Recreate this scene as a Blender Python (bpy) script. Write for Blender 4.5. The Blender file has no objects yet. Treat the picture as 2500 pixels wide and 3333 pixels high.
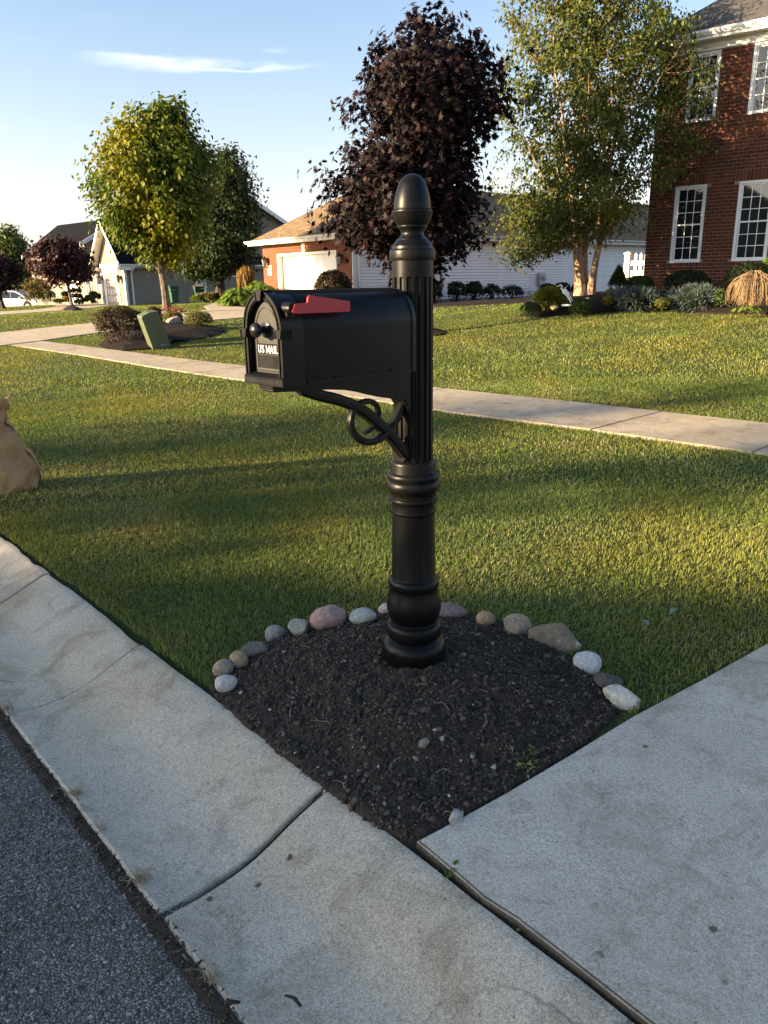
import bpy, bmesh, math, random
import numpy as np
from mathutils import Vector, Matrix, noise as mnoise
random.seed(7); RNG = np.random.default_rng(7)
S = bpy.context.scene; COL = S.collection
rad = math.radians
# ------------------------------------------------------------------ camera
CAM_H = 1.55; FPX = 2504.0; CX, CY = 1250.0, 1666.5
_th, _ro = rad(16.69), rad(-0.87)
FWD = np.array([0, math.cos(_th), -math.sin(_th)])
_u0 = np.array([0, math.sin(_th), math.cos(_th)]); _r0 = np.array([1.0, 0, 0])
RGT = math.cos(_ro) * _r0 + math.sin(_ro) * _u0
UPV = -math.sin(_ro) * _r0 + math.cos(_ro) * _u0
EYE = np.array([0, 0, CAM_H])
cd = bpy.data.cameras.new('camera'); cam = bpy.data.objects.new('camera', cd); COL.objects.link(cam)
cd.sensor_fit = 'HORIZONTAL'; cd.sensor_width = 36.0; cd.lens = 36.0 * FPX / 2500.0
cd.clip_start = 0.05; cd.clip_end = 3000
cam.matrix_world = Matrix(((RGT[0], UPV[0], -FWD[0], 0), (RGT[1], UPV[1], -FWD[1], 0), (RGT[2], UPV[2], -FWD[2], CAM_H), (0, 0, 0, 1)))
S.camera = cam
# ------------------------------------------------------------------ light
SUN_EL = rad(13.0)
SUN_AZ = rad(15.0)                                   # sun stands to the left, a little behind the camera
SUND = np.array([-math.cos(SUN_AZ) * math.cos(SUN_EL), -math.sin(SUN_AZ) * math.cos(SUN_EL), math.sin(SUN_EL)])
sd = bpy.data.lights.new('sun', 'SUN'); sd.energy = 5.0; sd.angle = rad(0.55); sd.color = (1.0, 0.82, 0.58)
so = bpy.data.objects.new('sun', sd); COL.objects.link(so)
so.rotation_euler = Vector(SUND).to_track_quat('Z', 'Y').to_euler(); so.location = (-20, -10, 30)
W = bpy.data.worlds.new('World'); S.world = W; W.use_nodes = True
nt = W.node_tree; nt.nodes.clear()
def N(t, k, **kw):
    n = t.nodes.new(k)
    for a, b in kw.items(): setattr(n, a, b)
    return n
out = N(nt, 'ShaderNodeOutputWorld'); bg = N(nt, 'ShaderNodeBackground'); bg.inputs[1].default_value = 0.105
sky = N(nt, 'ShaderNodeTexSky', sky_type='NISHITA'); sky.sun_disc = False
sky.sun_elevation = SUN_EL; sky.sun_rotation = math.atan2(SUND[0], SUND[1]) % (2 * math.pi)
sky.air_density = 1.0; sky.dust_density = 2.0; sky.ozone_density = 4.5; sky.altitude = 200
# thin cirrus: bands on a high plane, stretched noise
tc = N(nt, 'ShaderNodeTexCoord'); sp = N(nt, 'ShaderNodeSeparateXYZ'); nt.links.new(tc.outputs['Generated'], sp.inputs[0])
def M(t, op, a, b=None, c=None):
    n = N(t, 'ShaderNodeMath', operation=op)
    for i, v in enumerate((a, b, c)):
        if v is None: continue
        if isinstance(v, (int, float)): n.inputs[i].default_value = v
        else: t.links.new(v, n.inputs[i])
    return n.outputs[0]
zz = M(nt, 'MAXIMUM', sp.outputs[2], 0.03)
pu = M(nt, 'DIVIDE', sp.outputs[0], zz); pv = M(nt, 'DIVIDE', sp.outputs[1], zz)
cb = N(nt, 'ShaderNodeCombineXYZ'); nt.links.new(pu, cb.inputs[0]); nt.links.new(pv, cb.inputs[1])
mp = N(nt, 'ShaderNodeMapping'); nt.links.new(cb.outputs[0], mp.inputs[0]); mp.inputs['Scale'].default_value = (0.9, 1.5, 1)
n1 = N(nt, 'ShaderNodeTexNoise'); n1.inputs['Scale'].default_value = 1.6; n1.inputs['Detail'].default_value = 8; n1.inputs['Roughness'].default_value = 0.62
nt.links.new(mp.outputs[0], n1.inputs['Vector'])
n2 = N(nt, 'ShaderNodeTexNoise'); n2.inputs['Scale'].default_value = 1.1; n2.inputs['Detail'].default_value = 3
nt.links.new(cb.outputs[0], n2.inputs['Vector'])
# streak line: distance of pv from a gently wavy line
wob = M(nt, 'MULTIPLY', M(nt, 'SUBTRACT', n2.outputs[0], 0.5), 01.0)
CIRRUS_NODES = (pu, pv, wob, n1, n2)
vs = S.view_settings; vs.view_transform = 'Standard'; vs.look = 'None'; vs.gamma = 1.0; vs.use_curve_mapping = False; vs.exposure = 2.0
vs.use_white_balance = True; vs.white_balance_temperature = 7900; vs.white_balance_tint = 10
# ------------------------------------------------------------------ projecting helpers (points of the real place)
def ray(px, py): return FWD + RGT * (px - CX) / FPX + UPV * (CY - py) / FPX
def atY(px, py, Y):
    d = ray(px, py); return EYE + d * (Y / d[1])
def atZ(px, py, z):
    d = ray(px, py); return EYE + d * ((z - CAM_H) / d[2])
def onplane(px, py, p0, n):
    d = ray(px, py); return EYE + d * (np.dot(np.asarray(p0) - EYE, n) / np.dot(d, n))
PHI = rad(41.0)
SN = np.array([math.cos(PHI), math.sin(PHI)]); SS = np.array([-math.sin(PHI), math.cos(PHI)])   # across / along the street
def ab(x, y): return x * SS[0] + y * SS[1], x * SN[0] + y * SN[1]
def xy(a, b): return a * SS[0] + b * SN[0], a * SS[1] + b * SN[1]
# terrain: thin-plate spline through levelled points
_cp = []
for a in (-18, -8, -3, 0, 3, 8, 14):
    for b, z in ((1.232, .085), (3.2, .11), (6.3, .15), (7.8, .17)):
        x, y = xy(a, b); _cp.append((x, y, z))
_cp += [(-3.05, 33, .58), (-18.9, 59, .166), (-14.1, 62, .173), (-34, 75, -.285), (-32.3, 75, -.17), (8.36, 21.5, 1.15), (7.45, 15.5, .842),
        (6.17, 17.5, .797), (3.39, 19, .695), (4.96, 19.5, .92), (7.5, 42, .368), (2.9, 37.5, .41), (-6.9, 36, .70), (-28.2, 60, .05),
        (12, 26, 1.1), (16, 12, .95), (22, 20, 1.1), (-16, 26, .2), (-24, 40, -.1), (-45, 62, -.6), (-60, 90, -1), (-20, 110, -.3), (20, 70, .4), (40, 40, .9), (30, 110, 0), (-90, 60, -1.2)]
_cp = np.array(_cp)
def _U(r2): return np.where(r2 > 1e-9, r2 * np.log(np.maximum(r2, 1e-9)), 0)
_n = len(_cp); _A = np.zeros((_n + 3, _n + 3)); _d = ((_cp[:, None, :2] - _cp[None, :, :2]) ** 2).sum(-1)
_A[:_n, :_n] = _U(_d); _A[:_n, _n] = 1; _A[:_n, n_ if False else _n + 1:] = _cp[:, :2]; _A[_n, :_n] = 1; _A[_n + 1:, :_n] = _cp[:, :2].T
_A[:_n, :_n] += np.eye(_n) * 0.4
_w = np.linalg.solve(_A, np.r_[_cp[:, 2], 0, 0, 0])
def T(x, y):
    x = np.asarray(x, float); y = np.asarray(y, float); sh = x.shape; X = x.ravel(); Y = y.ravel()
    res = np.empty(X.shape)
    for i in range(0, len(X), 20000):
        xs, ys = X[i:i + 20000], Y[i:i + 20000]
        d2 = (xs[:, None] - _cp[None, :, 0]) ** 2 + (ys[:, None] - _cp[None, :, 1]) ** 2
        res[i:i + 20000] = _U(d2) @ _w[:_n] + _w[_n] + xs * _w[_n + 1] + ys * _w[_n + 2]
    r = np.hypot(X, Y); k = np.clip((r - 95) / 60, 0, 1)
    res = res * (1 - k) + (-0.5) * k
    return res.reshape(sh)
def T1(x, y): return float(T(np.array([x]), np.array([y]))[0])
def onT(px, py, tmax=120):
    d = ray(px, py); t = np.geomspace(1.2, tmax, 500); P = EYE + d[None] * t[:, None]
    h = P[:, 2] - T(P[:, 0], P[:, 1]); i = np.argmax(h < 0)
    if h[i] >= 0: i = len(t) - 1
    lo, hi = t[max(i - 1, 0)], t[i]
    for _ in range(18):
        m = (lo + hi) / 2; q = EYE + d * m
        if q[2] < T1(q[0], q[1]): hi = m
        else: lo = m
    return EYE + d * hi
# ------------------------------------------------------------------ mesh helpers
def tag(o, label=None, cat=None, group=None, kind=None):
    if label: o['label'] = label
    if cat: o['category'] = cat
    if group: o['group'] = group
    if kind: o['kind'] = kind
    return o
def thing(name, label, cat, loc=(0, 0, 0), rz=0, group=None):
    o = bpy.data.objects.new(name, None); o.empty_display_size = 0.1; COL.objects.link(o)
    o.location = [float(v) for v in loc]; o.rotation_euler = (0, 0, rz); return tag(o, label, cat, group)
def link(name, me, parent=None, mat=None):
    o = bpy.data.objects.new(name, me); COL.objects.link(o)
    if mat is not None and not me.materials: me.materials.append(mat)
    if parent is not None: o.parent = parent
    return o
class MB:
    def __init__(s): s.v = []; s.f = []; s.m = []; s.sm = []
    def add(s, vs, fs, mi=0, smooth=False):
        k = len(s.v); s.v.extend([tuple(float(c) for c in p) for p in vs])
        for f in fs: s.f.append(tuple(k + i for i in f)); s.m.append(mi); s.sm.append(smooth)
        return s
    def box(s, x0, x1, y0, y1, z0, z1, mi=0):
        v = [(x, y, z) for z in (z0, z1) for y in (y0, y1) for x in (x0, x1)]
        return s.add(v, [(0, 2, 3, 1), (4, 5, 7, 6), (0, 1, 5, 4), (2, 6, 7, 3), (0, 4, 6, 2), (1, 3, 7, 5)], mi)
    def obox(s, p, ax, ay, az, mi=0):     # box from corner p along three vectors
        p, ax, ay, az = [np.array(q, float) for q in (p, ax, ay, az)]
        v = [p + ax * i + ay * j + az * k for k in (0, 1) for j in (0, 1) for i in (0, 1)]
        return s.add(v, [(0, 2, 3, 1), (4, 5, 7, 6), (0, 1, 5, 4), (2, 6, 7, 3), (0, 4, 6, 2), (1, 3, 7, 5)], mi)
    def lathe(s, prof, n=48, mi=0, cx=0, cy=0, smooth=True):
        v = []; f = []
        for r, z in prof:
            for i in range(n):
                a = 2 * math.pi * i / n; v.append((cx + r * math.cos(a), cy + r * math.sin(a), z))
        for j in range(len(prof) - 1):
            for i in range(n):
                i2 = (i + 1) % n; f.append((j * n + i, (j + 1) * n + i, (j + 1) * n + i2, j * n + i2))
        if prof[0][0] > 1e-4: f.append(tuple(range(n)))
        if prof[-1][0] > 1e-4: f.append(tuple((len(prof) - 1) * n + i for i in reversed(range(n))))
        return s.add(v, f, mi, smooth)
    def tube(s, pts, rads, n=8, mi=0, cap=True, smooth=True, flat=1.0):
        pts = [Vector(p) for p in pts]; v = []; f = []
        up = Vector((0.13, 0.2, 1)).normalized(); prev = None
        for i, p in enumerate(pts):
            t = (pts[min(i + 1, len(pts) - 1)] - pts[max(i - 1, 0)]).normalized()
            if prev is None:
                a = t.cross(up);
                if a.length < 0.05: a = t.cross(Vector((1, 0, 0)))
                a.normalize()
            else: a = (prev - t * prev.dot(t)).normalized()
            prev = a; b = t.cross(a)
            r = rads[i] if hasattr(rads, '__len__') else rads
            for k in range(n):
                an = 2 * math.pi * k / n; q = p + a * math.cos(an) * r + b * math.sin(an) * r * flat; v.append(q)
        for i in range(len(pts) - 1):
            for k in range(n):
                k2 = (k + 1) % n; f.append((i * n + k, i * n + k2, (i + 1) * n + k2, (i + 1) * n + k))
        if cap: f.append(tuple(reversed(range(n)))); f.append(tuple((len(pts) - 1) * n + k for k in range(n)))
        return s.add(v, f, mi, smooth)
    def prism(s, poly, axis, a0, a1, mi=0):   # poly: 2-D points in the other two axes, extruded along axis between a0 and a1
        n = len(poly)
        def P(p, a):
            if axis == 'x': return (a, p[0], p[1])
            if axis == 'y': return (p[0], a, p[1])
            return (p[0], p[1], a)
        v = [P(p, a0) for p in poly] + [P(p, a1) for p in poly]
        f = [tuple(reversed(range(n))), tuple(range(n, 2 * n))] + [(i, (i + 1) % n, n + (i + 1) % n, n + i) for i in range(n)]
        return s.add(v, f, mi)
    def build(s, name, mat, parent=None, bevel=0, seg=2, auto=True):
        me = bpy.data.meshes.new(name); me.from_pydata(s.v, [], s.f)
        for m in (mat if isinstance(mat, (list, tuple)) else [mat]): me.materials.append(m)
        me.polygons.foreach_set('material_index', s.m); me.polygons.foreach_set('use_smooth', s.sm); me.update()
        bm = bmesh.new(); bm.from_mesh(me); bmesh.ops.recalc_face_normals(bm, faces=bm.faces)
        if bevel: bmesh.ops.bevel(bm, geom=[e for e in bm.edges if e.calc_face_angle(0) > 0.5], offset=bevel, segments=seg, affect='EDGES', clamp_overlap=True)
        for e in bm.edges:
            if e.calc_face_angle(0) > 0.6: e.smooth = False
        bm.to_mesh(me); bm.free()
        o = bpy.data.objects.new(name, me); COL.objects.link(o)
        if parent is not None: o.parent = parent
        return o
def fast(name, V, F, mat, parent=None, col=None, smooth=False, kind=None):
    V = np.ascontiguousarray(V, np.float32); F = np.ascontiguousarray(F, np.int32); k = F.shape[1]
    me = bpy.data.meshes.new(name); me.vertices.add(len(V)); me.vertices.foreach_set('co', V.ravel())
    me.loops.add(F.size); me.loops.foreach_set('vertex_index', F.ravel())
    me.polygons.add(len(F)); me.polygons.foreach_set('loop_start', np.arange(0, F.size, k, dtype=np.int32))
    try: me.polygons.foreach_set('loop_total', np.full(len(F), k, np.int32))
    except Exception: pass
    if smooth: me.polygons.foreach_set('use_smooth', np.ones(len(F), bool))
    me.update(calc_edges=True)
    if col is not None:
        ca = me.color_attributes.new('col', 'FLOAT_COLOR', 'POINT')
        c4 = np.ones((len(V), 4), np.float32); c4[:, :3] = col; ca.data.foreach_set('color', c4.ravel())
    me.materials.append(mat); o = bpy.data.objects.new(name, me); COL.objects.link(o)
    if parent is not None: o.parent = parent
    if kind: o['kind'] = kind
    return o
def scatter(tv, tf, pos, rot, scl, col):
    """copies of template (k,3)/(t,n) at pos with rotation matrices rot and scale scl -> V, F, per-vertex colours"""
    tv = np.asarray(tv, float); tf = np.asarray(tf, int); n = len(pos); k = len(tv)
    scl = np.asarray(scl); loc = tv[None] * (scl[:, None, :] if scl.ndim == 2 else scl[:, None, None])
    V = np.einsum('nij,nkj->nki', rot, loc) + pos[:, None]
    F = tf[None] + (np.arange(n) * k)[:, None, None]
    return V.reshape(-1, 3), F.reshape(-1, tf.shape[1]), np.repeat(col, k, axis=0)
def rots(nrm, spin):
    """rotation matrices whose z axis is nrm, x axis spun by spin"""
    z = nrm / np.linalg.norm(nrm, axis=1, keepdims=True)
    h = np.where(np.abs(z[:, 2:3]) > 0.95, np.array([[1.0, 0, 0]]), np.array([[0, 0, 1.0]]))
    x = np.cross(h, z); x /= np.linalg.norm(x, axis=1, keepdims=True); y = np.cross(z, x)
    c, s = np.cos(spin)[:, None], np.sin(spin)[:, None]
    x2 = x * c + y * s; y2 = np.cross(z, x2)
    return np.stack([x2, y2, z], axis=2)
def inpoly(x, y, poly):
    r = np.zeros(x.shape, bool); n = len(poly)
    for i in range(n):
        x1, y1 = poly[i][:2]; x2, y2 = poly[(i + 1) % n][:2]
        if y1 == y2: continue
        c = ((y1 > y) != (y2 > y)) & (x < (x2 - x1) * (y - y1) / (y2 - y1) + x1); r ^= c
    return r
def polydist(x, y, poly):
    d = np.full(x.shape, 1e9); n = len(poly)
    for i in range(n):
        p = np.array(poly[i][:2]); q = np.array(poly[(i + 1) % n][:2]); e = q - p
        t = np.clip(((x - p[0]) * e[0] + (y - p[1]) * e[1]) / (e @ e + 1e-12), 0, 1)
        d = np.minimum(d, np.hypot(x - p[0] - t * e[0], y - p[1] - t * e[1]))
    return d
# smooth value noise, vectorised
def vnoise(x, y, s=1.0, seed=0):
    x = np.asarray(x) * s + seed * 17.3; y = np.asarray(y) * s - seed * 9.1
    xi = np.floor(x).astype(np.int64); yi = np.floor(y).astype(np.int64); fx = x - xi; fy = y - yi
    fx = fx * fx * (3 - 2 * fx); fy = fy * fy * (3 - 2 * fy)
    def h(a, b):
        v = np.sin(a * 127.1 + b * 311.7 + seed * 74.7) * 43758.5453; return v - np.floor(v)
    return (h(xi, yi) * (1 - fx) + h(xi + 1, yi) * fx) * (1 - fy) + (h(xi, yi + 1) * (1 - fx) + h(xi + 1, yi + 1) * fx) * fy
# ------------------------------------------------------------------ materials
def new(name):
    m = bpy.data.materials.new(name); m.use_nodes = True; t = m.node_tree; b = t.nodes['Principled BSDF']; return m, t, b
def sett(b, rough=.6, spec=.5, metal=0):
    b.inputs['Roughness'].default_value = rough; b.inputs['Specular IOR Level'].default_value = spec; b.inputs['Metallic'].default_value = metal
def noise_tex(t, scale, detail=4, rough=.55, vec=None, dist=0):
    n = N(t, 'ShaderNodeTexNoise'); n.inputs['Scale'].default_value = scale; n.inputs['Detail'].default_value = detail
    n.inputs['Roughness'].default_value = rough; n.inputs['Distortion'].default_value = dist
    if vec is None:
        c = N(t, 'ShaderNodeTexCoord'); vec = c.outputs['Object']
    t.links.new(vec, n.inputs['Vector']); return n.outputs[0]
def ramp(t, fac, stops):
    r = N(t, 'ShaderNodeValToRGB'); e = r.color_ramp.elements
    while len(e) < len(stops): e.new(0.5)
    for i, (p, c) in enumerate(stops):
        e[i].position = p; e[i].color = (*c, 1) if len(c) == 3 else c
    t.links.new(fac, r.inputs[0]); return r.outputs[0]
def mix(t, fac, a, b, mode='MIX'):
    n = N(t, 'ShaderNodeMix', data_type='RGBA', blend_type=mode)
    for i, v in ((0, fac), (6, a), (7, b)):
        if isinstance(v, (int, float)): n.inputs[i].default_value = v
        elif isinstance(v, tuple): n.inputs[i].default_value = (*v, 1) if len(v) == 3 else v
        else: t.links.new(v, n.inputs[i])
    return n.outputs[2]
def bump(t, b, h, strength=.3, dist=.01):
    n = N(t, 'ShaderNodeBump'); n.inputs['Strength'].default_value = strength; n.inputs['Distance'].default_value = dist
    t.links.new(h, n.inputs['Height']); t.links.new(n.outputs[0], b.inputs['Normal'])
def plain(name, col, rough=.6, spec=.5, metal=0, var=.12, scale=6, bscale=None, bstr=.15):
    m, t, b = new(name); sett(b, rough, spec, metal)
    n = noise_tex(t, scale, 4); c1 = tuple(max(0, c * (1 - var)) for c in col); c2 = tuple(min(1, c * (1 + var)) for c in col)
    t.links.new(ramp(t, n, [(.3, c1), (.7, c2)]), b.inputs['Base Color'])
    if bscale: bump(t, b, noise_tex(t, bscale, 3), bstr, .004)
    return m
def foliage(name, rough=.58, trans=.35, spec=.2, warm=(1.05, 1.0, .6)):
    m, t, b = new(name); sett(b, rough, spec)
    a = N(t, 'ShaderNodeVertexColor', layer_name='col'); t.links.new(a.outputs[0], b.inputs['Base Color'])
    tr = N(t, 'ShaderNodeBsdfTranslucent'); t.links.new(mix(t, 1.0, a.outputs[0], warm, 'MULTIPLY'), tr.inputs[0])
    ms = N(t, 'ShaderNodeMixShader'); ms.inputs[0].default_value = trans
    t.links.new(b.outputs[0], ms.inputs[1]); t.links.new(tr.outputs[0], ms.inputs[2])
    t.links.new(ms.outputs[0], t.nodes['Material Output'].inputs[0]); return m
MT = {}
MT['leaf'] = foliage('leaf_foliage')
MT['leaf_dark'] = foliage('purple_foliage', .6, .15, .15, (1.2, .6, .5))
MT['grass'] = foliage('grass_blades', .6, .3, .18, (1.05, 1.0, .55))
def m_concrete(name, base, warm=0.0, speck=1.0, cracks=False):
    m, t, b = new(name); sett(b, .88, .25)
    tcn = N(t, 'ShaderNodeTexCoord'); v = tcn.outputs['Object']
    big = noise_tex(t, 1.3, 5, .6, v); mid = noise_tex(t, 14, 5, .65, v); fine = noise_tex(t, 260, 3, .7, v); grit = noise_tex(t, 95, 4, .75, v)
    lo = tuple(c * .50 for c in base); hi = tuple(min(1, c * 1.42) for c in base)
    c = ramp(t, big, [(.30, tuple(x * .66 for x in base)), (.5, base), (.70, tuple(min(1, x * 1.22) for x in base))])
    c = mix(t, .55, c, ramp(t, mid, [(.3, tuple(x * .75 for x in base)), (.7, tuple(x * 1.2 for x in base))]))
    c = mix(t, .52 * speck, c, ramp(t, grit, [(.42, lo), (.5, base), (.58, hi)]))
    c = mix(t, .5 * speck, c, ramp(t, fine, [(.40, lo), (.60, hi)]))
    vo = N(t, 'ShaderNodeTexVoronoi'); vo.inputs['Scale'].default_value = 38; t.links.new(v, vo.inputs['Vector'])
    pit = ramp(t, vo.outputs['Distance'], [(.13, (0, 0, 0)), (.20, (1, 1, 1))])
    sel = ramp(t, noise_tex(t, 23, 2, .5, v), [(.54, (1, 1, 1)), (.60, (0, 0, 0))])
    pm = mix(t, 1.0, pit, sel, 'LIGHTEN')
    c = mix(t, 1.0, c, mix(t, .6, pm, (1, 1, 1)), 'MULTIPLY')
    stain = ramp(t, noise_tex(t, 2.3, 3, .5, v, .3), [(.42, (1, 1, 1)), (.85, (.74, .72, .68))])
    c = mix(t, .8, c, mix(t, 1.0, c, stain, 'MULTIPLY'))
    vd = N(t, 'ShaderNodeTexVoronoi'); vd.inputs['Scale'].default_value = 7; t.links.new(v, vd.inputs['Vector']); spot = ramp(t, M(t, 'ADD', vd.outputs['Distance'], M(t, 'MULTIPLY', M(t, 'SUBTRACT', grit, .5), .12)), [(.05, (.30, .26, .22)), (.085, (1, 1, 1))]); spm = ramp(t, noise_tex(t, 2.2, 2, .5, v), [(.50, (1, 1, 1)), (.56, (0, 0, 0))]); c = mix(t, 1.0, c, mix(t, 1.0, spot, spm, 'LIGHTEN'), 'MULTIPLY')
    ck = N(t, 'ShaderNodeTexVoronoi', feature='DISTANCE_TO_EDGE'); ck.inputs['Scale'].default_value = .55; wv = N(t, 'ShaderNodeMix', data_type='RGBA', blend_type='LINEAR_LIGHT'); wv.inputs[0].default_value = .10; wn = N(t, 'ShaderNodeTexNoise'); wn.inputs['Scale'].default_value = 5; wn.inputs['Detail'].default_value = 5; t.links.new(v, wn.inputs['Vector']); t.links.new(v, wv.inputs[6]); t.links.new(wn.outputs['Color'], wv.inputs[7]); t.links.new(wv.outputs[2], ck.inputs['Vector'])
    ckm = ramp(t, noise_tex(t, .7, 2, .5, v), [(.52, (1, 1, 1)), (.58, (0, 0, 0) if cracks else (1, 1, 1))]); c = mix(t, 1.0, c, mix(t, 1.0, ramp(t, ck.outputs['Distance'], [(.0012, (.35, .32, .28)), (.0030, (1, 1, 1))]), ckm, 'LIGHTEN'), 'MULTIPLY')
    smd = ramp(t, noise_tex(t, 4.2, 5, .65, v, 1.2), [(.48, (1, 1, 1)), (.68, (.60, .57, .52))]); c = mix(t, .75, c, mix(t, 1.0, c, smd, 'MULTIPLY'))
    tan_ = ramp(t, noise_tex(t, .9, 3, .5, v, .4), [(.5, (1, 1, 1)), (.75, (1.05, .97, .82))]); c = mix(t, 1.0, c, tan_, 'MULTIPLY')
    t.links.new(c, b.inputs['Base Color'])
    h = M(t, 'ADD', M(t, 'MULTIPLY', grit, .7), M(t, 'ADD', M(t, 'MULTIPLY', fine, .5), M(t, 'MULTIPLY', pm if False else vo.outputs['Distance'], .15)))
    bump(t, b, h, .65, .006); return m
MT['curb'] = m_concrete('curb_concrete', (.45, .405, .33), speck=1.3, cracks=True)
MT['drive'] = m_concrete('driveway_concrete', (.52, .472, .395), speck=1.1)
MT['walk'] = m_concrete('sidewalk_concrete', (.42, .355, .27), speck=.5)
MT['walk2'] = m_concrete('far_driveway_concrete', (.45, .38, .30), speck=.4)
def m_asphalt():
    m, t, b = new('asphalt'); sett(b, .8, .4)
    tcn = N(t, 'ShaderNodeTexCoord'); v = tcn.outputs['Object']
    vo = N(t, 'ShaderNodeTexVoronoi'); vo.inputs['Scale'].default_value = 200; t.links.new(v, vo.inputs['Vector'])
    vs = N(t, 'ShaderNodeSeparateColor'); t.links.new(vo.outputs['Color'], vs.inputs[0])
    c = ramp(t, vs.outputs[0], [(.0, (.09, .083, .071)), (.45, (.18, .167, .143)), (.72, (.26, .242, .208)), (.9, (.38, .355, .305)), (1, (.46, .45, .41))])
    c = mix(t, ramp(t, vo.outputs['Distance'], [(.35, (0, 0, 0)), (.62, (1, 1, 1))]), c, (.05, .048, .045))
    patch = ramp(t, noise_tex(t, 1.8, 5, .6, v), [(.35, (.62, .58, .54)), (.6, (1.1, 1.1, 1.12))])
    c = mix(t, 1.0, c, patch, 'MULTIPLY'); t.links.new(c, b.inputs['Base Color'])
    bump(t, b, M(t, 'SUBTRACT', M(t, 'MULTIPLY', vs.outputs[1], .6), vo.outputs['Distance']), .9, .006); return m
MT['asphalt'] = m_asphalt()
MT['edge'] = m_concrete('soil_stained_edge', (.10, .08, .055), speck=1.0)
def m_soil(name, c1, c2, scale=30):
    m, t, b = new(name); sett(b, .95, .15)
    n = noise_tex(t, scale, 6, .7); g = noise_tex(t, scale * 5, 3, .7)
    t.links.new(mix(t, .5, ramp(t, n, [(.3, c1), (.7, c2)]), ramp(t, g, [(.3, c1), (.75, c2)])), b.inputs['Base Color'])
    bump(t, b, M(t, 'ADD', n, g), .8, .02); return m
MT['soil'] = m_soil('dark_soil', (.034, .027, .021), (.12, .094, .074), 45)
MT['turf'] = m_soil('turf_soil', (.022, .032, .010), (.06, .075, .022), 9)
MT['mulch_bed'] = m_soil('black_mulch', (.008, .006, .005), (.03, .02, .015), 14)
def m_attr(name, rough=.8, spec=.3):
    m, t, b = new(name); sett(b, rough, spec)
    a = N(t, 'ShaderNodeVertexColor', layer_name='col')
    n = noise_tex(t, 60, 3); t.links.new(mix(t, 1.0, a.outputs[0], ramp(t, n, [(.3, (.7, .7, .7)), (.7, (1.2, 1.2, 1.2))]), 'MULTIPLY'), b.inputs['Base Color'])
    return m
MT['chips'] = m_attr('bark_chips', .9, .25)
MT['attr'] = m_attr('tinted_dry', .85, .2)
def m_bark(name, c1, c2, sx=18, sz=4):
    m, t, b = new(name); sett(b, .9, .2)
    tcn = N(t, 'ShaderNodeTexCoord'); mp = N(t, 'ShaderNodeMapping'); mp.inputs['Scale'].default_value = (sx, sx, sz); t.links.new(tcn.outputs['Object'], mp.inputs[0])
    n = noise_tex(t, 1, 6, .7, mp.outputs[0], .5)
    t.links.new(ramp(t, n, [(.32, c1), (.66, c2)]), b.inputs['Base Color']); bump(t, b, n, .9, .03); return m
MT['bark_gray'] = m_bark('grey_bark', (.05, .042, .034), (.20, .165, .13))
MT['bark_dark'] = m_bark('dark_bark', (.02, .017, .014), (.085, .068, .055))
MT['bark_birch'] = m_bark('river_birch_bark', (.10, .055, .035), (.50, .34, .23), 10, 7)
def m_resin():
    m, t, b = new('black_resin'); sett(b, .34, .18)
    dust = ramp(t, noise_tex(t, 9, 6, .68, None, .8), [(.52, (.0040, .0040, .0041)), (.74, (.008, .0076, .007)), (.90, (.022, .020, .018))]); t.links.new(dust, b.inputs['Base Color'])
    t.links.new(ramp(t, noise_tex(t, 14, 5, .6), [(.3, (.30, .30, .30)), (.75, (.42, .42, .42))]), b.inputs['Roughness']); return m
MT['black'] = m_resin()
MT['black_door'] = plain('weathered_resin', (.028, .026, .023), .5, .3, 0, .15, 60)
MT['knob'] = plain('polished_black', (.010, .010, .0105), .24, .4, 0, .1, 30)
MT['red'] = plain('red_flag_plastic', (.42, .018, .03), .45, .4, 0, .06, 30, 400, .05)
MT['white_ink'] = plain('white_lettering', (.75, .74, .72), .6, .3, 0, .05, 60)
MT['white'] = plain('white_trim', (.74, .73, .70), .5, .4, 0, .04, 3)
MT['white_warm'] = plain('white_vinyl', (.76, .73, .66), .5, .4, 0, .04, 2)
MT['gutter'] = plain('white_gutter', (.70, .69, .66), .4, .45, 0, .05, 3)
MT['siding_white'] = plain('white_siding', (.80, .79, .77), .55, .35, 0, .05, 2)
MT['siding_gray'] = plain('grey_siding', (.215, .18, .135), .6, .3, 0, .08, 2)
MT['siding_tan'] = plain('tan_siding', (.33, .245, .15), .6, .3, 0, .06, 2)
MT['mortar'] = plain('grey_mortar', (.25, .205, .165), .95, .1, 0, .15, 30, 150, .3)
MT['foundation'] = plain('foundation_concrete', (.27, .26, .25), .9, .2, 0, .2, 6, 60, .2)
MT['glass'] = plain('window_glass', (.012, .014, .016), .03, .6, 0, .05, 2)
MT['shutter'] = plain('shutter_paint', (.16, .20, .20), .5, .4, 0, .05, 6)
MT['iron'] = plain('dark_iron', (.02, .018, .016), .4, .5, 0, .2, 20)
MT['chrome'] = plain('galvanised_grey', (.32, .34, .36), .45, .5, .3, .08, 8)
MT['tire'] = plain('tyre_rubber', (.015, .015, .016), .8, .3, 0, .2, 20)
MT['green_box'] = plain('green_enamel', (.085, .105, .06), .5, .4, 0, .14, 5, 40, .08)
MT['bin'] = plain('green_plastic', (.018, .085, .05), .5, .4, 0, .12, 8)
MT['bin_dark'] = plain('dark_green_plastic', (.010, .045, .030), .5, .4, 0, .12, 8)
MT['lid_tan'] = plain('yellow_brown_lid', (.30, .16, .045), .55, .3, 0, .1, 8)
MT['paper'] = plain('kraft_paper', (.36, .205, .10), .85, .2, 0, .1, 9, 60, .35)
MT['plate'] = plain('cream_plate', (.70, .63, .42), .5, .3, 0, .03, 8)
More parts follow.
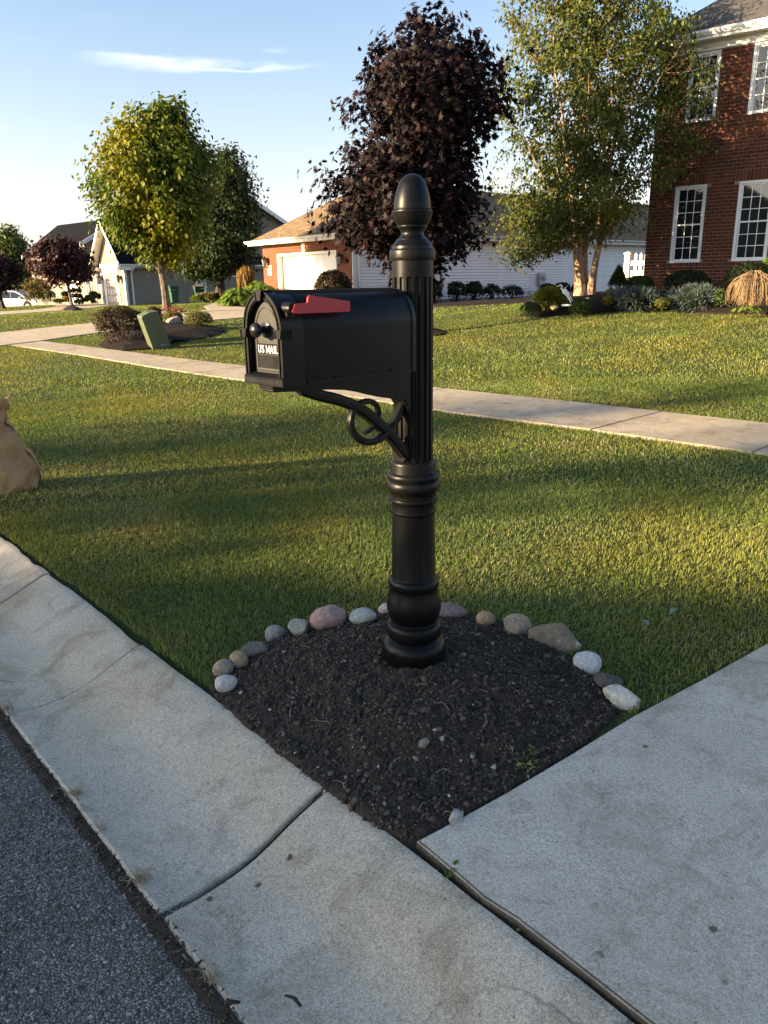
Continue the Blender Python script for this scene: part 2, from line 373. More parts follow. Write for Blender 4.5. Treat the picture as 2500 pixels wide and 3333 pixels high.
MT['silver'] = plain('silver_paint', (.40, .42, .45), .28, .6, .35, .03, 2)
MT['lampglass'] = plain('lantern_glass', (.45, .40, .36), .1, .6, 0, .2, 12)
def m_brick(name, cols):
    m, t, b = new(name); sett(b, .9, .2)
    oi = N(t, 'ShaderNodeObjectInfo'); g = N(t, 'ShaderNodeNewGeometry')
    fac = M(t, 'FRACT', M(t, 'ADD', oi.outputs['Random'], g.outputs['Random Per Island']))
    c = ramp(t, fac, [(i / (len(cols) - 1), q) for i, q in enumerate(cols)])
    n = noise_tex(t, 45, 5, .7); c = mix(t, 1.0, c, ramp(t, n, [(.3, (.72, .7, .7)), (.7, (1.22, 1.2, 1.15))]), 'MULTIPLY')
    t.links.new(c, b.inputs['Base Color']); bump(t, b, n, .5, .008); return m
MT['brick'] = m_brick('red_brick', [(.075, .021, .011), (.11, .032, .016), (.09, .026, .013), (.135, .045, .022), (.058, .018, .011)])
def m_brickwall(name, c1, c2, mort, bw=.2, bh=.0677):
    m, t, b = new(name); sett(b, .9, .2)
    tcn = N(t, 'ShaderNodeTexCoord'); sx = N(t, 'ShaderNodeSeparateXYZ'); t.links.new(tcn.outputs['Object'], sx.inputs[0])
    cb = N(t, 'ShaderNodeCombineXYZ'); t.links.new(M(t, 'ADD', sx.outputs[0], sx.outputs[1]), cb.inputs[0]); t.links.new(sx.outputs[2], cb.inputs[1])
    br = N(t, 'ShaderNodeTexBrick'); t.links.new(cb.outputs[0], br.inputs['Vector']); br.inputs['Scale'].default_value = 1
    br.inputs['Brick Width'].default_value = bw; br.inputs['Row Height'].default_value = bh; br.inputs['Mortar Size'].default_value = .006; br.inputs['Mortar Smooth'].default_value = .3
    br.inputs['Color1'].default_value = (*c1, 1); br.inputs['Color2'].default_value = (*c2, 1); br.inputs['Mortar'].default_value = (*mort, 1)
    n = noise_tex(t, 18, 4); t.links.new(mix(t, 1.0, br.outputs['Color'], ramp(t, n, [(.3, (.8, .8, .8)), (.7, (1.15, 1.15, 1.1))]), 'MULTIPLY'), b.inputs['Base Color'])
    bump(t, b, M(t, 'SUBTRACT', 1.0, br.outputs['Fac']), .6, .01); return m
MT['brickwall'] = m_brickwall('garage_brick', (.15, .040, .018), (.20, .062, .028), (.22, .165, .12))
MT['soldier'] = m_brickwall('soldier_brick', (.15, .036, .016), (.19, .058, .026), (.21, .155, .11), .0677, .22)
def m_shingle(name, cols, rowh=.14, w=.3):
    m, t, b = new(name); sett(b, .98, .04)
    tcn = N(t, 'ShaderNodeTexCoord'); br = N(t, 'ShaderNodeTexBrick'); t.links.new(tcn.outputs['UV'], br.inputs['Vector']); br.inputs['Scale'].default_value = 1
    br.inputs['Brick Width'].default_value = w; br.inputs['Row Height'].default_value = rowh; br.inputs['Mortar Size'].default_value = .008; br.inputs['Mortar Smooth'].default_value = .5; br.inputs['Bias'].default_value = 0
    br.inputs['Color1'].default_value = (*cols[0], 1); br.inputs['Color2'].default_value = (*cols[1], 1); br.inputs['Mortar'].default_value = (*[c * .55 for c in cols[0]], 1)
    n = noise_tex(t, 9, 4, .6, tcn.outputs['UV']); c = mix(t, ramp(t, n, [(.4, (0, 0, 0)), (.62, (1, 1, 1))]), br.outputs['Color'], cols[2])
    g = noise_tex(t, 90, 2, .6, tcn.outputs['UV']); t.links.new(mix(t, 1.0, c, ramp(t, g, [(.3, (.75, .75, .75)), (.7, (1.2, 1.2, 1.2))]), 'MULTIPLY'), b.inputs['Base Color'])
    bump(t, b, M(t, 'SUBTRACT', 1.0, br.outputs['Fac']), .5, .02); return m
MT['sh_brown'] = m_shingle('brown_shingles', [(.17, .115, .07), (.29, .21, .135), (.13, .09, .06)])
MT['sh_dark'] = m_shingle('charcoal_shingles', [(.009, .010, .012), (.015, .016, .020), (.007, .0075, .009)])
MT['sh_gray'] = m_shingle('grey_shingles', [(.085, .08, .078), (.12, .115, .11), (.065, .062, .06)])
def m_rock(name, cols, scale=9, fleck=None):
    m, t, b = new(name); sett(b, .85, .25)
    n = noise_tex(t, scale, 6, .65); n2 = noise_tex(t, scale * 9, 4, .7)
    c = ramp(t, n, [(.28 + .44 * i / max(1, len(cols) - 1), q) for i, q in enumerate(cols)])
    c = mix(t, .55, c, ramp(t, n2, [(.3, tuple(x * .55 for x in cols[0])), (.7, tuple(min(1, x * 1.35) for x in cols[-1]))]))
    if fleck:
        f = ramp(t, noise_tex(t, scale * 3.1, 5, .6), [(.63, (0, 0, 0)), (.68, (1, 1, 1))]); c = mix(t, f, c, fleck)
    t.links.new(c, b.inputs['Base Color']); bump(t, b, M(t, 'ADD', n, n2), .45, .012); return m
# ================================================================== SETTING
def structure(name, kindless=None):
    o = bpy.data.objects.new(name, None); COL.objects.link(o); o['kind'] = 'structure'; return o
def edge_z(a):                                        # lawn level at the back of the curb
    x, y = xy(np.asarray(a, float), 1.232); return T(x, y)
# ---- ground sheet (lawn side)
_as = np.r_[np.arange(-160, -24, 8.), np.arange(-24, -8, 1.), np.arange(-8, 20, .35), np.arange(20, 50, 1.), np.arange(50, 120, 4.), np.arange(120, 420, 25.)]
_bs = np.r_[1.165, 1.2, 1.26, 1.34, 1.5, np.arange(1.75, 14, .35), np.arange(14, 40, 1.), np.arange(40, 110, 4.), np.arange(110, 420, 25.)]
A_, B_ = np.meshgrid(_as, _bs); X_, Y_ = xy(A_, B_); Z_ = T(X_, Y_)
Z_ = Z_ - .035 * np.clip((1.29 - B_) / .1, 0, 1) + .012 * (vnoise(X_, Y_, 2.1, 3) - .5) * np.clip((B_ - 1.4) * 3, 0, 1)
nb, na = A_.shape
idx = np.arange(nb * na).reshape(nb, na)
Fq = np.stack([idx[:-1, :-1], idx[:-1, 1:], idx[1:, 1:], idx[1:, :-1]], -1).reshape(-1, 4)[:, ::-1]
ground = fast('ground', np.stack([X_, Y_, Z_], -1).reshape(-1, 3), Fq, MT['turf'], smooth=True, kind='structure')
# ---- road, opposite side
def strip(name, bs, zf, mat, a0=-60, a1=260, da=1.0):
    aa = np.r_[np.arange(a0, -10, 4.), np.arange(-10, 24, .5), np.arange(24, a1, 6.)]
    A, B = np.meshgrid(aa, np.asarray(bs, float)); X, Y = xy(A, B); Z = zf(A, B); r, c = A.shape; ii = np.arange(r * c).reshape(r, c)
    F = np.stack([ii[:-1, :-1], ii[:-1, 1:], ii[1:, 1:], ii[1:, :-1]], -1).reshape(-1, 4)[:, ::-1]
    return fast(name, np.stack([X, Y, Z], -1).reshape(-1, 3), F, mat, smooth=True, kind='structure')
strip('road', [-8.2, -6, -4, -3, -2, -1, -.4, .2, .5, .68], lambda A, B: edge_z(A) - .122 + .012 * np.clip(.6 - B, 0, 3) + .004 * (vnoise(A, B, 3.0, 5) - .5), MT['asphalt'])
strip('far_verge', [-150, -60, -30, -12, -8.7, -8.6], lambda A, B: edge_z(A) + .03 + 0 * B, MT['turf'])
strip('far_curb', [-8.62, -8.5, -8.3, -8.0], lambda A, B: edge_z(A) + np.where(B < -8.4, .045, -.09), MT['curb'])
# ---- rolled curb, section by section (dark joints between)
curb = structure('curb')
_joints = [-12.3, -9.8, -7.35, -5.75, -3.3, -.85, 1.62, 2.93, 4.08, 6.55, 9.0, 11.5, 14, 16.5, 19, 21.5, 24, 29, 34, 44, 60]
_gap = {1.62: .018, 2.93: .005, 4.08: .008}
_prof = [(b_ if b_ < .613 else .612 + (b_ - .612) * .904, z_) for b_, z_ in [(.612, -.2), (.612, -.036), (.622, -.029), (.68, -.035), (.76, -.038), (.86, -.033), (.94, -.018), (1.01, .008), (1.08, .038), (1.15, .064), (1.205, .082), (1.232, .081), (1.238, .068), (1.238, -.2)]]
_core = _prof[2:-2]; _bb = np.linspace(_core[0][0], _core[-1][0], 34); _cb = np.array([q[0] for q in _core]); _cz = np.array([q[1] for q in _core])
_ks = np.exp(-((_bb[:, None] - _bb[None]) / .028) ** 2); _zz = (_ks @ np.interp(_bb, _cb, _cz)) / _ks.sum(1); _zz[-3:] = np.interp(_bb[-3:], _cb, _cz); _zz[:2] = np.interp(_bb[:2], _cb, _cz)
_prof = _prof[:2] + list(zip(_bb, _zz)) + _prof[-2:]
for k in range(len(_joints) - 1):
    g0 = _gap.get(_joints[k], .008) / 2; g1 = _gap.get(_joints[k + 1], .008) / 2
    a0, a1 = _joints[k] + g0, _joints[k + 1] - g1
    n = max(4, int((a1 - a0) / .06)) if -1 < a0 < 8 else 6
    aa = np.r_[a0, a0 + .004, np.linspace(a0 + .02, a1 - .02, n), a1 - .004, a1]
    pb = np.array([p[0] for p in _prof]); pz = np.array([p[1] for p in _prof])
    A, Bq = np.meshgrid(aa, pb); Zq = np.repeat(pz[:, None], len(aa), 1)
    end = np.zeros(len(aa)); end[[0, -1]] = -.006
    lv = edge_z(aa) - .085
    top = (pz > -.1)[:, None]
    jit = (vnoise(A * 9, Bq * 9, 1, k) - .5)
    Bj = Bq + np.where((Bq < .63) | (Bq > 1.14), jit * .006 * top, 0) - np.where(Bq > 1.15, np.clip(vnoise(A, Bq * 0, 9, k + 40) - .62, 0, 1) * .05, 0)
    Zj = Zq + lv[None] + np.where(top, end[None] + .004 * (vnoise(A, Bq, 5, k) - .5), 0)
    if 1.5 < a0 < 1.7 or 4 < a0 < 4.2: Zj = Zj + np.where(top, .004, 0)
    Aj = A + np.where(top, 0, 0)
    if abs(_joints[k] - 1.62) < .01: Aj = Aj + np.where((A < a0 + .03), .035 * np.sin((Bq - .6) * 5.2) * .35, 0)
    if abs(_joints[k + 1] - 1.62) < .01: Aj = Aj + np.where((A > a1 - .03), .035 * np.sin((Bq - .6) * 5.2) * .35, 0)
    X, Y = xy(Aj, Bj); r, c = A.shape; ii = np.arange(r * c).reshape(r, c)
    F = np.stack([ii[:-1, :-1], ii[:-1, 1:], ii[1:, 1:], ii[1:, :-1]], -1).reshape(-1, 4)[:, ::-1]
    V = np.stack([X, Y, Zj], -1).reshape(-1, 3)
    me = bpy.data.meshes.new('curb_section'); caps = [tuple(ii[:, 0]), tuple(ii[::-1, -1])]
    me.from_pydata(V.tolist(), [], [tuple(f) for f in F.tolist()] + [tuple(int(i) for i in q) for q in caps]); me.materials.append(MT['curb']); me.polygons.foreach_set('use_smooth', np.ones(len(me.polygons), bool)); me.set_sharp_from_angle(angle=rad(38))
    link('curb_section', me, curb)
# dirt bed seen in the joints and along both curb edges
strip('gutter_dirt', [.572, .588, .600, .609], lambda A, B: edge_z(A) - .119 + .010 * (vnoise(A, B, 14, 8) - .4), MT['soil'], -6, 12)
strip('joint_bed', list(_bb[1:-1]), lambda A, B: edge_z(A) - .085 - .017 + np.interp(B, _bb, _zz), MT['soil'], -6, 12)
# ---- slabs
def slab(name, pts, mat, parent, zoff=.028, thick=.16, bev=.007, zs=None):
    bm = bmesh.new(); n = len(pts)
    zz = zs if zs is not None else [T1(p[0], p[1]) + zoff for p in pts]
    vt = [bm.verts.new((float(p[0]), float(p[1]), float(z))) for p, z in zip(pts, zz)]
    vb = [bm.verts.new((float(p[0]), float(p[1]), float(z) - thick)) for p, z in zip(pts, zz)]
    ft = bm.faces.new(vt)
    for i in range(n): bm.faces.new((vt[i], vb[i], vb[(i + 1) % n], vt[(i + 1) % n]))
    bmesh.ops.recalc_face_normals(bm, faces=bm.faces)
    if bev: bmesh.ops.bevel(bm, geom=list(ft.edges), offset=bev, segments=2, affect='EDGES', clamp_overlap=True)
    bmesh.ops.triangulate(bm, faces=[f for f in bm.faces if len(f.verts) > 4])
    me = bpy.data.meshes.new(name); bm.to_mesh(me); bm.free(); me.materials.append(mat)
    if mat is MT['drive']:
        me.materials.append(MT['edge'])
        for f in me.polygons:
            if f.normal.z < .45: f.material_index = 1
    return link(name, me, parent)
def drape(name, poly, mat, zoff=.03, thick=.12, maxe=1.6, kind='structure', parent=None, bulge=None):
    bm = bmesh.new(); vs = [bm.verts.new((float(p[0]), float(p[1]), 0)) for p in poly]; f = bm.faces.new(vs)
    if f.normal.z < 0: f.normal_flip()
    bmesh.ops.triangulate(bm, faces=[f])
    for _ in range(7):
        es = [e for e in bm.edges if e.calc_length() > maxe]
        if not es: break
        bmesh.ops.subdivide_edges(bm, edges=es, cuts=1); bmesh.ops.triangulate(bm, faces=bm.faces)
    co = np.array([v.co[:] for v in bm.verts]); z = T(co[:, 0], co[:, 1]) + zoff
    if bulge is not None: z = z + bulge(co[:, 0], co[:, 1])
    for v, q in zip(bm.verts, z): v.co.z = q
    be = [e for e in bm.edges if e.is_boundary]; r = bmesh.ops.extrude_edge_only(bm, edges=be)
    for v in r['geom']:
        if isinstance(v, bmesh.types.BMVert): v.co.z -= thick
    bmesh.ops.recalc_face_normals(bm, faces=bm.faces)
    me = bpy.data.meshes.new(name); bm.to_mesh(me); bm.free(); me.materials.append(mat)
    o = link(name, me, parent)
    if kind: o['kind'] = kind
    return o
# near driveway
_front = [atZ(px, py, .112)[:2] + SN * .009 for px, py in ((1340, 2716), (1420, 2782), (1500, 2846), (1574, 2906), (1680, 2986), (1808, 3078), (1928, 3170), (2139, 3332))]
_dirf = _front[-1] - _front[-3]; _dirf = _dirf / np.linalg.norm(_dirf)
_front += [_front[-1] + _dirf * 1.2, _front[-1] + _dirf * 5.6]
_left = [atZ(px, py, .118)[:2] for px, py in ((1500, 2638), (1650, 2558), (1850, 2444), (2060, 2320), (2280, 2208), (2500, 2090))]
_ld = (_left[-1] - _left[-3]); _ld = _ld / np.linalg.norm(_ld)
_left += [_left[-1] + _ld * 1.0]
drive = structure('driveway')
_rj = np.random.default_rng(3)
_fr = [p + _rj.normal(0, .003, 2) for p in _front]
_drv1 = _fr + [_left[-1] + (_front[-1] - _front[0]) * 1.0] + _left[::-1]
slab('driveway_slab', _drv1, MT['drive'], drive, .010, .15, .006)
p0, p1 = _left[-1] + _ld * .012, _left[-1] + (_front[-1] - _front[0]) + _ld * .012
for k in range(4):
    q0, q1 = p0 + _ld * 2.9, p1 + _ld * 2.9
    slab('driveway_slab', [p0, p1, q1, q0], MT['drive'], drive, .010, .15, .006); p0, p1 = q0 + _ld * .012, q1 + _ld * .012
NEAR_DRIVE = [tuple(p) for p in _front] + [tuple(p1), tuple(p0)] + [tuple(p) for p in _left[::-1]]
# sidewalk
_nr = np.array([onT(*p)[:2] for p in ((2500, 1481), (1933, 1405), (1416, 1349), (800, 1240), (600, 1213), (300, 1160), (0, 1122))])
_fa = np.array([onT(*p)[:2] for p in ((2500, 1379), (2140, 1346), (1722, 1299), (1409, 1266), (800, 1190), (300, 1131), (0, 1096))])
def _fit(pts):
    a, b = ab(pts[:, 0], pts[:, 1]); return np.polyfit(a, b, 2 if False else 1), a, b
_cn, an_, bn_ = _fit(_nr); _cf, af_, bf_ = _fit(_fa)
def bnear(a): return .55 * np.polyval(_cn, a) + .45 * np.interp(a, np.sort(an_), bn_[np.argsort(an_)])
def bfar(a): return .55 * np.polyval(_cf, a) + .45 * np.interp(a, np.sort(af_), bf_[np.argsort(af_)])
walk = structure('sidewalk')
_ja = ab(*onT(1933, 1405)[:2])[0]; _jb = ab(*onT(2140, 1346)[:2])[0]; _aw = (_ja + _jb) / 2
SIDE_POLY_N, SIDE_POLY_F = [], []
for k in range(-6, 40):
    a0, a1 = _aw + 1.5 * k + .004, _aw + 1.5 * (k + 1) - .004
    am = (a0 + a1) / 2
    pts = [xy(a0, bnear(a0)), xy(a1, bnear(a1)), xy(a1, bfar(a1)), xy(a0, bfar(a0))]
    dz = _rj.normal(0, .002)
    slab('sidewalk_slab', pts[::-1], MT['walk'], walk, .02 + dz, .12, .008)
    SIDE_POLY_N.append(pts[0]); SIDE_POLY_F.append(pts[3])
SIDEWALK = SIDE_POLY_N + SIDE_POLY_F[::-1]
# far driveways
_d1 = [(-120, 1108), (0, 1086), (160, 1068), (331, 1051), (480, 1034), (591, 1021), (650, 1014), (678, 1010), (675, 1005), (664, 999), (690, 991), (743, 985), (790, 982), (850, 984), (1060, 986), (1150, 990), (1060, 1012), (900, 1027), (800, 1035), (700, 1043), (500, 1064), (331, 1084), (220, 1099), (130, 1112), (0, 1128), (-120, 1140)]
FAR_DRIVE = [tuple(onT(*p)[:2]) for p in _d1]
drape('neighbour_driveway', FAR_DRIVE, MT['walk2'], .03, .12, 2.5)
_d2 = [(-80, 1021), (0, 1016), (120, 1009), (179, 1000), (200, 988), (238, 983), (300, 983), (333, 984), (392, 990.5), (330, 999), (272, 1007), (160, 1015), (0, 1026), (-80, 1030)]
FAR_DRIVE2 = [tuple(onT(*p)[:2]) for p in _d2]
drape('second_driveway', FAR_DRIVE2, MT['walk2'], .04, .12, 4)
# ---- mulch mound round the post
POST = np.array([.105, 2.62])
_back = [(690, 2235), (700, 2185), (770, 2140), (840, 2098), (905, 2052), (985, 2028), (1075, 2005), (1185, 1995), (1300, 1990), (1480, 1995), (1585, 2020), (1680, 2045), (1800, 2095), (1900, 2165), (1960, 2220), (2015, 2290), (2045, 2322)]
MOUND = [tuple(atZ(px, py, .10)[:2]) for px, py in _back]
_mfront = [(1900, 2420), (1700, 2538), (1520, 2640), (1360, 2722), (1300, 2738), (1230, 2690), (1120, 2608), (1010, 2535), (900, 2440), (800, 2345), (730, 2275)]
_mf = [atZ(px, py, .092)[:2] for px, py in _mfront]
MOUND += [tuple(p + (np.array([.022, -.038]) if i < 4 else -SN * .03 if i > 4 else 0)) for i, p in enumerate(_mf)]
_mx = [p[0] for p in MOUND]; _my = [p[1] for p in MOUND]
def mound_h(x, y):
    d = polydist(x, y, MOUND) * np.where(inpoly(x, y, MOUND), 1, -1)
    base = .075 + .04 * np.clip((y - 1.8) / 1.4, 0, 1)
    k = np.clip(d / .52, 0, 1); k = 1 - (1 - k) ** 2
    w = np.exp(-(np.hypot(x - POST[0], y - POST[1]) / .62) ** 2)
    z = base + .105 * k * (.45 + .55 * w) + .02 * k
    z += np.clip(d / .1, 0, 1) * (.040 * (vnoise(x, y, 6, 1) - .5) + .016 * (vnoise(x, y, 19, 2) - .5) + .010 * (vnoise(x, y, 47, 3) - .5) + .006 * (vnoise(x, y, 110, 4) - .5))
    z = np.where(d > 0, np.maximum(z - .012, T(x, y) + .010 + .012 * vnoise(x, y, 40, 6) - .07 * np.clip((.045 - d) / .045, 0, 1)), z - .012)
    return z - .05 * np.clip(-d / .03, 0, 1)
st = .011
gx, gy = np.meshgrid(np.arange(min(_mx) - .05, max(_mx) + .05, st), np.arange(min(_my) - .05, max(_my) + .05, st))
gz = mound_h(gx, gy); gin = polydist(gx, gy, MOUND) * np.where(inpoly(gx, gy, MOUND), 1, -1) > -.03
ii = np.arange(gx.size).reshape(gx.shape); ok = gin[:-1, :-1] & gin[1:, :-1] & gin[:-1, 1:] & gin[1:, 1:]
Fm = np.stack([ii[:-1, :-1], ii[:-1, 1:], ii[1:, 1:], ii[1:, :-1]], -1)[ok]
used = np.unique(Fm); rem = -np.ones(gx.size, int); rem[used] = np.arange(len(used))
fast('mulch_mound', np.stack([gx, gy, gz], -1).reshape(-1, 3)[used], rem[Fm], MT['soil'], smooth=True, kind='structure')
def on_mound(n, seed, marg=.0):
    r = np.random.default_rng(seed); P = []
    while len(P) < n:
        x = r.uniform(min(_mx), max(_mx), n * 2); y = r.uniform(min(_my), max(_my), n * 2)
        k = inpoly(x, y, MOUND) & ((polydist(x, y, MOUND) > .028) | (y > 2.45)) & (np.hypot(x - POST[0], y - POST[1]) > .12)
        if marg: k &= polydist(x, y, MOUND) > marg
        P += list(zip(x[k], y[k]))
    P = np.array(P[:n]); e = .01
    z = mound_h(P[:, 0], P[:, 1])
    nr = np.stack([-(mound_h(P[:, 0] + e, P[:, 1]) - z) / e, -(mound_h(P[:, 0], P[:, 1] + e) - z) / e, np.ones(n)], -1)
    return np.c_[P, z], nr / np.linalg.norm(nr, axis=1, keepdims=True), r
# bark chips: slivers, more of them on the right half, fresh black mulch
P, nr, r = on_mound(17000, 11)
side = (P[:, 0] - POST[0]) * .9 + .25 * vnoise(P[:, 0], P[:, 1], 4, 6)
keep = r.random(len(P)) < np.clip(.38 + side * .9, .22, 1); P, nr = P[keep], nr[keep]; n = len(P)
boxv = [(-.5, -.35, -.4), (.5, -.5, -.4), (.42, .5, -.4), (-.5, .38, -.4), (-.42, -.3, .5), (.46, -.36, .35), (.5, .3, .5), (-.36, .4, .42)]
boxf = [(0, 3, 2, 1), (4, 5, 6, 7), (0, 1, 5, 4), (1, 2, 6, 5), (2, 3, 7, 6), (3, 0, 4, 7)]
ln = r.gamma(1.9, .0040, n) + .0035
R = rots(nr + r.normal(0, .38, (n, 3)), r.uniform(0, 6.28, n)); sc = np.stack([ln, ln * r.uniform(.18, .5, n), ln * r.uniform(.1, .28, n)], -1)
g = r.beta(1.3, 5, n)[:, None]; colr = np.array([[.012, .009, .007]]) * (1 - g) + np.array([[.14, .108, .083]]) * g
V, F, C = scatter(boxv, boxf, P + nr * .002, R, sc, colr); fast('mulch_chips', V, F, MT['chips'], col=C, kind='stuff')
# soil crumbs
P, nr, r = on_mound(16000, 12)
ico = [(0, 0, 1), (.9, 0, .3), (.28, .86, .25), (-.7, .5, .4), (-.75, -.5, .2), (.3, -.85, .4), (0, 0, -.8)]
icf = [(0, 1, 2), (0, 2, 3), (0, 3, 4), (0, 4, 5), (0, 5, 1), (6, 2, 1), (6, 3, 2), (6, 4, 3), (6, 5, 4), (6, 1, 5)]
n = len(P); s = r.gamma(1.5, .0021, n) + .0012; g = r.beta(1.6, 2.6, n)[:, None]
V, F, C = scatter(ico, icf, P + nr * .001, rots(nr + r.normal(0, .6, (n, 3)), r.uniform(0, 6.28, n)), np.stack([s, s * r.uniform(.7, 1.2, n), s * .8], -1), np.array([[.028, .021, .017]]) * (1 - g) + np.array([[.14, .11, .086]]) * g)
fast('soil_crumbs', V, F, MT['chips'], col=C, kind='stuff')
# grit: small pale stones
P, nr, r = on_mound(330, 13); lowf = np.clip((2.5 - P[:, 1]) / .8, .1, 1); kk = r.random(len(P)) < lowf + .1; P, nr = P[kk], nr[kk]; n = len(P)
s = r.gamma(1.4, .0026, n) + .0016; g = r.random(n)[:, None]
V, F, C = scatter(ico, icf, P + nr * .002, rots(nr + r.normal(0, .5, (n, 3)), r.uniform(0, 6.28, n)), np.stack([s * 1.3, s, s * .8], -1), np.array([[.16, .14, .12]]) * (1 - g) + np.array([[.42, .39, .34]]) * g)
fast('grit', V, F, MT['chips'], col=C, smooth=True, kind='stuff')
# straw and root bits lying about
mb = MB()
P, nr, r = on_mound(50, 14)
for p, q in zip(P, nr):
    a = r.uniform(0, 6.28); L = r.uniform(.02, .07); d = np.array([math.cos(a), math.sin(a), 0]); d -= q * (d @ q); w = np.cross(q, d)
    pts = [p + q * .006 + d * L * t + w * L * .25 * math.sin(t * 3 + a) + q * .012 * math.sin(t * 3.1) * r.random() for t in (0, .33, .66, 1)]
    mb.tube(pts, [.0009, .0009, .0008, .0005], 4, cap=False)
MT['straw'] = plain('dry_straw', (.30, .25, .16), .8, .2, 0, .3, 40)
o = mb.build('straw', MT['straw']); o['kind'] = 'stuff'
# debris and dirt in the gap before the driveway and along the asphalt edge
def debris(name, n, seed, line, width, zf, wc=(.02, .016, .012)):
    r = np.random.default_rng(seed); line = np.array(line); seg = np.diff(line, axis=0); L = np.hypot(seg[:, 0], seg[:, 1]); c = np.r_[0, np.cumsum(L)]
    t = r.uniform(0, c[-1], n); x = np.interp(t, c, line[:, 0]); y = np.interp(t, c, line[:, 1])
    clump = vnoise(t, t * 0, 5, seed); w = r.normal(0, width, n) * (.4 + 1.3 * clump)
    k = r.random(n) < (.25 + clump); x, y, w = x[k], y[k], w[k]; n = len(x)
    nx = SN[0] * w; ny = SN[1] * w; P = np.stack([x + nx, y + ny, zf(x + nx, y + ny)], -1)
    s = r.gamma(1.4, .0014, n) + .0012; g = r.beta(1.2, 3.5, n)[:, None]
    V, F, C = scatter(boxv, boxf, P, rots(np.array([[0, 0, 1.]]) + r.normal(0, .5, (n, 3)), r.uniform(0, 6.28, n)), np.stack([s * r.uniform(1, 3.5, n), s, s * .6], -1), np.array([wc]) * (1 - g) + np.array([[.20, .16, .11]]) * g)
    return fast(name, V, F, MT['chips'], col=C, kind='stuff')
_gl = [xy(a, 1.186 + .004 * math.sin(a * 9)) for a in np.linspace(1.3, -1.0, 24)]
strip('gap_soil', [1.165, 1.175, 1.185, 1.195, 1.205, 1.22, 1.25], lambda A, B: edge_z(A) - .035 + .018 * (vnoise(A, B, 16, 8) - .5), MT['soil'], -6, 1.35)
debris('gap_debris', 3000, 21, _gl, .008, lambda x, y: np.full(np.shape(x), .058))
_al = [xy(a, .598) for a in np.linspace(4.5, -.3, 40)]
debris('gutter_debris', 3000, 22, _al, .012, lambda x, y: edge_z(ab(x, y)[0]) - .115)
# loose asphalt chippings near the edge (real relief on the road)
r = np.random.default_rng(31); n = 42000
a = r.uniform(-.6, 3.6, n); b = .60 - np.abs(r.normal(0, .55, n)); k = b > -1.2; a, b = a[k], b[k]; n = len(a); x, y = xy(a, b)
s = r.gamma(3, .0008, n) + .001; g = r.random(n)[:, None]; zr = edge_z(a) - .122 + .012 * np.clip(.6 - b, 0, 3)
V, F, C = scatter(ico, icf, np.stack([x, y, zr], -1), rots(r.normal(0, .5, (n, 3)) + np.array([[0, 0, 1.]]), r.uniform(0, 6.28, n)), np.stack([s * 1.2, s, s * .7], -1), np.array([[.07, .068, .064]]) * (1 - g) + np.array([[.32, .31, .29]]) * g ** 2)
fast('road_chippings', V, F, MT['chips'], col=C, kind='stuff')
# ================================================================== planting beds (dark mulch in the lawns)
BEDS = []
def bed(name, pxs, hgt=.10, mat=None, maxe=.8):
    poly = [tuple(onT(*p)[:2]) for p in pxs]; BEDS.append(poly)
    d = drape(name, poly, mat or MT['mulch_bed'], .0, .1, maxe, bulge=lambda x, y: .03 + hgt * (1 - np.exp(-polydist(x, y, poly) / .5)) + .03 * (vnoise(x, y, 5, 4) - .5))
    return d
bed('pedestal_bed', [(318, 1127), (345, 1139), (400, 1144), (470, 1139), (520, 1135), (545, 1117), (610, 1110), (680, 1101), (722, 1090), (730, 1080), (715, 1071), (690, 1065), (600, 1058), (500, 1058), (420, 1066), (360, 1080), (340, 1110)], .22)
bed('house_bed', [(1690, 1032), (1760, 1034), (1850, 1025), (1960, 1020), (2070, 1013), (2160, 1012), (2250, 1021), (2330, 1024), (2420, 1024), (2520, 1022), (2620, 1020), (2620, 985), (2500, 978), (2380, 972), (2300, 962), (2200, 955), (2130, 952), (2060, 962), (1990, 962), (1900, 955), (1830, 962), (1760, 992), (1715, 1012)], .14)
bed('wall_bed', [(1405, 1001), (1500, 998), (1600, 993), (1720, 988), (1880, 978), (1880, 972), (1700, 978), (1560, 984), (1405, 990)], .05)
bed('grass_bed', [(621, 986), (640, 987), (700, 983), (735, 981), (770, 984), (745, 992), (748, 999), (800, 1002), (860, 1002), (860, 985), (830, 975), (740, 970), (680, 975)], .1)
bed('grey_house_bed', [(414, 993), (470, 992), (560, 989), (626, 984), (625, 979), (540, 983), (414, 987)], .03)
_mr = [onT(px, py)[:2] for px, py in ((202, 1010), (270, 1011))]
bed('maple_ring', [(202, 1009), (215, 1012), (237, 1013), (258, 1012), (270, 1009), (262, 1005), (237, 1003), (212, 1005)], .35)
bed('purple_tree_ring', [(1310, 1094), (1360, 1098), (1420, 1096), (1448, 1088), (1440, 1078), (1400, 1072), (1350, 1072), (1315, 1080)], .22)
bed('entry_bed', [(241, 982), (290, 985), (336, 983), (336, 976), (300, 974), (262, 976)], .03, MT['soil'])
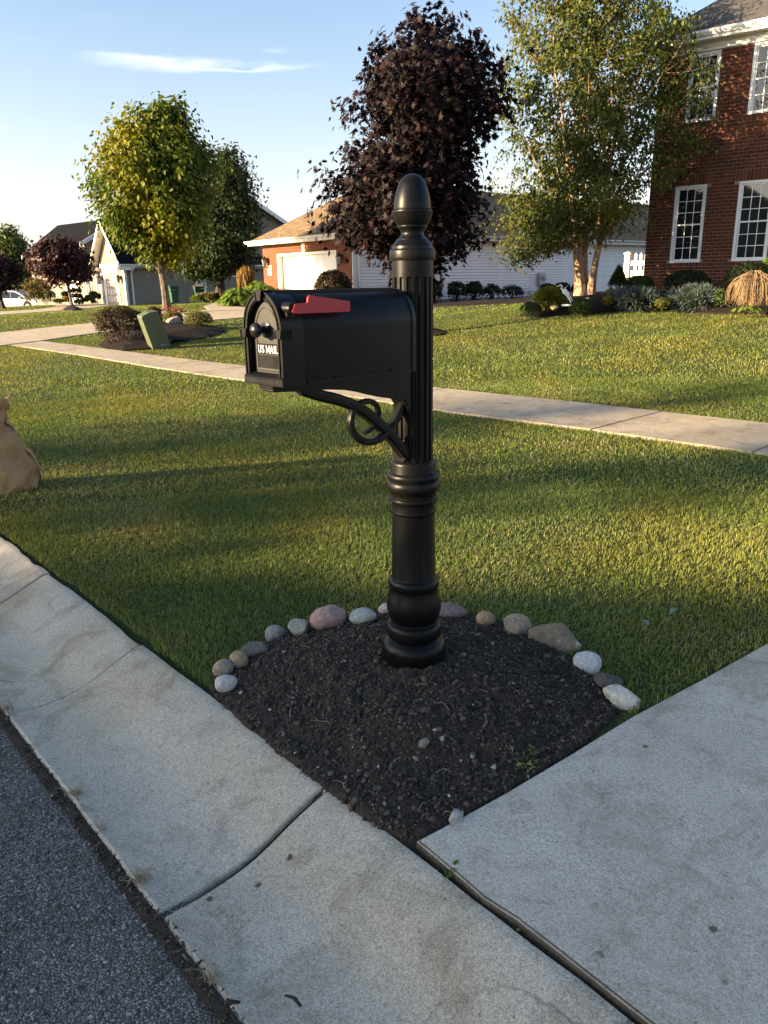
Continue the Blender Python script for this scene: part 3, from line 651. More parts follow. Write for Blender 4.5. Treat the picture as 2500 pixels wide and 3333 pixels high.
# ================================================================== GRASS (uncountable: one object per lawn)
def grass(name, rmin, rmax, dens, hgt, wid, seed, a0=-33, a1=33):
    r = np.random.default_rng(seed); area = (rmax ** 2 - rmin ** 2) / 2 * rad(a1 - a0); n = int(area * dens)
    rr = np.sqrt(r.uniform(rmin ** 2, rmax ** 2, n)); th = r.uniform(rad(a0), rad(a1), n); x = rr * np.sin(th); y = rr * np.cos(th)
    _, b = ab(x, y); k = b > 1.182 + .03 * vnoise(x, y, 8, 2)
    for poly in [NEAR_DRIVE, SIDEWALK, MOUND, FAR_DRIVE, FAR_DRIVE2] + BEDS:
        bx = [p[0] for p in poly]; by = [p[1] for p in poly]
        m = (x > min(bx)) & (x < max(bx)) & (y > min(by)) & (y < max(by))
        if m.any(): kk = np.zeros(len(x), bool); kk[m] = inpoly(x[m], y[m], poly); k &= ~kk
    for h in HOUSE_FOOT:
        k &= ~inpoly(x, y, h)
    thin = vnoise(x, y, 2.3, 9) * .6 + vnoise(x, y, .8, 10) * .4
    k &= r.random(n) < np.clip(.45 + thin * 1.3, .35, 1)
    x, y, thin = x[k], y[k], thin[k]; n = len(x); z = T(x, y) - .004
    d = np.hypot(x, y); h = hgt * r.uniform(.55, 1.25, n) * (.75 + .5 * vnoise(x, y, 1.7, 12)); w = wid * r.uniform(.7, 1.4, n)
    az = r.uniform(0, 6.28, n) + 0 * x; az = np.where(r.random(n) < .45, vnoise(x, y, 1.1, 13) * 9 + r.normal(0, .7, n), az); lean = np.abs(r.normal(.75, .5, n)); lean = np.clip(lean, .1, 1.9)
    dx, dy = np.cos(az), np.sin(az); wx, wy = -dy, dx
    t = r.normal(0, .5, n); wx, wy = wx * np.cos(t) - wy * np.sin(t), wx * np.sin(t) + wy * np.cos(t)
    P0 = np.stack([x, y, z], -1); wv = np.stack([wx, wy, np.zeros(n)], -1) * (w / 2)[:, None]
    Mi = P0 + np.stack([dx * h * .28 * lean, dy * h * .28 * lean, h * .62], -1)
    Ti = P0 + np.stack([dx * h * .95 * lean, dy * h * .95 * lean, h * np.clip(1.05 - .38 * lean, .25, 1)], -1)
    if rmin > 10: V = np.stack([P0 - wv, P0 + wv, Ti], 1).reshape(-1, 3); F = np.arange(n * 3).reshape(-1, 3); kv = 3
    else:
        V = np.stack([P0 - wv, P0 + wv, Mi + wv * .85, Mi - wv * .85, Ti], 1).reshape(-1, 3); o = (np.arange(n) * 5)[:, None]; kv = 5
        F = np.concatenate([o + np.array([[0, 1, 2]]), o + np.array([[0, 2, 3]]), o + np.array([[3, 2, 4]])])
    g = .25 + .5 * r.random((n, 1)); patch = (vnoise(x, y, .55, 15) * .5 + vnoise(x, y, 1.9, 16) * .5)[:, None]
    c = np.array([[.058, .092, .026]]) * (1 - g) + np.array([[.148, .185, .044]]) * g
    yel = np.clip((patch - .42) * 2.2, 0, .75); c = c * (1 - yel) + np.array([[.19, .175, .042]]) * yel * (.7 + .6 * g) + 0
    dead = (r.random(n) < .02 + .24 * np.clip(vnoise(x, y, 1.3, 17) - .58, 0, 1) * 2.2)[:, None]
    c = np.where(dead, np.array([[.30, .25, .13]]) * (.6 + .7 * g), c)
    if name != 'lawn_grass' or True:
        c = c * (1.2 + .5 * vnoise(x, y, .23, 18)[:, None])
    return fast(name, V, F, MT['grass'], col=np.repeat(c, kv, 0), kind='stuff')
# ================================================================== MAILBOX ON ITS POST
mail_a = rad(46.0)
EX = np.array([-math.sin(mail_a), -math.cos(mail_a)])
mbx = thing('mailbox', 'black mailbox with red flag on an ornate fluted post in the mulch mound', 'mailbox', (POST[0], POST[1], 0), math.atan2(EX[1], EX[0]))
K = MT['black']
# base column (lathe)
b = MB(); b.lathe([(.09, .12), (.1150, .19), (.1185, .212), (.1195, .232), (.1185, .248), (.1150, .262), (.1075, .2725), (.0990, .279), (.0930, .2835), (.0945, .287), (.1000, .2945), (.1012, .306), (.1010, .320), (.1000, .331), (.0965, .3385),
    (.0925, .342), (.0925, .3465), (.0885, .3495), (.0875, .354), (.0880, .358), (.0925, .368), (.0970, .382), (.1000, .397), (.1005, .412), (.0985, .428), (.0945, .446), (.0905, .462), (.0885, .475), (.0885, .481), (.0915, .486), (.0932, .494), (.0932, .503), (.0910, .512), (.0865, .518), (.0812, .5215),
    (.0800, .525), (.0760, .750), (.0762, .762), (.0800, .766), (.0815, .7715), (.0805, .777), (.0775, .780), (.0772, .789), (.0780, .802), (.0800, .806), (.0860, .810), (.0875, .815), (.0860, .8205), (.0805, .8235), (.0800, .829), (.0815, .836), (.0860, .8445), (.0890, .850), (.0920, .853), (.0950, .859), (.0957, .868), (.0945, .877), (.0915, .883), (.0885, .8855), (.0905, .890), (.0935, .896), (.0940, .9035), (.0915, .910), (.0870, .914), (.0805, .9155), (.0800, .918), (.0800, .944), (.0790, .949), (.0755, .9535), (.0690, .957), (.04, .9572)], 72)
b.build('post_base', K, mbx)
# moulding seam running down the base
sm = MB()
for z0, z1, rr in ((.30, .333, .1016), (.36, .47, .0), (.53, .755, .0), (.92, .942, .0804)):
    pr = [(.0885, .354), (.0970, .382), (.1005, .412), (.0945, .446), (.0885, .475)] if z0 == .36 else ([(.0800, .525), (.0760, .755)] if z0 == .53 else [(rr, z0), (rr, z1)])
    pr = [p for p in pr if z0 - .02 <= p[1] <= z1 + .02]; an = rad(60)
    sm = MB(); sm.tube([((r_ + .0002) * math.cos(an), (r_ + .0002) * math.sin(an), z_) for r_, z_ in pr], .0011, 5); sm.build('seam', K, mbx)
pass
# fluted shaft
nfl = 16; per = 10; v = []; f = []; zs = [.955, .957, .9575, 1.560, 1.5625, 1.577, 1.618]
for j, z in enumerate(zs):
    for i in range(nfl * per):
        u = (i % per) / per; a = 2 * math.pi * i / (nfl * per); dep = .0068 if .957 <= z <= 1.561 else 0
        fl = dep if .24 < u < .80 else (dep * .0)
        v.append(((.0672 - fl) * math.cos(a), (.0672 - fl) * math.sin(a), z))
m = nfl * per
for j in range(len(zs) - 1):
    for i in range(m): f.append((j * m + i, j * m + (i + 1) % m, (j + 1) * m + (i + 1) % m, (j + 1) * m + i))
MB().add(v, f).build('post_shaft', K, mbx)
# finial
fin = [(.04, 1.612), (.0728, 1.614), (.0742, 1.618), (.0748, 1.623), (.0748, 1.640), (.0740, 1.645), (.0715, 1.648), (.0680, 1.649), (.0678, 1.652), (.0670, 1.657), (.0640, 1.660), (.0618, 1.6635), (.0585, 1.668), (.0548, 1.672), (.0522, 1.675), (.0516, 1.6775), (.0490, 1.6785), (.0440, 1.682), (.0400, 1.686), (.0374, 1.690), (.0363, 1.6955), (.0370, 1.701), (.0400, 1.7065), (.0445, 1.711), (.0466, 1.7132), (.0477, 1.7165), (.0470, 1.719), (.0462, 1.7197), (.0490, 1.7228), (.0550, 1.731), (.0594, 1.739), (.0622, 1.7476), (.0648, 1.7572), (.0657, 1.7602), (.0650, 1.7630), (.0615, 1.7646), (.0592, 1.7652), (.0597, 1.7672), (.0596, 1.7725), (.0582, 1.7885), (.0556, 1.805), (.0510, 1.8215), (.0455, 1.838), (.0380, 1.853), (.0250, 1.8662), (.0110, 1.8718), (0, 1.8728)]
MB().lathe(fin, 64).build('finial', K, mbx)
# box body: arched shell from x=.095 to x=.60
YC, HW, ZB, ZS, ZT = .016, .087, 1.278, 1.424, 1.528
def arch(hw, zb, zs, zt, n=20, yc=YC):
    pts = [(yc - hw, zb), (yc - hw, zs)]
    for i in range(1, n): a = math.pi - math.pi * i / n; pts.append((yc + hw * math.cos(a), zs + (zt - zs) * math.sin(a)))
    return pts + [(yc + hw, zs), (yc + hw, zb)]
def loft(mb, secs, cap0=True, cap1=True, smooth=True, mi=0):
    n = len(secs[0][1]); vs = []; fs = []
    for x, poly in secs: vs += [(x, p[0], p[1]) for p in poly]
    for j in range(len(secs) - 1):
        for i in range(n): fs.append((j * n + i, j * n + (i + 1) % n, (j + 1) * n + (i + 1) % n, (j + 1) * n + i))
    if cap0: fs.append(tuple(range(n)))
    if cap1: fs.append(tuple((len(secs) - 1) * n + i for i in range(n)))
    return mb.add(vs, fs, mi, smooth)
b = MB()
loft(b, [(.108, arch(HW - .003, ZB, ZS, ZT - .004)), (.535, arch(HW - .003, ZB, ZS, ZT - .004)), (.537, arch(HW - .0042, ZB + .001, ZS, ZT - .0052)), (.541, arch(HW - .0042, ZB + .001, ZS, ZT - .0052)), (.543, arch(HW - .002, ZB, ZS, ZT - .003)), (.588, arch(HW - .002, ZB, ZS, ZT - .003))])
body = b.build('box_body', K, mbx)
b = MB(); loft(b, [(.090, arch(HW - .010, ZB + .004, ZS, ZT - .012)), (.094, arch(HW + .0005, ZB - .002, ZS, ZT)), (.108, arch(HW + .002, ZB - .003, ZS, ZT + .0015)), (.114, arch(HW - .002, ZB, ZS, ZT - .003))]); b.build('rear_rim', K, mbx)
b = MB(); b.box(.12, .60, YC - .012, YC + .012, ZT - .008, ZT + .0035); b.build('ridge_rib', K, mbx, .0015)
b = MB()
b.box(.114, .535, YC + HW - .004, YC + HW + .0015, ZB - .004, ZB + .006); b.box(.545, .602, YC + HW - .004, YC + HW + .002, ZB - .002, ZB + .007)
for x in (.20, .43): b.box(x, x + .006, YC + HW - .002, YC + HW + .003, ZB + .004, ZB + .011)
b.tube([(.606, YC + HW - .002, ZB + .018), (.606, YC + HW + .0028, ZB + .018)], .011, 16); b.build('hinge_trim', K, mbx, .0006)
# arch surround with key blocks at the front
outer, inner = arch(HW + .002, ZB + .024, ZS, ZT + .001, 24), arch(HW - .019, ZB + .024, ZS, ZT - .021, 24)
b = MB()
def ringpiece(x0, x1, i0, i1):
    for i in range(i0, i1):
        q = [outer[i], outer[i + 1], inner[i + 1], inner[i]]; b.add([(x, p[0], p[1]) for x in (x0, x1) for p in q], [(0, 3, 2, 1), (4, 5, 6, 7), (0, 1, 5, 4), (2, 3, 7, 6), (1, 2, 6, 5), (3, 0, 4, 7)])
ringpiece(.586, .617, 0, len(outer) - 1)
def lip(d0, d1, x0, x1):
    o2, i2 = arch(HW + .002 - d0, ZB + .024, ZS, ZT + .001 - d0, 24), arch(HW + .002 - d1, ZB + .024, ZS, ZT + .001 - d1, 24)
    for i in range(len(o2) - 1):
        q = [o2[i], o2[i + 1], i2[i + 1], i2[i]]; b.add([(x, p[0], p[1]) for x in (x0, x1) for p in q], [(0, 3, 2, 1), (4, 5, 6, 7), (0, 1, 5, 4), (2, 3, 7, 6), (1, 2, 6, 5), (3, 0, 4, 7)])
lip(0, .004, .617, .6205); lip(.015, .019, .617, .6205)
b.build('door_surround', K, mbx)
def key(y, z, w0, w1, h, x0=.59, x1=.626):
    k_ = MB(); k_.prism([(y - w1 / 2, z - h / 2), (y + w1 / 2, z - h / 2), (y + w0 / 2, z + h / 2), (y - w0 / 2, z + h / 2)], 'x', x0, x1)
    for (ya, yb, za, zb) in ((-.5, -.38, -.5, .5), (.38, .5, -.5, .5)):
        k_.prism([(y + w1 * ya, z - h / 2), (y + w1 * yb, z - h / 2), (y + w0 * yb, z + h / 2), (y + w0 * ya, z + h / 2)], 'x', x1, x1 + .0025)
    k_.prism([(y - w0 / 2, z + h / 2 - .004), (y + w0 / 2, z + h / 2 - .004), (y + w0 / 2, z + h / 2), (y - w0 / 2, z + h / 2)], 'x', x1, x1 + .0027)
    return k_.build('key_block', K, mbx)
key(YC, ZT - .010, .036, .022, .028); key(YC - HW + .006, ZS - .007, .033, .024, .024); key(YC + HW - .006, ZS - .007, .033, .024, .024)
# sill
b = MB(); b.prism([(.59, ZB - .004), (.618, ZB - .004), (.6255, ZB - .001), (.6255, ZB + .019), (.622, ZB + .022), (.61, ZB + .030), (.59, ZB + .030)], 'y', YC - HW - .004, YC + HW + .004)
sill = b.build('sill', MT['black'], mbx, .0015)
b = MB(); rr_ = random.Random(5)
y = YC - HW + .012
while y < YC + HW - .014:                                  # worn illegible embossing on the sill
    w = rr_.uniform(.002, .005)
    if rr_.random() < .88:
        z0 = ZB + .006 + rr_.uniform(-.0012, .0012); b.box(.6252, .6263, y, y + w, z0, z0 + rr_.uniform(.0022, .0055))
        if rr_.random() < .6: b.box(.6252, .6262, y - .001, y + w + .001, z0 + .002, z0 + .0032)
    y += w + rr_.uniform(.0004, .0016)
b.build('worn_embossing', MT['tire'], sill)
# door
DH, DZ0, DZT = HW - .020, ZB + .030, ZT - .024
b = MB(); loft(b, [(.588, arch(DH, DZ0, ZS, DZT)), (.6005, arch(DH, DZ0, ZS, DZT))], smooth=False); door = b.build('door', MT['black_door'], mbx)
def archring(o_hw, o_zb, o_zt, w, x0, x1, name, mat, par, zs=ZS):
    o2 = arch(o_hw, o_zb, zs, o_zt, 24); i2 = arch(o_hw - w, o_zb + w, zs, o_zt - w, 24); k_ = MB(); n = len(o2)
    for i in range(n):
        j = (i + 1) % n; q = [o2[i], o2[j], i2[j], i2[i]]
        k_.add([(x, p[0], p[1]) for x in (x0, x1) for p in q], [(0, 3, 2, 1), (4, 5, 6, 7), (0, 1, 5, 4), (2, 3, 7, 6), (1, 2, 6, 5), (3, 0, 4, 7)])
    return k_.build(name, mat, par)
archring(DH - .010, DZ0 + .006, DZT - .011, .006, .6003, .6028, 'door_bead', MT['black_door'], door)
b = MB(); loft(b, [(.600, arch(DH - .019, 1.392, ZS, DZT - .020)), (.6022, arch(DH - .020, 1.393, ZS, DZT - .021))], smooth=False); b.build('raised_panel', MT['black_door'], door)
b = MB(); b.box(.600, .6018, YC - .054, YC + .054, 1.3585, 1.388); b.box(.600, .6018, YC - .054, YC + .054, 1.311, 1.3565); b.build('name_plate', MT['black'], door, .0007)
# lettering: slab-serif capitals built from strokes
def stroke(k_, pts, w, x0, x1):
    n = len(pts); Lf = []; Rt = []
    for i in range(n):
        p = np.array(pts[i]); t = np.array(pts[min(i + 1, n - 1)]) - np.array(pts[max(i - 1, 0)]); t = t / np.linalg.norm(t); nn = np.array([-t[1], t[0]]) * w / 2
        Lf.append(p + nn); Rt.append(p - nn)
    for i in range(n - 1):
        q = [Lf[i], Lf[i + 1], Rt[i + 1], Rt[i]]; k_.add([(x, c[0], c[1]) for x in (x0, x1) for c in q], [(0, 1, 2, 3), (4, 7, 6, 5), (0, 4, 5, 1), (1, 5, 6, 2), (2, 6, 7, 3), (3, 7, 4, 0)])
def letters(word, y0, z0, h, adv, x0, x1, name, par, mat, flip=1, thick=.17):
    G = {'U': ([[(.14, 1), (.14, .3), (.22, .1), (.38, .03), (.52, .1), (.6, .3), (.6, 1)]], [(.14, 1), (.6, 1)], .74),
         'S': ([[(.58, .74), (.55, .9), (.38, .97), (.2, .92), (.12, .76), (.18, .6), (.36, .52), (.54, .42), (.6, .24), (.52, .08), (.34, .03), (.16, .09), (.11, .26)]], [], .70),
         'M': ([[(.14, 0), (.14, 1)], [(.14, 1), (.46, .12)], [(.46, .12), (.78, 1)], [(.78, 1), (.78, 0)]], [(.14, 0), (.78, 0), (.11, 1), (.81, 1)], .94),
         'A': ([[(.10, 0), (.37, 1)], [(.37, 1), (.64, 0)], [(.2, .34), (.54, .34)]], [(.10, 0), (.64, 0)], .74),
         'I': ([[(.2, 0), (.2, 1)]], [(.2, 0), (.2, 1)], .42),
         'L': ([[(.14, 1), (.14, .04), (.56, .04), (.56, .22)]], [(.14, 1), (.12, 0)], .64),
         'W': ([[(.08, 1), (.26, .04)], [(.26, .04), (.46, .85)], [(.46, .85), (.66, .04)], [(.66, .04), (.84, 1)]], [], .94),
         '3': ([[(.12, .9), (.3, .98), (.5, .9), (.5, .64), (.28, .52), (.52, .4), (.54, .14), (.32, .03), (.1, .1)]], [], .66), '2': ([[(.12, .8), (.2, .95), (.4, .97), (.52, .8), (.46, .55), (.12, .04), (.56, .04)]], [], .68), '5': ([[(.52, .96), (.16, .96), (.13, .56), (.36, .6), (.54, .42), (.5, .14), (.3, .03), (.1, .1)]], [], .66), '1': ([[(.12, .8), (.28, .98), (.28, 0)]], [], .46), ' ': ([], [], .34)}
    k_ = MB(); y = y0
    for ch in word:
        st, se, wd = G[ch]
        for pl in st: stroke(k_, [(y + flip * p[0] * adv, z0 + p[1] * h) for p in pl], thick * adv * (1 if len(pl) > 4 or ch != 'M' else .85), x0, x1)
        for p in se: k_.box(x0, x1 - .0001, min(y + flip * (p[0] - .10) * adv, y + flip * (p[0] + .10) * adv), max(y + flip * (p[0] - .10) * adv, y + flip * (p[0] + .10) * adv), z0 + (p[1] * .94) * h, z0 + (p[1] * .94 + .065) * h)
        y += flip * wd * adv
    return k_.build(name, mat, par)
letters('US MAIL', YC - .0470, 1.3625, .0205, .0210, .6016, .6029, 'lettering', door, MT['white_ink'], 1, .10)
b = MB(); b.lathe([(0, 0), (.022, .0), (.023, .003), (.013, .0045), (.0095, .007), (.0085, .02), (.010, .024), (.0185, .028), (.0205, .033), (.0200, .038), (.0165, .044), (.009, .0485), (0, .0495)], 28)
kn = b.build('knob', MT['knob'], door); kn.location = (.602, YC - .003, 1.4265); kn.rotation_euler = (0, rad(90), 0)
# flag
b = MB(); fl = [(.598, 1.4775), (.594, 1.4835), (.590, 1.4930), (.583, 1.4965), (.548, 1.4970), (.544, 1.5000), (.543, 1.5110), (.5395, 1.5160), (.534, 1.5170), (.396, 1.4985), (.391, 1.4950), (.3905, 1.4740), (.3940, 1.4700), (.400, 1.4690), (.585, 1.4705), (.594, 1.4720)]
b.prism(fl, 'y', YC + HW + .020, YC + HW + .0265); flag = b.build('flag', MT['red'], mbx, .0012)
b = MB(); b.tube([(.590, YC + HW - .026, 1.4835), (.590, YC + HW + .012, 1.4835), (.590, YC + HW + .0195, 1.4835)], [.0165, .0165, .015], 24); b.box(.577, .603, YC + HW - .025, YC + HW + .010, 1.462, 1.4835); b.build('flag_pivot', K, mbx, .001)
# support arm, web and brace
b = MB()
arm = [(.618, 1.274), (.618, 1.262), (.612, 1.2565), (.533, 1.2505), (.422, 1.2445), (.335, 1.234), (.244, 1.213), (.205, 1.201), (.155, 1.188), (.12, 1.182), (.09, 1.174), (.075, 1.150), (.066, 1.11), (.06, 1.11), (.06, 1.274)]
b.prism(arm, 'y', YC - .034, YC + .034); b.build('support_arm', K, mbx, .003)
b = MB()
def ribbon(pts, w, t):
    pts = [Vector(p) for p in pts]; n = len(pts); vs = []; fs = []
    for i, p in enumerate(pts):
        tg = (pts[min(i + 1, n - 1)] - pts[max(i - 1, 0)]).normalized(); nn = Vector((-tg.z, 0, tg.x)); ti = t[i] if hasattr(t, '__len__') else t; wi = w[i] if hasattr(w, '__len__') else w
        for k in range(12):
            a = 2 * math.pi * k / 12; e = .55
            cx_, cy_ = math.cos(a), math.sin(a); vs.append(p + nn * (math.copysign(abs(cx_) ** e, cx_) * ti / 2) + Vector((0, 1, 0)) * (math.copysign(abs(cy_) ** e, cy_) * wi / 2))
    for i in range(n - 1):
        for k in range(12): fs.append((i * 12 + k, i * 12 + (k + 1) % 12, (i + 1) * 12 + (k + 1) % 12, (i + 1) * 12 + k))
    fs.append(tuple(range(12))); fs.append(tuple((n - 1) * 12 + k for k in reversed(range(12)))); b.add(vs, fs, 0, True)
def spline(P, n=60):
    P = np.array(P, float); m = len(P); out_ = []
    for t in np.linspace(0, m - 1, n):
        i = int(min(t, m - 2)); u = t - i; p0, p1, p2, p3 = P[max(i - 1, 0)], P[i], P[i + 1], P[min(i + 2, m - 1)]
        out_.append(.5 * ((2 * p1) + (-p0 + p2) * u + (2 * p0 - 5 * p1 + 4 * p2 - p3) * u * u + (-p0 + 3 * p1 - 3 * p2 + p3) * u ** 3))
    return [tuple(q) for q in out_]
ribbon(spline([(.50, .016, 1.252), (.465, .016, 1.240), (.42, .016, 1.2235), (.36, .016, 1.2065), (.30, .016, 1.183), (.24, .016, 1.150), (.18, .016, 1.105), (.13, .016, 1.062), (.085, .016, 1.012), (.06, .016, .985)], 40), .040, .036)
b.build('brace', K, mbx)
b = MB()
ribbon(spline([(.060, .020, 1.175), (.088, .020, 1.135), (.122, .020, 1.092), (.165, .022, 1.0665), (.205, .022, 1.0545), (.245, .022, 1.0560), (.280, .022, 1.0760), (.303, .022, 1.1080), (.305, .022, 1.1400), (.288, .022, 1.1690), (.255, .020, 1.1850), (.215, .018, 1.1830), (.187, .016, 1.1650), (.178, .014, 1.1380), (.188, .012, 1.1120), (.208, .012, 1.0930), (.238, .012, 1.0830)], 90), list(np.linspace(.030, .015, 90)), list(np.linspace(.027, .013, 90)))
b.build('scroll', K, mbx)
# mounting strap with its bolt on the shaft
b = MB(); b.prism([(-.034, .975), (-.02, .957), (.02, .957), (.034, .975), (.034, 1.03), (-.034, 1.03)], 'x', .058, .071); b.build('mounting_plate', K, mbx, .002)
b = MB(); b.lathe([(0, 0), (.011, 0), (.0115, .002), (.008, .003), (.0065, .006), (.0062, .010), (.003, .0125), (0, .0128)], 16); bo = b.build('bolt', MT['chrome'], mbx); bo.location = (.071, .004, .998); bo.rotation_euler = (0, rad(90), 0)
# ================================================================== HOUSES
def roof_plane(name, pts, mat, parent, thick=.06):
    """pts: 3 or 4 corners, first edge is the eave; gets shingle UVs"""
    P = [np.array(p, float) for p in pts]; e = P[1] - P[0]; e = e / np.linalg.norm(e); nrm = np.cross(P[1] - P[0], P[2] - P[0]); nrm /= np.linalg.norm(nrm)
    if nrm[2] < 0: nrm = -nrm
    vdir = np.cross(nrm, e)
    if vdir[2] < 0: vdir = -vdir
    me = bpy.data.meshes.new(name); n = len(P); vs = [tuple(p) for p in P] + [tuple(p - nrm * thick) for p in P]
    fs = [tuple(range(n)), tuple(range(2 * n - 1, n - 1, -1))] + [(i, i + n, (i + 1) % n + n, (i + 1) % n) for i in range(n)]
    me.from_pydata(vs, [], fs); uv = me.uv_layers.new(name='UVMap')
    for lp in me.loops:
        p = np.array(vs[lp.vertex_index]) - P[0]; uv.data[lp.index].uv = (float(p @ e), float(p @ vdir))
    me.materials.append(mat); bm = bmesh.new(); bm.from_mesh(me); bmesh.ops.recalc_face_normals(bm, faces=bm.faces); bm.to_mesh(me); bm.free()
    return link(name, me, parent)
def window(par, u0, u1, z0, z1, y, frame=.06, proud=.03, cols=3, rows=3, sashes=2, blinds=0, name='window', facing=-1):
    """double-hung window on a wall whose outside looks along -y (local)"""
    F_ = MT['white']; wn = MB(); d0, d1 = y - proud, y + .05
    wn.box(u0, u0 + frame, d0, d1, z0, z1); wn.box(u1 - frame, u1, d0, d1, z0, z1); wn.box(u0 + frame, u1 - frame, d0 + .002, d1, z1 - frame, z1); wn.box(u0 - .01, u1 + .01, d0 - .012, d1, z0, z0 + frame * .8)
    w = wn.build(name, F_, par, .004)
    zi0, zi1 = z0 + frame * .8, z1 - frame; ui0, ui1 = u0 + frame, u1 - frame; zm = (zi0 + zi1) / 2; s = .035
    for k in range(sashes):
        a, c = (zi0, zm + s / 2) if k == 0 else (zm - s / 2, zi1)
        if sashes == 1: a, c = zi0, zi1
        yo = y + (.022 if k == 0 else .0); m_ = MB(); m_.box(ui0, ui0 + s, yo - .012, yo + .018, a, c); m_.box(ui1 - s, ui1, yo - .012, yo + .018, a, c); m_.box(ui0 + s, ui1 - s, yo - .0115, yo + .0175, a, a + s); m_.box(ui0 + s, ui1 - s, yo - .0115, yo + .0175, c - s, c); m_.build('sash', F_, w, .003)
        gu0, gu1, gz0, gz1 = ui0 + s, ui1 - s, a + s, c - s; mt = .016
        mm = MB()
        for i in range(1, cols): x = gu0 + (gu1 - gu0) * i / cols; mm.box(x - mt / 2, x + mt / 2, yo - .004, yo + .009, gz0, gz1)
        for j in range(1, rows): q = gz0 + (gz1 - gz0) * j / rows; mm.box(gu0, gu1, yo - .003, yo + .008, q - mt / 2, q + mt / 2)
        if mm.v: mm.build('muntin', F_, w)
        for i in range(cols):
            for j in range(rows):
                p_ = MB(); p_.box(gu0 + (gu1 - gu0) * i / cols, gu0 + (gu1 - gu0) * (i + 1) / cols - .001, yo + .001, yo + .004, gz0 + (gz1 - gz0) * j / rows, gz0 + (gz1 - gz0) * (j + 1) / rows - .001); p_.build('pane', MT['glass'], w)
    if blinds:
        sh = MB(); zt = zm - s / 2 if blinds == 1 else zi1
        um = (ui0 + ui1) / 2
        for (xa, xb) in ((ui0 + .03, um - .002), (um + .002, ui1 - .03)):
            sh.box(xa, xa + .05, y + .055, y + .075, zi0 + .03, zt); sh.box(xb - .05, xb, y + .055, y + .075, zi0 + .03, zt); sh.box(xa + .05, xb - .05, y + .055, y + .075, zi0 + .03, zi0 + .12); sh.box(xa + .05, xb - .05, y + .055, y + .075, zt - .06, zt)
        sh.build('shutter', MT['shutter'], w)
        lv = MB(); q = zi0 + .13
        while q < zt - .07:
            for (xa, xb) in ((ui0 + .082, um - .052), (um + .052, ui1 - .082)): lv.obox((xa, y + .048, q), (xb - xa, 0, 0), (0, .038, .026), (0, -.003, .004))
            q += .052
        o = lv.build('louver', MT['shutter'], w); o['kind'] = 'stuff'
    return w
HOUSE_FOOT = []
# ---------- two-storey brick house on the right
_az = rad(51.7); HE = np.array([math.sin(_az), -math.cos(_az)]); HI = np.array([math.cos(_az), math.sin(_az)]); HN = np.array([-HI[0], -HI[1], 0.0])
_pw = atY(2394, 790, 20.0)
_lc = onplane(2097, 870, _pw, HN)
def h_uz(px, py, off=0.0):
    p0 = np.array(_pw) + HN * off; q = onplane(px, py, p0, HN); return float((q[:2] - _lc[:2]) @ HE), float(q[2])
HZ0 = .93
bh = thing('brick_house', 'two-storey red brick house with white windows behind the slender multi-trunk tree', 'house', (_lc[0], _lc[1], 0), math.atan2(HE[1], HE[0]))
UW = 11.0
zeave = h_uz(2400, 100, .32)[1]; _gutter = h_uz(2500, 71, .42)[1]; _frz0 = h_uz(2420, 145)[1]
W1 = (h_uz(2379, 850.7)[0], h_uz(2492.8, 849.8)[0], h_uz(2379, 850.7)[1], h_uz(2406.9, 589.6)[1])
W2 = (h_uz(2177.8, 855.2)[0], h_uz(2277.9, 853.7)[0], W1[2], W1[3])
W3 = (h_uz(2431, 372.6)[0], h_uz(2431, 372.6)[0] + (W1[1] - W1[0]), h_uz(2431, 372.6)[1], _frz0 - .005)
W4 = (h_uz(2227.5, 401)[0], h_uz(2327, 389)[0], h_uz(2325.5, 389)[1], _frz0 - .005)
OPEN = [W1, W2, W3, W4]
wall = MB()                                                            # mortar plane with holes
us = sorted({0.0, UW} | {q for w in OPEN for q in w[:2]}); zs_ = sorted({HZ0 - .6, _frz0 + .02} | {q for w in OPEN for q in w[2:]})
for i in range(len(us) - 1):
    for j in range(len(zs_) - 1):
        um, zm = (us[i] + us[i + 1]) / 2, (zs_[j] + zs_[j + 1]) / 2
        if any(w[0] < um < w[1] and w[2] < zm < w[3] for w in OPEN): continue
        wall.add([(us[i], 0, zs_[j]), (us[i + 1], 0, zs_[j]), (us[i + 1], 0, zs_[j + 1]), (us[i], 0, zs_[j + 1])], [(0, 1, 2, 3)])
for w in OPEN:
    wall.add([(w[0], 0, w[2]), (w[1], 0, w[2]), (w[1], .14, w[2]), (w[0], .14, w[2])], [(0, 1, 2, 3)]); wall.add([(w[0], 0, w[3]), (w[1], 0, w[3]), (w[1], .14, w[3]), (w[0], .14, w[3])], [(0, 1, 2, 3)])
    wall.add([(w[0], 0, w[2]), (w[0], 0, w[3]), (w[0], .14, w[3]), (w[0], .14, w[2])], [(0, 1, 2, 3)]); wall.add([(w[1], 0, w[2]), (w[1], 0, w[3]), (w[1], .14, w[3]), (w[1], .14, w[2])], [(0, 1, 2, 3)])
wl = wall.build('wall', MT['mortar'], bh)
sidew = MB(); sidew.add([(0, 0, HZ0 - .6), (0, 9, HZ0 - .6), (0, 9, _frz0), (0, 0, _frz0)], [(0, 1, 2, 3)]); sidew.add([(0, 9, HZ0 - .6), (UW, 9, HZ0 - .6), (UW, 9, _frz0), (0, 9, _frz0)], [(0, 1, 2, 3)]); sidew.add([(UW, 0, HZ0 - .6), (UW, 9, HZ0 - .6), (UW, 9, _frz0), (UW, 0, _frz0)], [(0, 1, 2, 3)])
sidew.build('side_wall', MT['brickwall'], bh)
rm = MB(); rm.box(.2, UW - .2, .9, .95, HZ0, _frz0); rm.build('inner_partition', MT['iron'], bh)
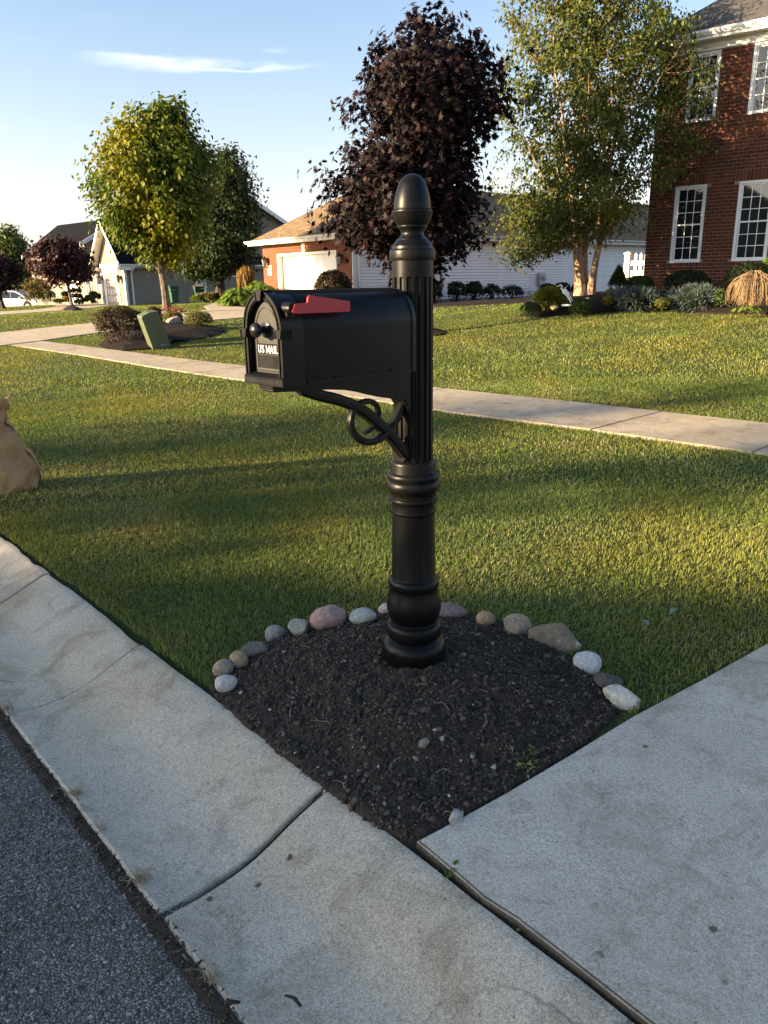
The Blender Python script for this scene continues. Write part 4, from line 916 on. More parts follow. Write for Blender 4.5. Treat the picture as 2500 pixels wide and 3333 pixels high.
# bricks: running bond, soldier rows over and under the windows
CH, BL, JT = .0813, .197, .013
BR = []                                                                # (u0,u1,z0,z1)
def cutspan(u0, u1, z0, z1, holes):
    segs = [(u0, u1)]
    for h in holes:
        if h[3] <= z0 + .003 or h[2] >= z1 - .003: continue
        ns = []
        for a, c in segs:
            if h[1] <= a or h[0] >= c: ns.append((a, c)); continue
            if a < h[0]: ns.append((a, h[0]))
            if c > h[1]: ns.append((h[1], c))
        segs = ns
    return [(a, c) for a, c in segs if c - a > .025]
SOLD = []
_q0 = HZ0 - .35
def _up(z): return _q0 + math.ceil((z - _q0) / CH - 1e-6) * CH
def _dn(z): return _q0 + math.floor((z - _q0) / CH + 1e-6) * CH
for w in (W1, W2): SOLD.append((w[0] - .1, w[1] + .1, w[3], _up(w[3] + .18)))
for w in (W1, W2, W3, W4): SOLD.append((w[0] - .06, w[1] + .06, _dn(w[2] - .07), w[2]))
row = 0; z = HZ0 - .35; UV_ = 6.6
while z < _frz0 - .02:
    off = 0 if row % 2 else BL / 2; u = -off
    while u < UV_:
        a, c = max(u, 0), min(u + BL, UV_)
        if c - a > .03:
            for sa, sc_ in cutspan(a, c, z, z + CH, OPEN + SOLD): BR.append((sa + JT / 2 if sa > 0 else sa, sc_ - JT / 2, z + JT / 2, min(z + CH - JT / 2, _frz0)))
        u += BL
    z += CH; row += 1
for s_ in SOLD:
    n = max(1, round((s_[1] - s_[0]) / CH)); st_ = (s_[1] - s_[0]) / n
    for i in range(n): BR.append((s_[0] + i * st_ + JT / 2, s_[0] + (i + 1) * st_ - JT / 2, s_[2] + JT / 2, s_[3] - JT / 2))
BR = [q for q in BR if q[1] - q[0] > .012 and q[3] - q[2] > .012]
def br_dist(q):
    p = _lc[:2] + HE * q[0]; return math.hypot(p[0], p[1]) + 30 * (0 if q[0] < 5.35 else 1) + abs(q[2] - 2.2) * .01
BR.sort(key=br_dist)
rb = random.Random(2); meshes = {}
def brick_mesh(w, h, k):
    key_ = (round(w, 2), round(h, 3), k)
    if key_ not in meshes:
        m_ = MB(); m_.box(0, w, 0, .03, 0, h); o = m_.build('brick', MT['brick'], None, .0035, 1); meshes[key_] = o.data; bpy.data.objects.remove(o)
    return meshes[key_]
for q in BR[:300]:
    o = link('brick', brick_mesh(q[1] - q[0], q[3] - q[2], 0), wl); o.location = (q[0], -.0135 + rb.uniform(-.003, .003), q[2])
m_ = MB()
for q in BR[300:]: m_.box(q[0], q[1], -.0135 + rb.uniform(-.003, .003), .01, q[2], q[3])
o = m_.build('brick_courses', MT['brick'], wl); o['kind'] = 'stuff'
window(bh, *W1[:2], W1[2], W1[3], .06, .065, .045, 3, 3, 2, 1); window(bh, *W2[:2], W2[2], W2[3], .06, .065, .045, 3, 3, 2, 1)
window(bh, *W3[:2], W3[2], W3[3], .06, .065, .045, 3, 2, 2, 0); window(bh, *W4[:2], W4[2], W4[3], .06, .065, .045, 3, 2, 2, 0)
tr = MB(); tr.box(-.03, UW, -.035, .05, _frz0, zeave - .05); tr.box(-.06, UW, -.06, .05, zeave - .16, zeave - .05); tr.build('frieze_board', MT['white_warm'], bh, .006)
sf = MB(); sf.box(-.34, UW, -.34, .3, zeave - .05, zeave - .02); sf.box(-.36, UW, -.362, -.335, zeave - .06, zeave + .13); sf.build('soffit', MT['white_warm'], bh)
gt = MB(); gp = [(-.36, zeave + .0), (-.40, zeave + .005), (-.425, zeave + .04), (-.45, zeave + .075), (-.455, zeave + .125), (-.445, zeave + .125), (-.44, zeave + .10), (-.365, zeave + .10)]
gt.prism(gp, 'x', -.40, UW); gt.build('gutter', MT['gutter'], bh)
zr0 = zeave + .10; ov = .42; rise = (9 + 2 * ov) / 2 * .72
roof_plane('roof', [(-ov, -ov, zr0), (UW, -ov, zr0), (UW - .2, 4.5, zr0 + rise), (4.5, 4.5, zr0 + rise)], MT['sh_gray'], bh)
roof_plane('roof', [(-ov, 9 + ov, zr0), (-ov, -ov, zr0), (4.5, 4.5, zr0 + rise)], MT['sh_gray'], bh)
roof_plane('roof', [(UW, 9 + ov, zr0), (-ov, 9 + ov, zr0), (4.5, 4.5, zr0 + rise), (UW - .2, 4.5, zr0 + rise)], MT['sh_gray'], bh)
def foot(o_xy, ex, ei, u0, u1, d0, d1): return [tuple(np.array(o_xy) + ex * u + ei * d) for u, d in ((u0, d0), (u1, d0), (u1, d1), (u0, d1))]
HOUSE_FOOT.append(foot(_lc[:2], HE, HI, -.1, UW, -.1, 9))
# ---------- brick-fronted garage house in the middle
_ag = rad(38.0); GE = np.array([math.sin(_ag), -math.cos(_ag)]); GI = np.array([math.cos(_ag), math.sin(_ag)]); GN = np.array([-GI[0], -GI[1], 0.0])
_pg = atY(1000, 960, 33.0)
_gl = onplane(858, 880, _pg, GN)
def g_uz(px, py, off=0.0): q = onplane(px, py, np.array(_pg) + GN * off, GN); return float((q[:2] - _gl[:2]) @ GE), float(q[2])
gh = thing('garage_house', 'white-sided house with an orange brick garage front and brown hipped roof', 'house', (_gl[0], _gl[1], 0), math.atan2(GE[1], GE[0]))
GWd = g_uz(1149, 880)[0]; ge = g_uz(900, 783, 0)[1]; gz0 = .45
dl, dr = g_uz(903, 880)[0], g_uz(1096, 880)[0]; dtop = g_uz(1000, 820)[1]; GL = 30.0
_gut = g_uz(940, 760, .45)[1]
wb = MB()
for (u0, u1, z0, z1) in ((0, dl, gz0, ge), (dr, GWd, gz0, ge), (dl, dr, dtop + .24, ge)): wb.add([(u0, 0, z0), (u1, 0, z0), (u1, 0, z1), (u0, 0, z1)], [(0, 1, 2, 3)])
wb.add([(dl, 0, gz0), (dl, .22, gz0), (dl, .22, dtop), (dl, 0, dtop)], [(0, 1, 2, 3)]); wb.add([(dr, 0, gz0), (dr, .22, gz0), (dr, .22, dtop), (dr, 0, dtop)], [(0, 1, 2, 3)])
wb.add([(0, 0, gz0), (0, GL, gz0), (0, GL, ge), (0, 0, ge)], [(0, 1, 2, 3)])
wb.build('brick_front', MT['brickwall'], gh)
sb = MB(); sb.add([(dl, 0, dtop), (dr, 0, dtop), (dr, 0, dtop + .24), (dl, 0, dtop + .24)], [(0, 1, 2, 3)])
for i in range(int((dr - dl + .3) / .0677)): sb.box(dl - .15 + i * .0677 + .005, dl - .15 + (i + 1) * .0677 - .005, -.008, .004, dtop + .012, dtop + .232)
sb.build('soldier_course', MT['soldier'], gh)
kb = MB(); um = (dl + dr) / 2 - .05; kb.prism([(um - .09, dtop + .0), (um + .09, dtop + .0), (um + .14, dtop + .34), (um - .14, dtop + .34)], 'y', -.05, .01); kb.build('keystone', MT['plate'], gh, .008)
tj = MB(); tj.box(dl, dl + .10, .01, .24, gz0, dtop); tj.box(dr - .10, dr, .01, .24, gz0, dtop); tj.box(dl + .1, dr - .1, .012, .24, dtop - .10, dtop); tj.build('door_jamb', MT['white_warm'], gh)
gd = MB(); gd.box(dl + .1, dr - .1, .222, .26, gz0, dtop - .1); gdo = gd.build('garage_door', MT['white_warm'], gh)
pn = MB(); nrow, ncol = 4, 8; gh_ = (dtop - .1 - (.56)) / nrow; gw_ = (dr - dl - .2) / ncol
for j in range(nrow):
    z0 = .56 + j * gh_
    pn.box(dl + .1, dr - .1, .2195, .222, z0 + gh_ - .012, z0 + gh_ - .002)
    for i in range(ncol):
        u0 = dl + .1 + i * gw_
        p_ = MB(); p_.box(u0 + .07, u0 + gw_ - .07, .2185, .223, z0 + .09, z0 + gh_ - .11); p_.build('panel', MT['white_warm'], gdo, .004, 1)
tl = MB(); tl.box((dl + dr) / 2 + .02, (dl + dr) / 2 + .10, .205, .222, 1.02, 1.14); tl.tube([((dl + dr) / 2 + .06, .2, 1.04), ((dl + dr) / 2 + .06, .2, 1.12)], .018, 6); tl.build('handle', MT['iron'], gdo)
ob = MB(); ob.box(dl + .008, dl + .03, .08, .16, 1.62, 1.86); ob.build('door_sensor_box', MT['plate'], gh, .004)
def lantern(par, u, z, s=1.0, y=0.0):
    l = MB(); l.box(u - .06 * s, u + .06 * s, y - .03, y, z - .12 * s, z + .12 * s); l.tube([(u, y - .02, z + .05 * s), (u, y - .1 * s, z + .17 * s), (u, y - .2 * s, z + .17 * s), (u, y - .2 * s, z + .1 * s)], .016 * s, 6)
    cx_, cy_ = u, y - .2 * s
    for r0, z0, r1, z1 in ((.13, .06, .02, .19), (.135, .03, .135, .06)): l.lathe([(r0 * s, z + z0 * s), (r1 * s, z + z1 * s)], 6, 0, cx_, cy_, False)
    l.lathe([(.06 * s, z - .33 * s), (.075 * s, z - .30 * s), (.02 * s, z - .36 * s)], 6, 0, cx_, cy_, False); l.lathe([(.02 * s, z + .19 * s), (.03 * s, z + .22 * s), (0, z + .26 * s)], 6, 0, cx_, cy_, False)
    for k in range(6):
        a = 2 * math.pi * k / 6; l.tube([(cx_ + .13 * s * math.cos(a), cy_ + .13 * s * math.sin(a), z + .04 * s), (cx_ + .075 * s * math.cos(a), cy_ + .075 * s * math.sin(a), z - .3 * s)], .011 * s, 4)
    L = l.build('wall_lantern', MT['iron'], par); g_ = MB(); g_.lathe([(.068 * s, z - .29 * s), (.118 * s, z + .03 * s)], 6, 0, cx_, cy_, False); g_.build('lantern_glass', MT['lampglass'], L)
    return L
_lu, _lz = g_uz(871, 848); lantern(gh, _lu, _lz, .85); _lu, _lz = g_uz(1114, 838); lantern(gh, _lu, _lz, .85)
pu_, pz_ = g_uz(879.5, 880); np_ = MB(); np_.box(pu_ - .16, pu_ + .16, -.03, .0, pz_ - .21, pz_ + .21); npl = np_.build('number_plate', MT['plate'], gh, .008)
_lt = MB()
for i, ch in enumerate('3225'):
    pass
# digits lie on the plate (drawn in the x-z plane): build in y-z then turn
dg = letters('3225', 0, 0, .13, .098, 0, .004, 'digits', npl, MT['iron'], 1, .16); dg.rotation_euler = (0, 0, rad(-90)); dg.location = (pu_ - .125, -.030, pz_ + .0)
# the white vinyl side wall: board by board
sg = structure('x') if False else None
wall2 = MB(); wall2.add([(GWd - .02, .0, gz0 - .3), (GWd - .02, GL, gz0 - .3), (GWd - .02, GL, ge), (GWd - .02, 0, ge)], [(0, 1, 2, 3)]); wall2.add([(0, GL, gz0 - .3), (GWd, GL, gz0 - .3), (GWd, GL, ge), (0, GL, ge)], [(0, 1, 2, 3)])
w2 = wall2.build('side_wall', MT['siding_white'], gh)
fd = MB(); fd.box(GWd - .02, GWd + .01, .02, GL, -.1, .80); fd.build('foundation', MT['foundation'], gh)
bz = .80; bhh = .118; me_b = None
while bz < ge - .05:
    if me_b is None:
        q = MB(); q.add([(0, 0, 0), (0, GL - .3, 0), (-.018, GL - .3, bhh - .017), (-.018, 0, bhh - .017), (-.030, 0, -.004), (-.030, GL - .3, -.004)], [(0, 1, 2, 3), (0, 4, 5, 1)]); oo = q.build('siding_board', MT['siding_white'], None); me_b = oo.data; bpy.data.objects.remove(oo)
    o = link('siding_board', me_b, w2); o.location = (GWd + .026, .15, bz); bz += bhh
ct = MB(); ct.box(GWd - .005, GWd + .022, -.012, .15, gz0 - .2, ge); ct.box(GWd - .02, GWd + .022, -.016, .012, gz0 - .2, ge); ct.build('corner_trim', MT['white'], gh, .004)
dsp = MB(); dsp.box(GWd + .024, GWd + .10, .22, .32, gz0 - .1, ge + .1); dsp.build('downspout', MT['gutter'], gh, .01)
# hip roof
o_ = .45; rg = GWd / 2; rs = (rg + o_) * .60
roof_plane('roof', [(-o_, -o_, ge), (GWd + o_, -o_, ge), (rg, rg, ge + rs)], MT['sh_brown'], gh)
roof_plane('roof', [(GWd + o_, -o_, ge), (GWd + o_, GL + o_, ge), (rg, GL - rg, ge + rs), (rg, rg, ge + rs)], MT['sh_brown'], gh)
roof_plane('roof', [(-o_, GL + o_, ge), (-o_, -o_, ge), (rg, rg, ge + rs), (rg, GL - rg, ge + rs)], MT['sh_brown'], gh)
roof_plane('roof', [(GWd + o_, GL + o_, ge), (-o_, GL + o_, ge), (rg, GL - rg, ge + rs)], MT['sh_brown'], gh)
ff = MB()
ff.box(-o_, GWd + o_, -o_ - .03, -o_ + .02, ge - .17, ge - .02); ff.box(GWd + o_ - .02, GWd + o_ + .03, -o_, GL + o_, ge - .17, ge - .02); ff.box(-o_ - .03, -o_ + .02, -o_, GL + o_, ge - .17, ge - .02)
ff.box(-o_ + .02, GWd + o_ - .02, -o_ + .02, .0, ge - .16, ge - .13); ff.box(GWd + .02, GWd + o_ - .02, 0, GL, ge - .16, ge - .13); ff.build('fascia', MT['white_warm'], gh, .004)
gg = MB(); gq = [(0, -.10), (-.05, -.09), (-.085, -.04), (-.12, -.02), (-.125, .02), (-.11, .02), (0, .0)]
gg.prism([(-o_ - .03 + p[0], ge + p[1]) for p in gq], 'x', -o_ - .12, GWd + o_ + .12); gg.build('gutter', MT['gutter'], gh); gg = MB(); gg.prism([(GWd + o_ + .03 - p[0], ge + p[1]) for p in gq], 'y', -o_ - .1, GL + o_); gg.build('gutter', MT['gutter'], gh)
HOUSE_FOOT.append(foot(_gl[:2], GE, GI, -.1, GWd + .1, -.1, GL))
# electric meter and outlet box on the white wall
GS = np.array([GE[0], GE[1], 0]); _ps = np.array([_gl[0], _gl[1], 0]) + GS * (GWd + .02)
def w_dz(px, py): q = onplane(px, py, _ps, GS); return float((q[:2] - _ps[:2]) @ GI), float(q[2])
(d0, z1), (d1, z0) = w_dz(1749, 888), w_dz(1766, 928)
em = thing('electric_meter', 'grey electric meter box with round dial on the white siding', 'meter', (*(_ps[:2] + GI * (d0 + d1) / 2), 0), math.atan2(GE[1], GE[0]))
q = MB(); wv_ = (d1 - d0) / 2; q.box(.012, .16, -wv_, wv_, z0, z1); q.build('meter_box', MT['chrome'], em, .01)
q = MB(); q.tube([(.15, .08, z1 - .22), (.24, .08, z1 - .22), (.27, .08, z1 - .22)], [.12, .12, .09], 20); q.build('dial', MT['lampglass'], em, 0); q = MB(); q.box(.03, .10, -.07, .05, .3, z0); q.build('conduit', MT['chrome'], em, .012)
(d0, z1), (d1, z0) = w_dz(1723, 944), w_dz(1735, 959)
q = MB(); q.box(.014, .13, d0, d1, z0, z1); q.box(.014, .06, d1, d1 + .5, z0 + .14, z0 + .2); tv = q.build('utility_box', MT['gutter'], None, .01); tv.location = (_ps[0], _ps[1], 0); tv.rotation_euler = (0, 0, math.atan2(GE[1], GE[0])); tag(tv, 'small pale utility box low on the white siding left of the meter', 'utility box')
# ---------- grey house far left
_pg2 = atY(360, 960, 58.0); _ay = rad(47.0)
YE = np.array([math.sin(_ay), -math.cos(_ay)]); YI = np.array([math.cos(_ay), math.sin(_ay)]); YN = np.array([-YI[0], -YI[1], 0.])
_yl = onplane(325, 880, _pg2, YN); _yr = onplane(403, 880, _pg2, YN)
def y_uz(px, py, off=0.0): q = onplane(px, py, np.array(_pg2) + YN * off, YN); return float((q[:2] - _yl[:2]) @ YE), float(q[2])
yh = thing('grey_house', 'grey-sided house with tan gable garage and charcoal roof at the far left', 'house', (_yl[0], _yl[1], 0), math.atan2(YE[1], YE[0]))
YW = float((_yr[:2] - _yl[:2]) @ YE); ye = y_uz(396, 853)[1]; ya = y_uz(318, 711, .6)[1]; yz0 = .0; YL = 13.0
def siding(par, name, o0, du, zlo, zhi_f, L, mat, exp=.115, normal=(0, -1)):
    """joined clapboards on a wall starting at o0 running along du for L; zhi_f(t) gives the top at distance t"""
    m_ = MB(); nx, ny = normal; z = zlo
    while z < max(zhi_f(0), zhi_f(L / 2), zhi_f(L)):
        ts = [0, L / 4, L / 2, 3 * L / 4, L]
        tt = np.linspace(0, L, 61); okk = np.array([zhi_f(t) > z + exp * .5 for t in tt])
        if okk.any():
            t0, t1 = tt[okk][0], tt[okk][-1]
            a = (o0[0] + du[0] * t0, o0[1] + du[1] * t0); c = (o0[0] + du[0] * t1, o0[1] + du[1] * t1)
            m_.add([(a[0] + nx * .014, a[1] + ny * .014, z), (c[0] + nx * .014, c[1] + ny * .014, z), (c[0], c[1], z + exp - .02), (a[0], a[1], z + exp - .02), (a[0] - nx * .004, a[1] - ny * .004, z - .002), (c[0] - nx * .004, c[1] - ny * .004, z - .002)], [(0, 1, 2, 3), (0, 4, 5, 1)])
        z += exp
    o = m_.build(name, mat, par); o['kind'] = 'stuff'; return o
bx = MB(); sl = (ya - .1 - ye) / (YW / 2)
bx.add([(0, .02, yz0 - .4), (YW, .02, yz0 - .4), (YW, .02, ye), (YW / 2, .02, ya - .2), (0, .02, ye)], [(0, 1, 2, 3, 4)]); bx.add([(YW - .02, .02, yz0 - .4), (YW - .02, YL, yz0 - .4), (YW - .02, YL, ye), (YW - .02, .02, ye)], [(0, 1, 2, 3)]); bx.add([(.02, .02, yz0 - .4), (.02, YL, yz0 - .4), (.02, YL, ye), (.02, .02, ye)], [(0, 1, 2, 3)])
bx.build('wall', MT['siding_gray'], yh)
siding(yh, 'front_siding', (0, 0), (1, 0), yz0, lambda t: ye + sl * (YW / 2 - abs(t - YW / 2)) - .1, YW, MT['siding_tan'])
siding(yh, 'side_siding', (YW, 0), (0, 1), yz0, lambda t: ye + .0, YL + 4, MT['siding_gray'], .13, (1, 0))
o_ = .55
roof_plane('roof', [(YW + o_, -o_, ye + .02 - o_ * sl * .25), (YW + o_, YL, ye + .02 - o_ * sl * .25), (YW / 2, YL, ya), (YW / 2, -o_, ya)], MT['sh_dark'], yh)
roof_plane('roof', [(-o_, YL, ye + .02 - o_ * sl * .25), (-o_, -o_, ye + .02 - o_ * sl * .25), (YW / 2, -o_, ya), (YW / 2, YL, ya)], MT['sh_dark'], yh)
rk = MB(); zl = ye + .02 - o_ * sl * .25
for sgn in (0, 1):
    ux = YW + o_ if sgn else -o_
    rk.add([(ux, -o_ - .04, zl - .03), (YW / 2, -o_ - .04, ya - .02), (YW / 2, -o_ - .04, ya - .34), (ux, -o_ - .04, zl - .33), (ux, -o_ + .02, zl - .03), (YW / 2, -o_ + .02, ya - .02), (YW / 2, -o_ + .02, ya - .34), (ux, -o_ + .02, zl - .33)], [(0, 1, 2, 3), (4, 7, 6, 5), (0, 4, 5, 1), (3, 2, 6, 7), (0, 3, 7, 4), (1, 5, 6, 2)])
    rk.add([(ux, -o_ + .02, zl - .20), (YW / 2, -o_ + .02, ya - .20), (YW / 2, .05, ya - .20), (ux, .05, zl - .20)], [(0, 1, 2, 3)])
rk.box(YW - .1, YW + o_, -o_, .3, zl - .34, zl - .1); rk.box(-o_, .1, -o_, .3, zl - .34, zl - .1)
rk.build('rake_trim', MT['white_warm'], yh)
gt = MB(); gt.prism([(YW + o_ + p[0] * -1, zl + .03 + p[1] * 1.4) for p in gq], 'y', -o_, YL); gt.box(YW + .02, YW + o_, .05, YL, zl - .2, zl - .17); gt.build('gutter', MT['gutter'], yh)
ct = MB(); ct.box(YW - .16, YW + .02, -.022, .0, yz0 - .1, ye); ct.box(YW, YW + .03, -.022, .16, yz0 - .1, ye); ct.build('corner_trim', MT['white'], yh)
ct = MB(); ct.box(0, .18, -.022, .0, yz0 - .1, ye); ct.build('corner_trim', MT['white'], yh)
ds = MB(); ds.tube([(YW + o_ - .05, .5, zl - .05), (YW + o_ - .1, .5, zl - .25), (YW + .1, .5, zl - .5), (YW + .08, .5, zl - .8), (YW + .08, .5, .05)], .07, 8); ds.build('downspout', MT['gutter'], yh)
(d0, z1), (d1, z0) = y_uz(343, 889), y_uz(389, 986)
gj = MB(); gj.box(d0 - .3, d0, -.05, .05, yz0, z1); gj.box(d1, d1 + .3, -.05, .05, yz0, z1); gj.box(d0 - .35, d1 + .35, -.06, .06, z1, z1 + .5); gj.box(d0 - .45, d1 + .45, -.12, .06, z1 + .5, z1 + .6); gj.build('door_surround', MT['white_warm'], yh)
gk = MB(); um = (d0 + d1) / 2; gk.prism([(um - .1, z1 + .0), (um + .1, z1 + .0), (um + .18, z1 + .5), (um - .18, z1 + .5)], 'y', -.10, -.05); gk.build('keystone', MT['white'], yh)
gd2 = MB(); gd2.box(d0, d1, .0, .05, yz0, z1); gdo2 = gd2.build('garage_door', MT['white_warm'], yh)
for j in range(3):
    for i in range(4):
        p_ = MB(); w_ = (d1 - d0) / 4; h_ = (z1 - z0) / 4; p_.box(d0 + i * w_ + .1, d0 + (i + 1) * w_ - .1, -.012, .003, z0 + j * h_ + .1, z0 + (j + 1) * h_ - .08); p_.build('panel', MT['white_warm'], gdo2, .004, 1)
for i in range(4):                                                       # arched lights in the top row
    w_ = (d1 - d0) / 4; h_ = (z1 - z0) / 4; zb = z0 + 3 * h_ + .1; u0, u1 = d0 + i * w_ + .12, d0 + (i + 1) * w_ - .1; zt = z1 - .12 - (.18 if i in (0, 3) else 0); zc = [zb, zb]
    prof = [(u0, zb), (u1, zb), (u1, zt - (.2 if i in (1, 3) else .02)), ((u0 + u1) / 2, zt), (u0, zt - (.2 if i in (0, 2) else .02))]
    p_ = MB(); p_.prism(prof, 'y', -.014, .004); pa = p_.build('pane', MT['shutter'], gdo2)
    mm = MB(); mm.box((u0 + u1) / 2 - .02, (u0 + u1) / 2 + .02, -.02, -.013, zb, zt); mm.box(u0, u1, -.0195, -.0135, (zb + zt) / 2 - .02, (zb + zt) / 2 + .02); mm.build('muntin', MT['white'], gdo2)
lantern(yh, d1 + .55, z1 - .35, 1.1); lantern(yh, d0 - .55, z1 - .35, 1.1)
vu, vz = y_uz(344, 795); vn = MB(); vn.lathe([(.0, -.07), (.30, -.07), (.42, -.02), (.42, .02), (.3, .03)], 8, 0, 0, 0, False); vo_ = vn.build('gable_vent', MT['white'], yh); vo_.rotation_euler = (rad(90), 0, 0); vo_.location = (YW / 2, -.03, ya - 2.0); vo_.scale = (1, 1.5, 1)
# left body (ridge along the street), tall gabled block behind, small gable facing the neighbour
def gable_block(u0, u1, d0, d1, zw, pitch, names, zlow=-.6, over=.5, right_siding=True):
    dm = (d0 + d1) / 2; zr = zw + (d1 - d0) / 2 * pitch; b_ = MB()
    for u in (u0, u1): b_.add([(u, d0, zlow), (u, d1, zlow), (u, d1, zw), (u, dm, zr - .15), (u, d0, zw)], [(0, 1, 2, 3, 4)])
    b_.add([(u0, d0, zlow), (u1, d0, zlow), (u1, d0, zw), (u0, d0, zw)], [(0, 1, 2, 3)]); b_.add([(u0, d1, zlow), (u1, d1, zlow), (u1, d1, zw), (u0, d1, zw)], [(0, 1, 2, 3)])
    b_.build(names[0], MT['siding_gray'], yh); dz = .5 * pitch
    if right_siding: siding(yh, names[1], (u1 + .005, d0), (0, 1), zw - 2.6, lambda t: zw + pitch * ((d1 - d0) / 2 - abs(t - (d1 - d0) / 2)) - .15, d1 - d0, MT['siding_gray'], .13, (1, 0))
    roof_plane('roof', [(u0 - over, d0 - .5, zw - dz), (u1 + over, d0 - .5, zw - dz), (u1 + over, dm, zr), (u0 - over, dm, zr)], MT['sh_dark'], yh)
    roof_plane('roof', [(u1 + over, d1 + .5, zw - dz), (u0 - over, d1 + .5, zw - dz), (u0 - over, dm, zr), (u1 + over, dm, zr)], MT['sh_dark'], yh)
    for ux in (u1 + over, u0 - over):
        for dd_ in (d0 - .5, d1 + .5):
            k_ = MB(); k_.add([(ux + e, q, z) for e in (-.04, .05) for q, z in ((dd_, zw - dz - .02), (dm, zr - .02), (dm, zr - .34), (dd_, zw - dz - .34))], [(0, 1, 2, 3), (4, 7, 6, 5), (0, 4, 5, 1), (3, 2, 6, 7), (0, 3, 7, 4), (1, 5, 6, 2)]); k_.build('rake_trim', MT['white'], yh)
def s_u(px, py, u): q = onplane(px, py, np.array([_yl[0], _yl[1], 0]) + YS * u, YS); return float((q[:2] - _yl[:2]) @ YI), float(q[2])
YS = np.array([YE[0], YE[1], 0])
_ru, _rz = y_uz(189, 733, -6.0); MX0 = _ru + .4; MY0 = 2.8
gable_block(MX0, .0, 2.8, 9.2, _rz - 3.2 * .72, .72, ('main_wall', 'main_siding'), right_siding=False)
gable_block(-9.0, YW + .02, 5.0, 16.2, 5.62, .475, ('block_wall', 'gable_siding'))
(_c0, _z0), (_c1, _z1) = s_u(256, 783, -3.2), s_u(311, 749, -3.2); _pc = min(max((_z1 - _z0) / max(_c1 - _c0, .3), .4), .9)
gable_block(-6.2, -3.2, _c0 + .4, _c0 + .4 + (_c1 - _c0) * 2.4, _z0 + .15, _pc, ('wing_wall', 'wing_siding'), zlow=_z0 - 2.2, over=.3)
mz = _rz - 3.2 * .72
siding(yh, 'entry_siding', (MX0, MY0 - .01), (1, 0), -.3, lambda t: mz, -MX0, MT['siding_gray'], .13, (0, -1))
# entry: white door with fan light, sidelights and post
eu, ez = y_uz(247, 940, -2.8)[0], -.15
q = MB(); q.box(eu - .75, eu + .75, MY0 - .08, MY0 - .01, ez, ez + 2.75); q.build('door_surround', MT['white'], yh); q = MB(); q.box(eu - .48, eu + .48, MY0 - .1, MY0 - .07, ez, ez + 2.3); dd = q.build('front_door', MT['white'], yh)
q = MB()
for k in range(5):
    a0, a1 = math.pi * k / 5 + .06, math.pi * (k + 1) / 5 - .06; q.prism([(eu + .08 * math.cos(a0), ez + 1.78 + .08 * math.sin(a0)), (eu + .34 * math.cos(a0), ez + 1.78 + .34 * math.sin(a0)), (eu + .34 * math.cos(a1), ez + 1.78 + .34 * math.sin(a1)), (eu + .08 * math.cos(a1), ez + 1.78 + .08 * math.sin(a1))], 'y', MY0 - .115, MY0 - .09)
q.build('fan_light', MT['glass'], dd)
for ux in (eu + 2.4, eu + 4.2): window(yh, ux - .5, ux + .5, .7, 2.5, MY0 - .03, .09, .05, 2, 2, 2)
q = MB(); q.box(eu + 1.5, eu + 1.7, MY0 - 1.6, MY0 - 1.4, -.2, mz - .3); q.build('porch_post', MT['white'], yh)
# side door and small window on the long grey wall
YS = np.array([YE[0], YE[1], 0]); _py = np.array([_yl[0], _yl[1], 0]) + YS * YW
def s_dz(px, py): q = onplane(px, py, _py, YS); return float((q[:2] - _py[:2]) @ YI), float(q[2])
sdo = bpy.data.objects.new('side_door', None)
(d0, z1), (d1, z0) = s_dz(630, 893), s_dz(673, 972)
q = MB(); q.box(YW + .01, YW + .06, d0, d0 + .22, z0 - .1, z1); q.box(YW + .01, YW + .06, d1 - .22, d1, z0 - .1, z1); q.box(YW + .01, YW + .065, d0, d1, z1 - .15, z1 + .05); q.build('side_door_frame', MT['white'], yh)
q = MB(); q.box(YW + .01, YW + .045, d0 + .22, d1 - .22, z0 - .1, z1 - .15); sdo_ = q.build('side_door', MT['white'], yh)
for i in range(3):
    for j in range(3):
        w_ = (d1 - d0 - .8) / 3; h_ = 1.15 / 3; p_ = MB(); p_.box(YW + .04, YW + .05, d0 + .40 + i * w_ + .03, d0 + .40 + (i + 1) * w_ - .03, z1 - 1.45 + j * h_ + .03, z1 - 1.45 + (j + 1) * h_ - .03); p_.build('pane', MT['glass'], sdo_)
(d0, z1), (d1, z0) = s_dz(751, 872), s_dz(785, 901)
q = MB(); q.box(YW + .01, YW + .07, d0, d0 + .12, z0, z1); q.box(YW + .01, YW + .07, d1 - .12, d1, z0, z1); q.box(YW + .01, YW + .07, d0, d1, z0, z0 + .12); q.box(YW + .01, YW + .07, d0, d1, z1 - .12, z1); wq = q.build('window', MT['white'], yh); q = MB(); q.box(YW + .01, YW + .03, d0 + .1, d1 - .1, z0 + .1, z1 - .1); q.build('pane', MT['glass'], wq)
HOUSE_FOOT.append(foot(_yl[:2], YE, YI, 0, YW, 0, YL + 14))
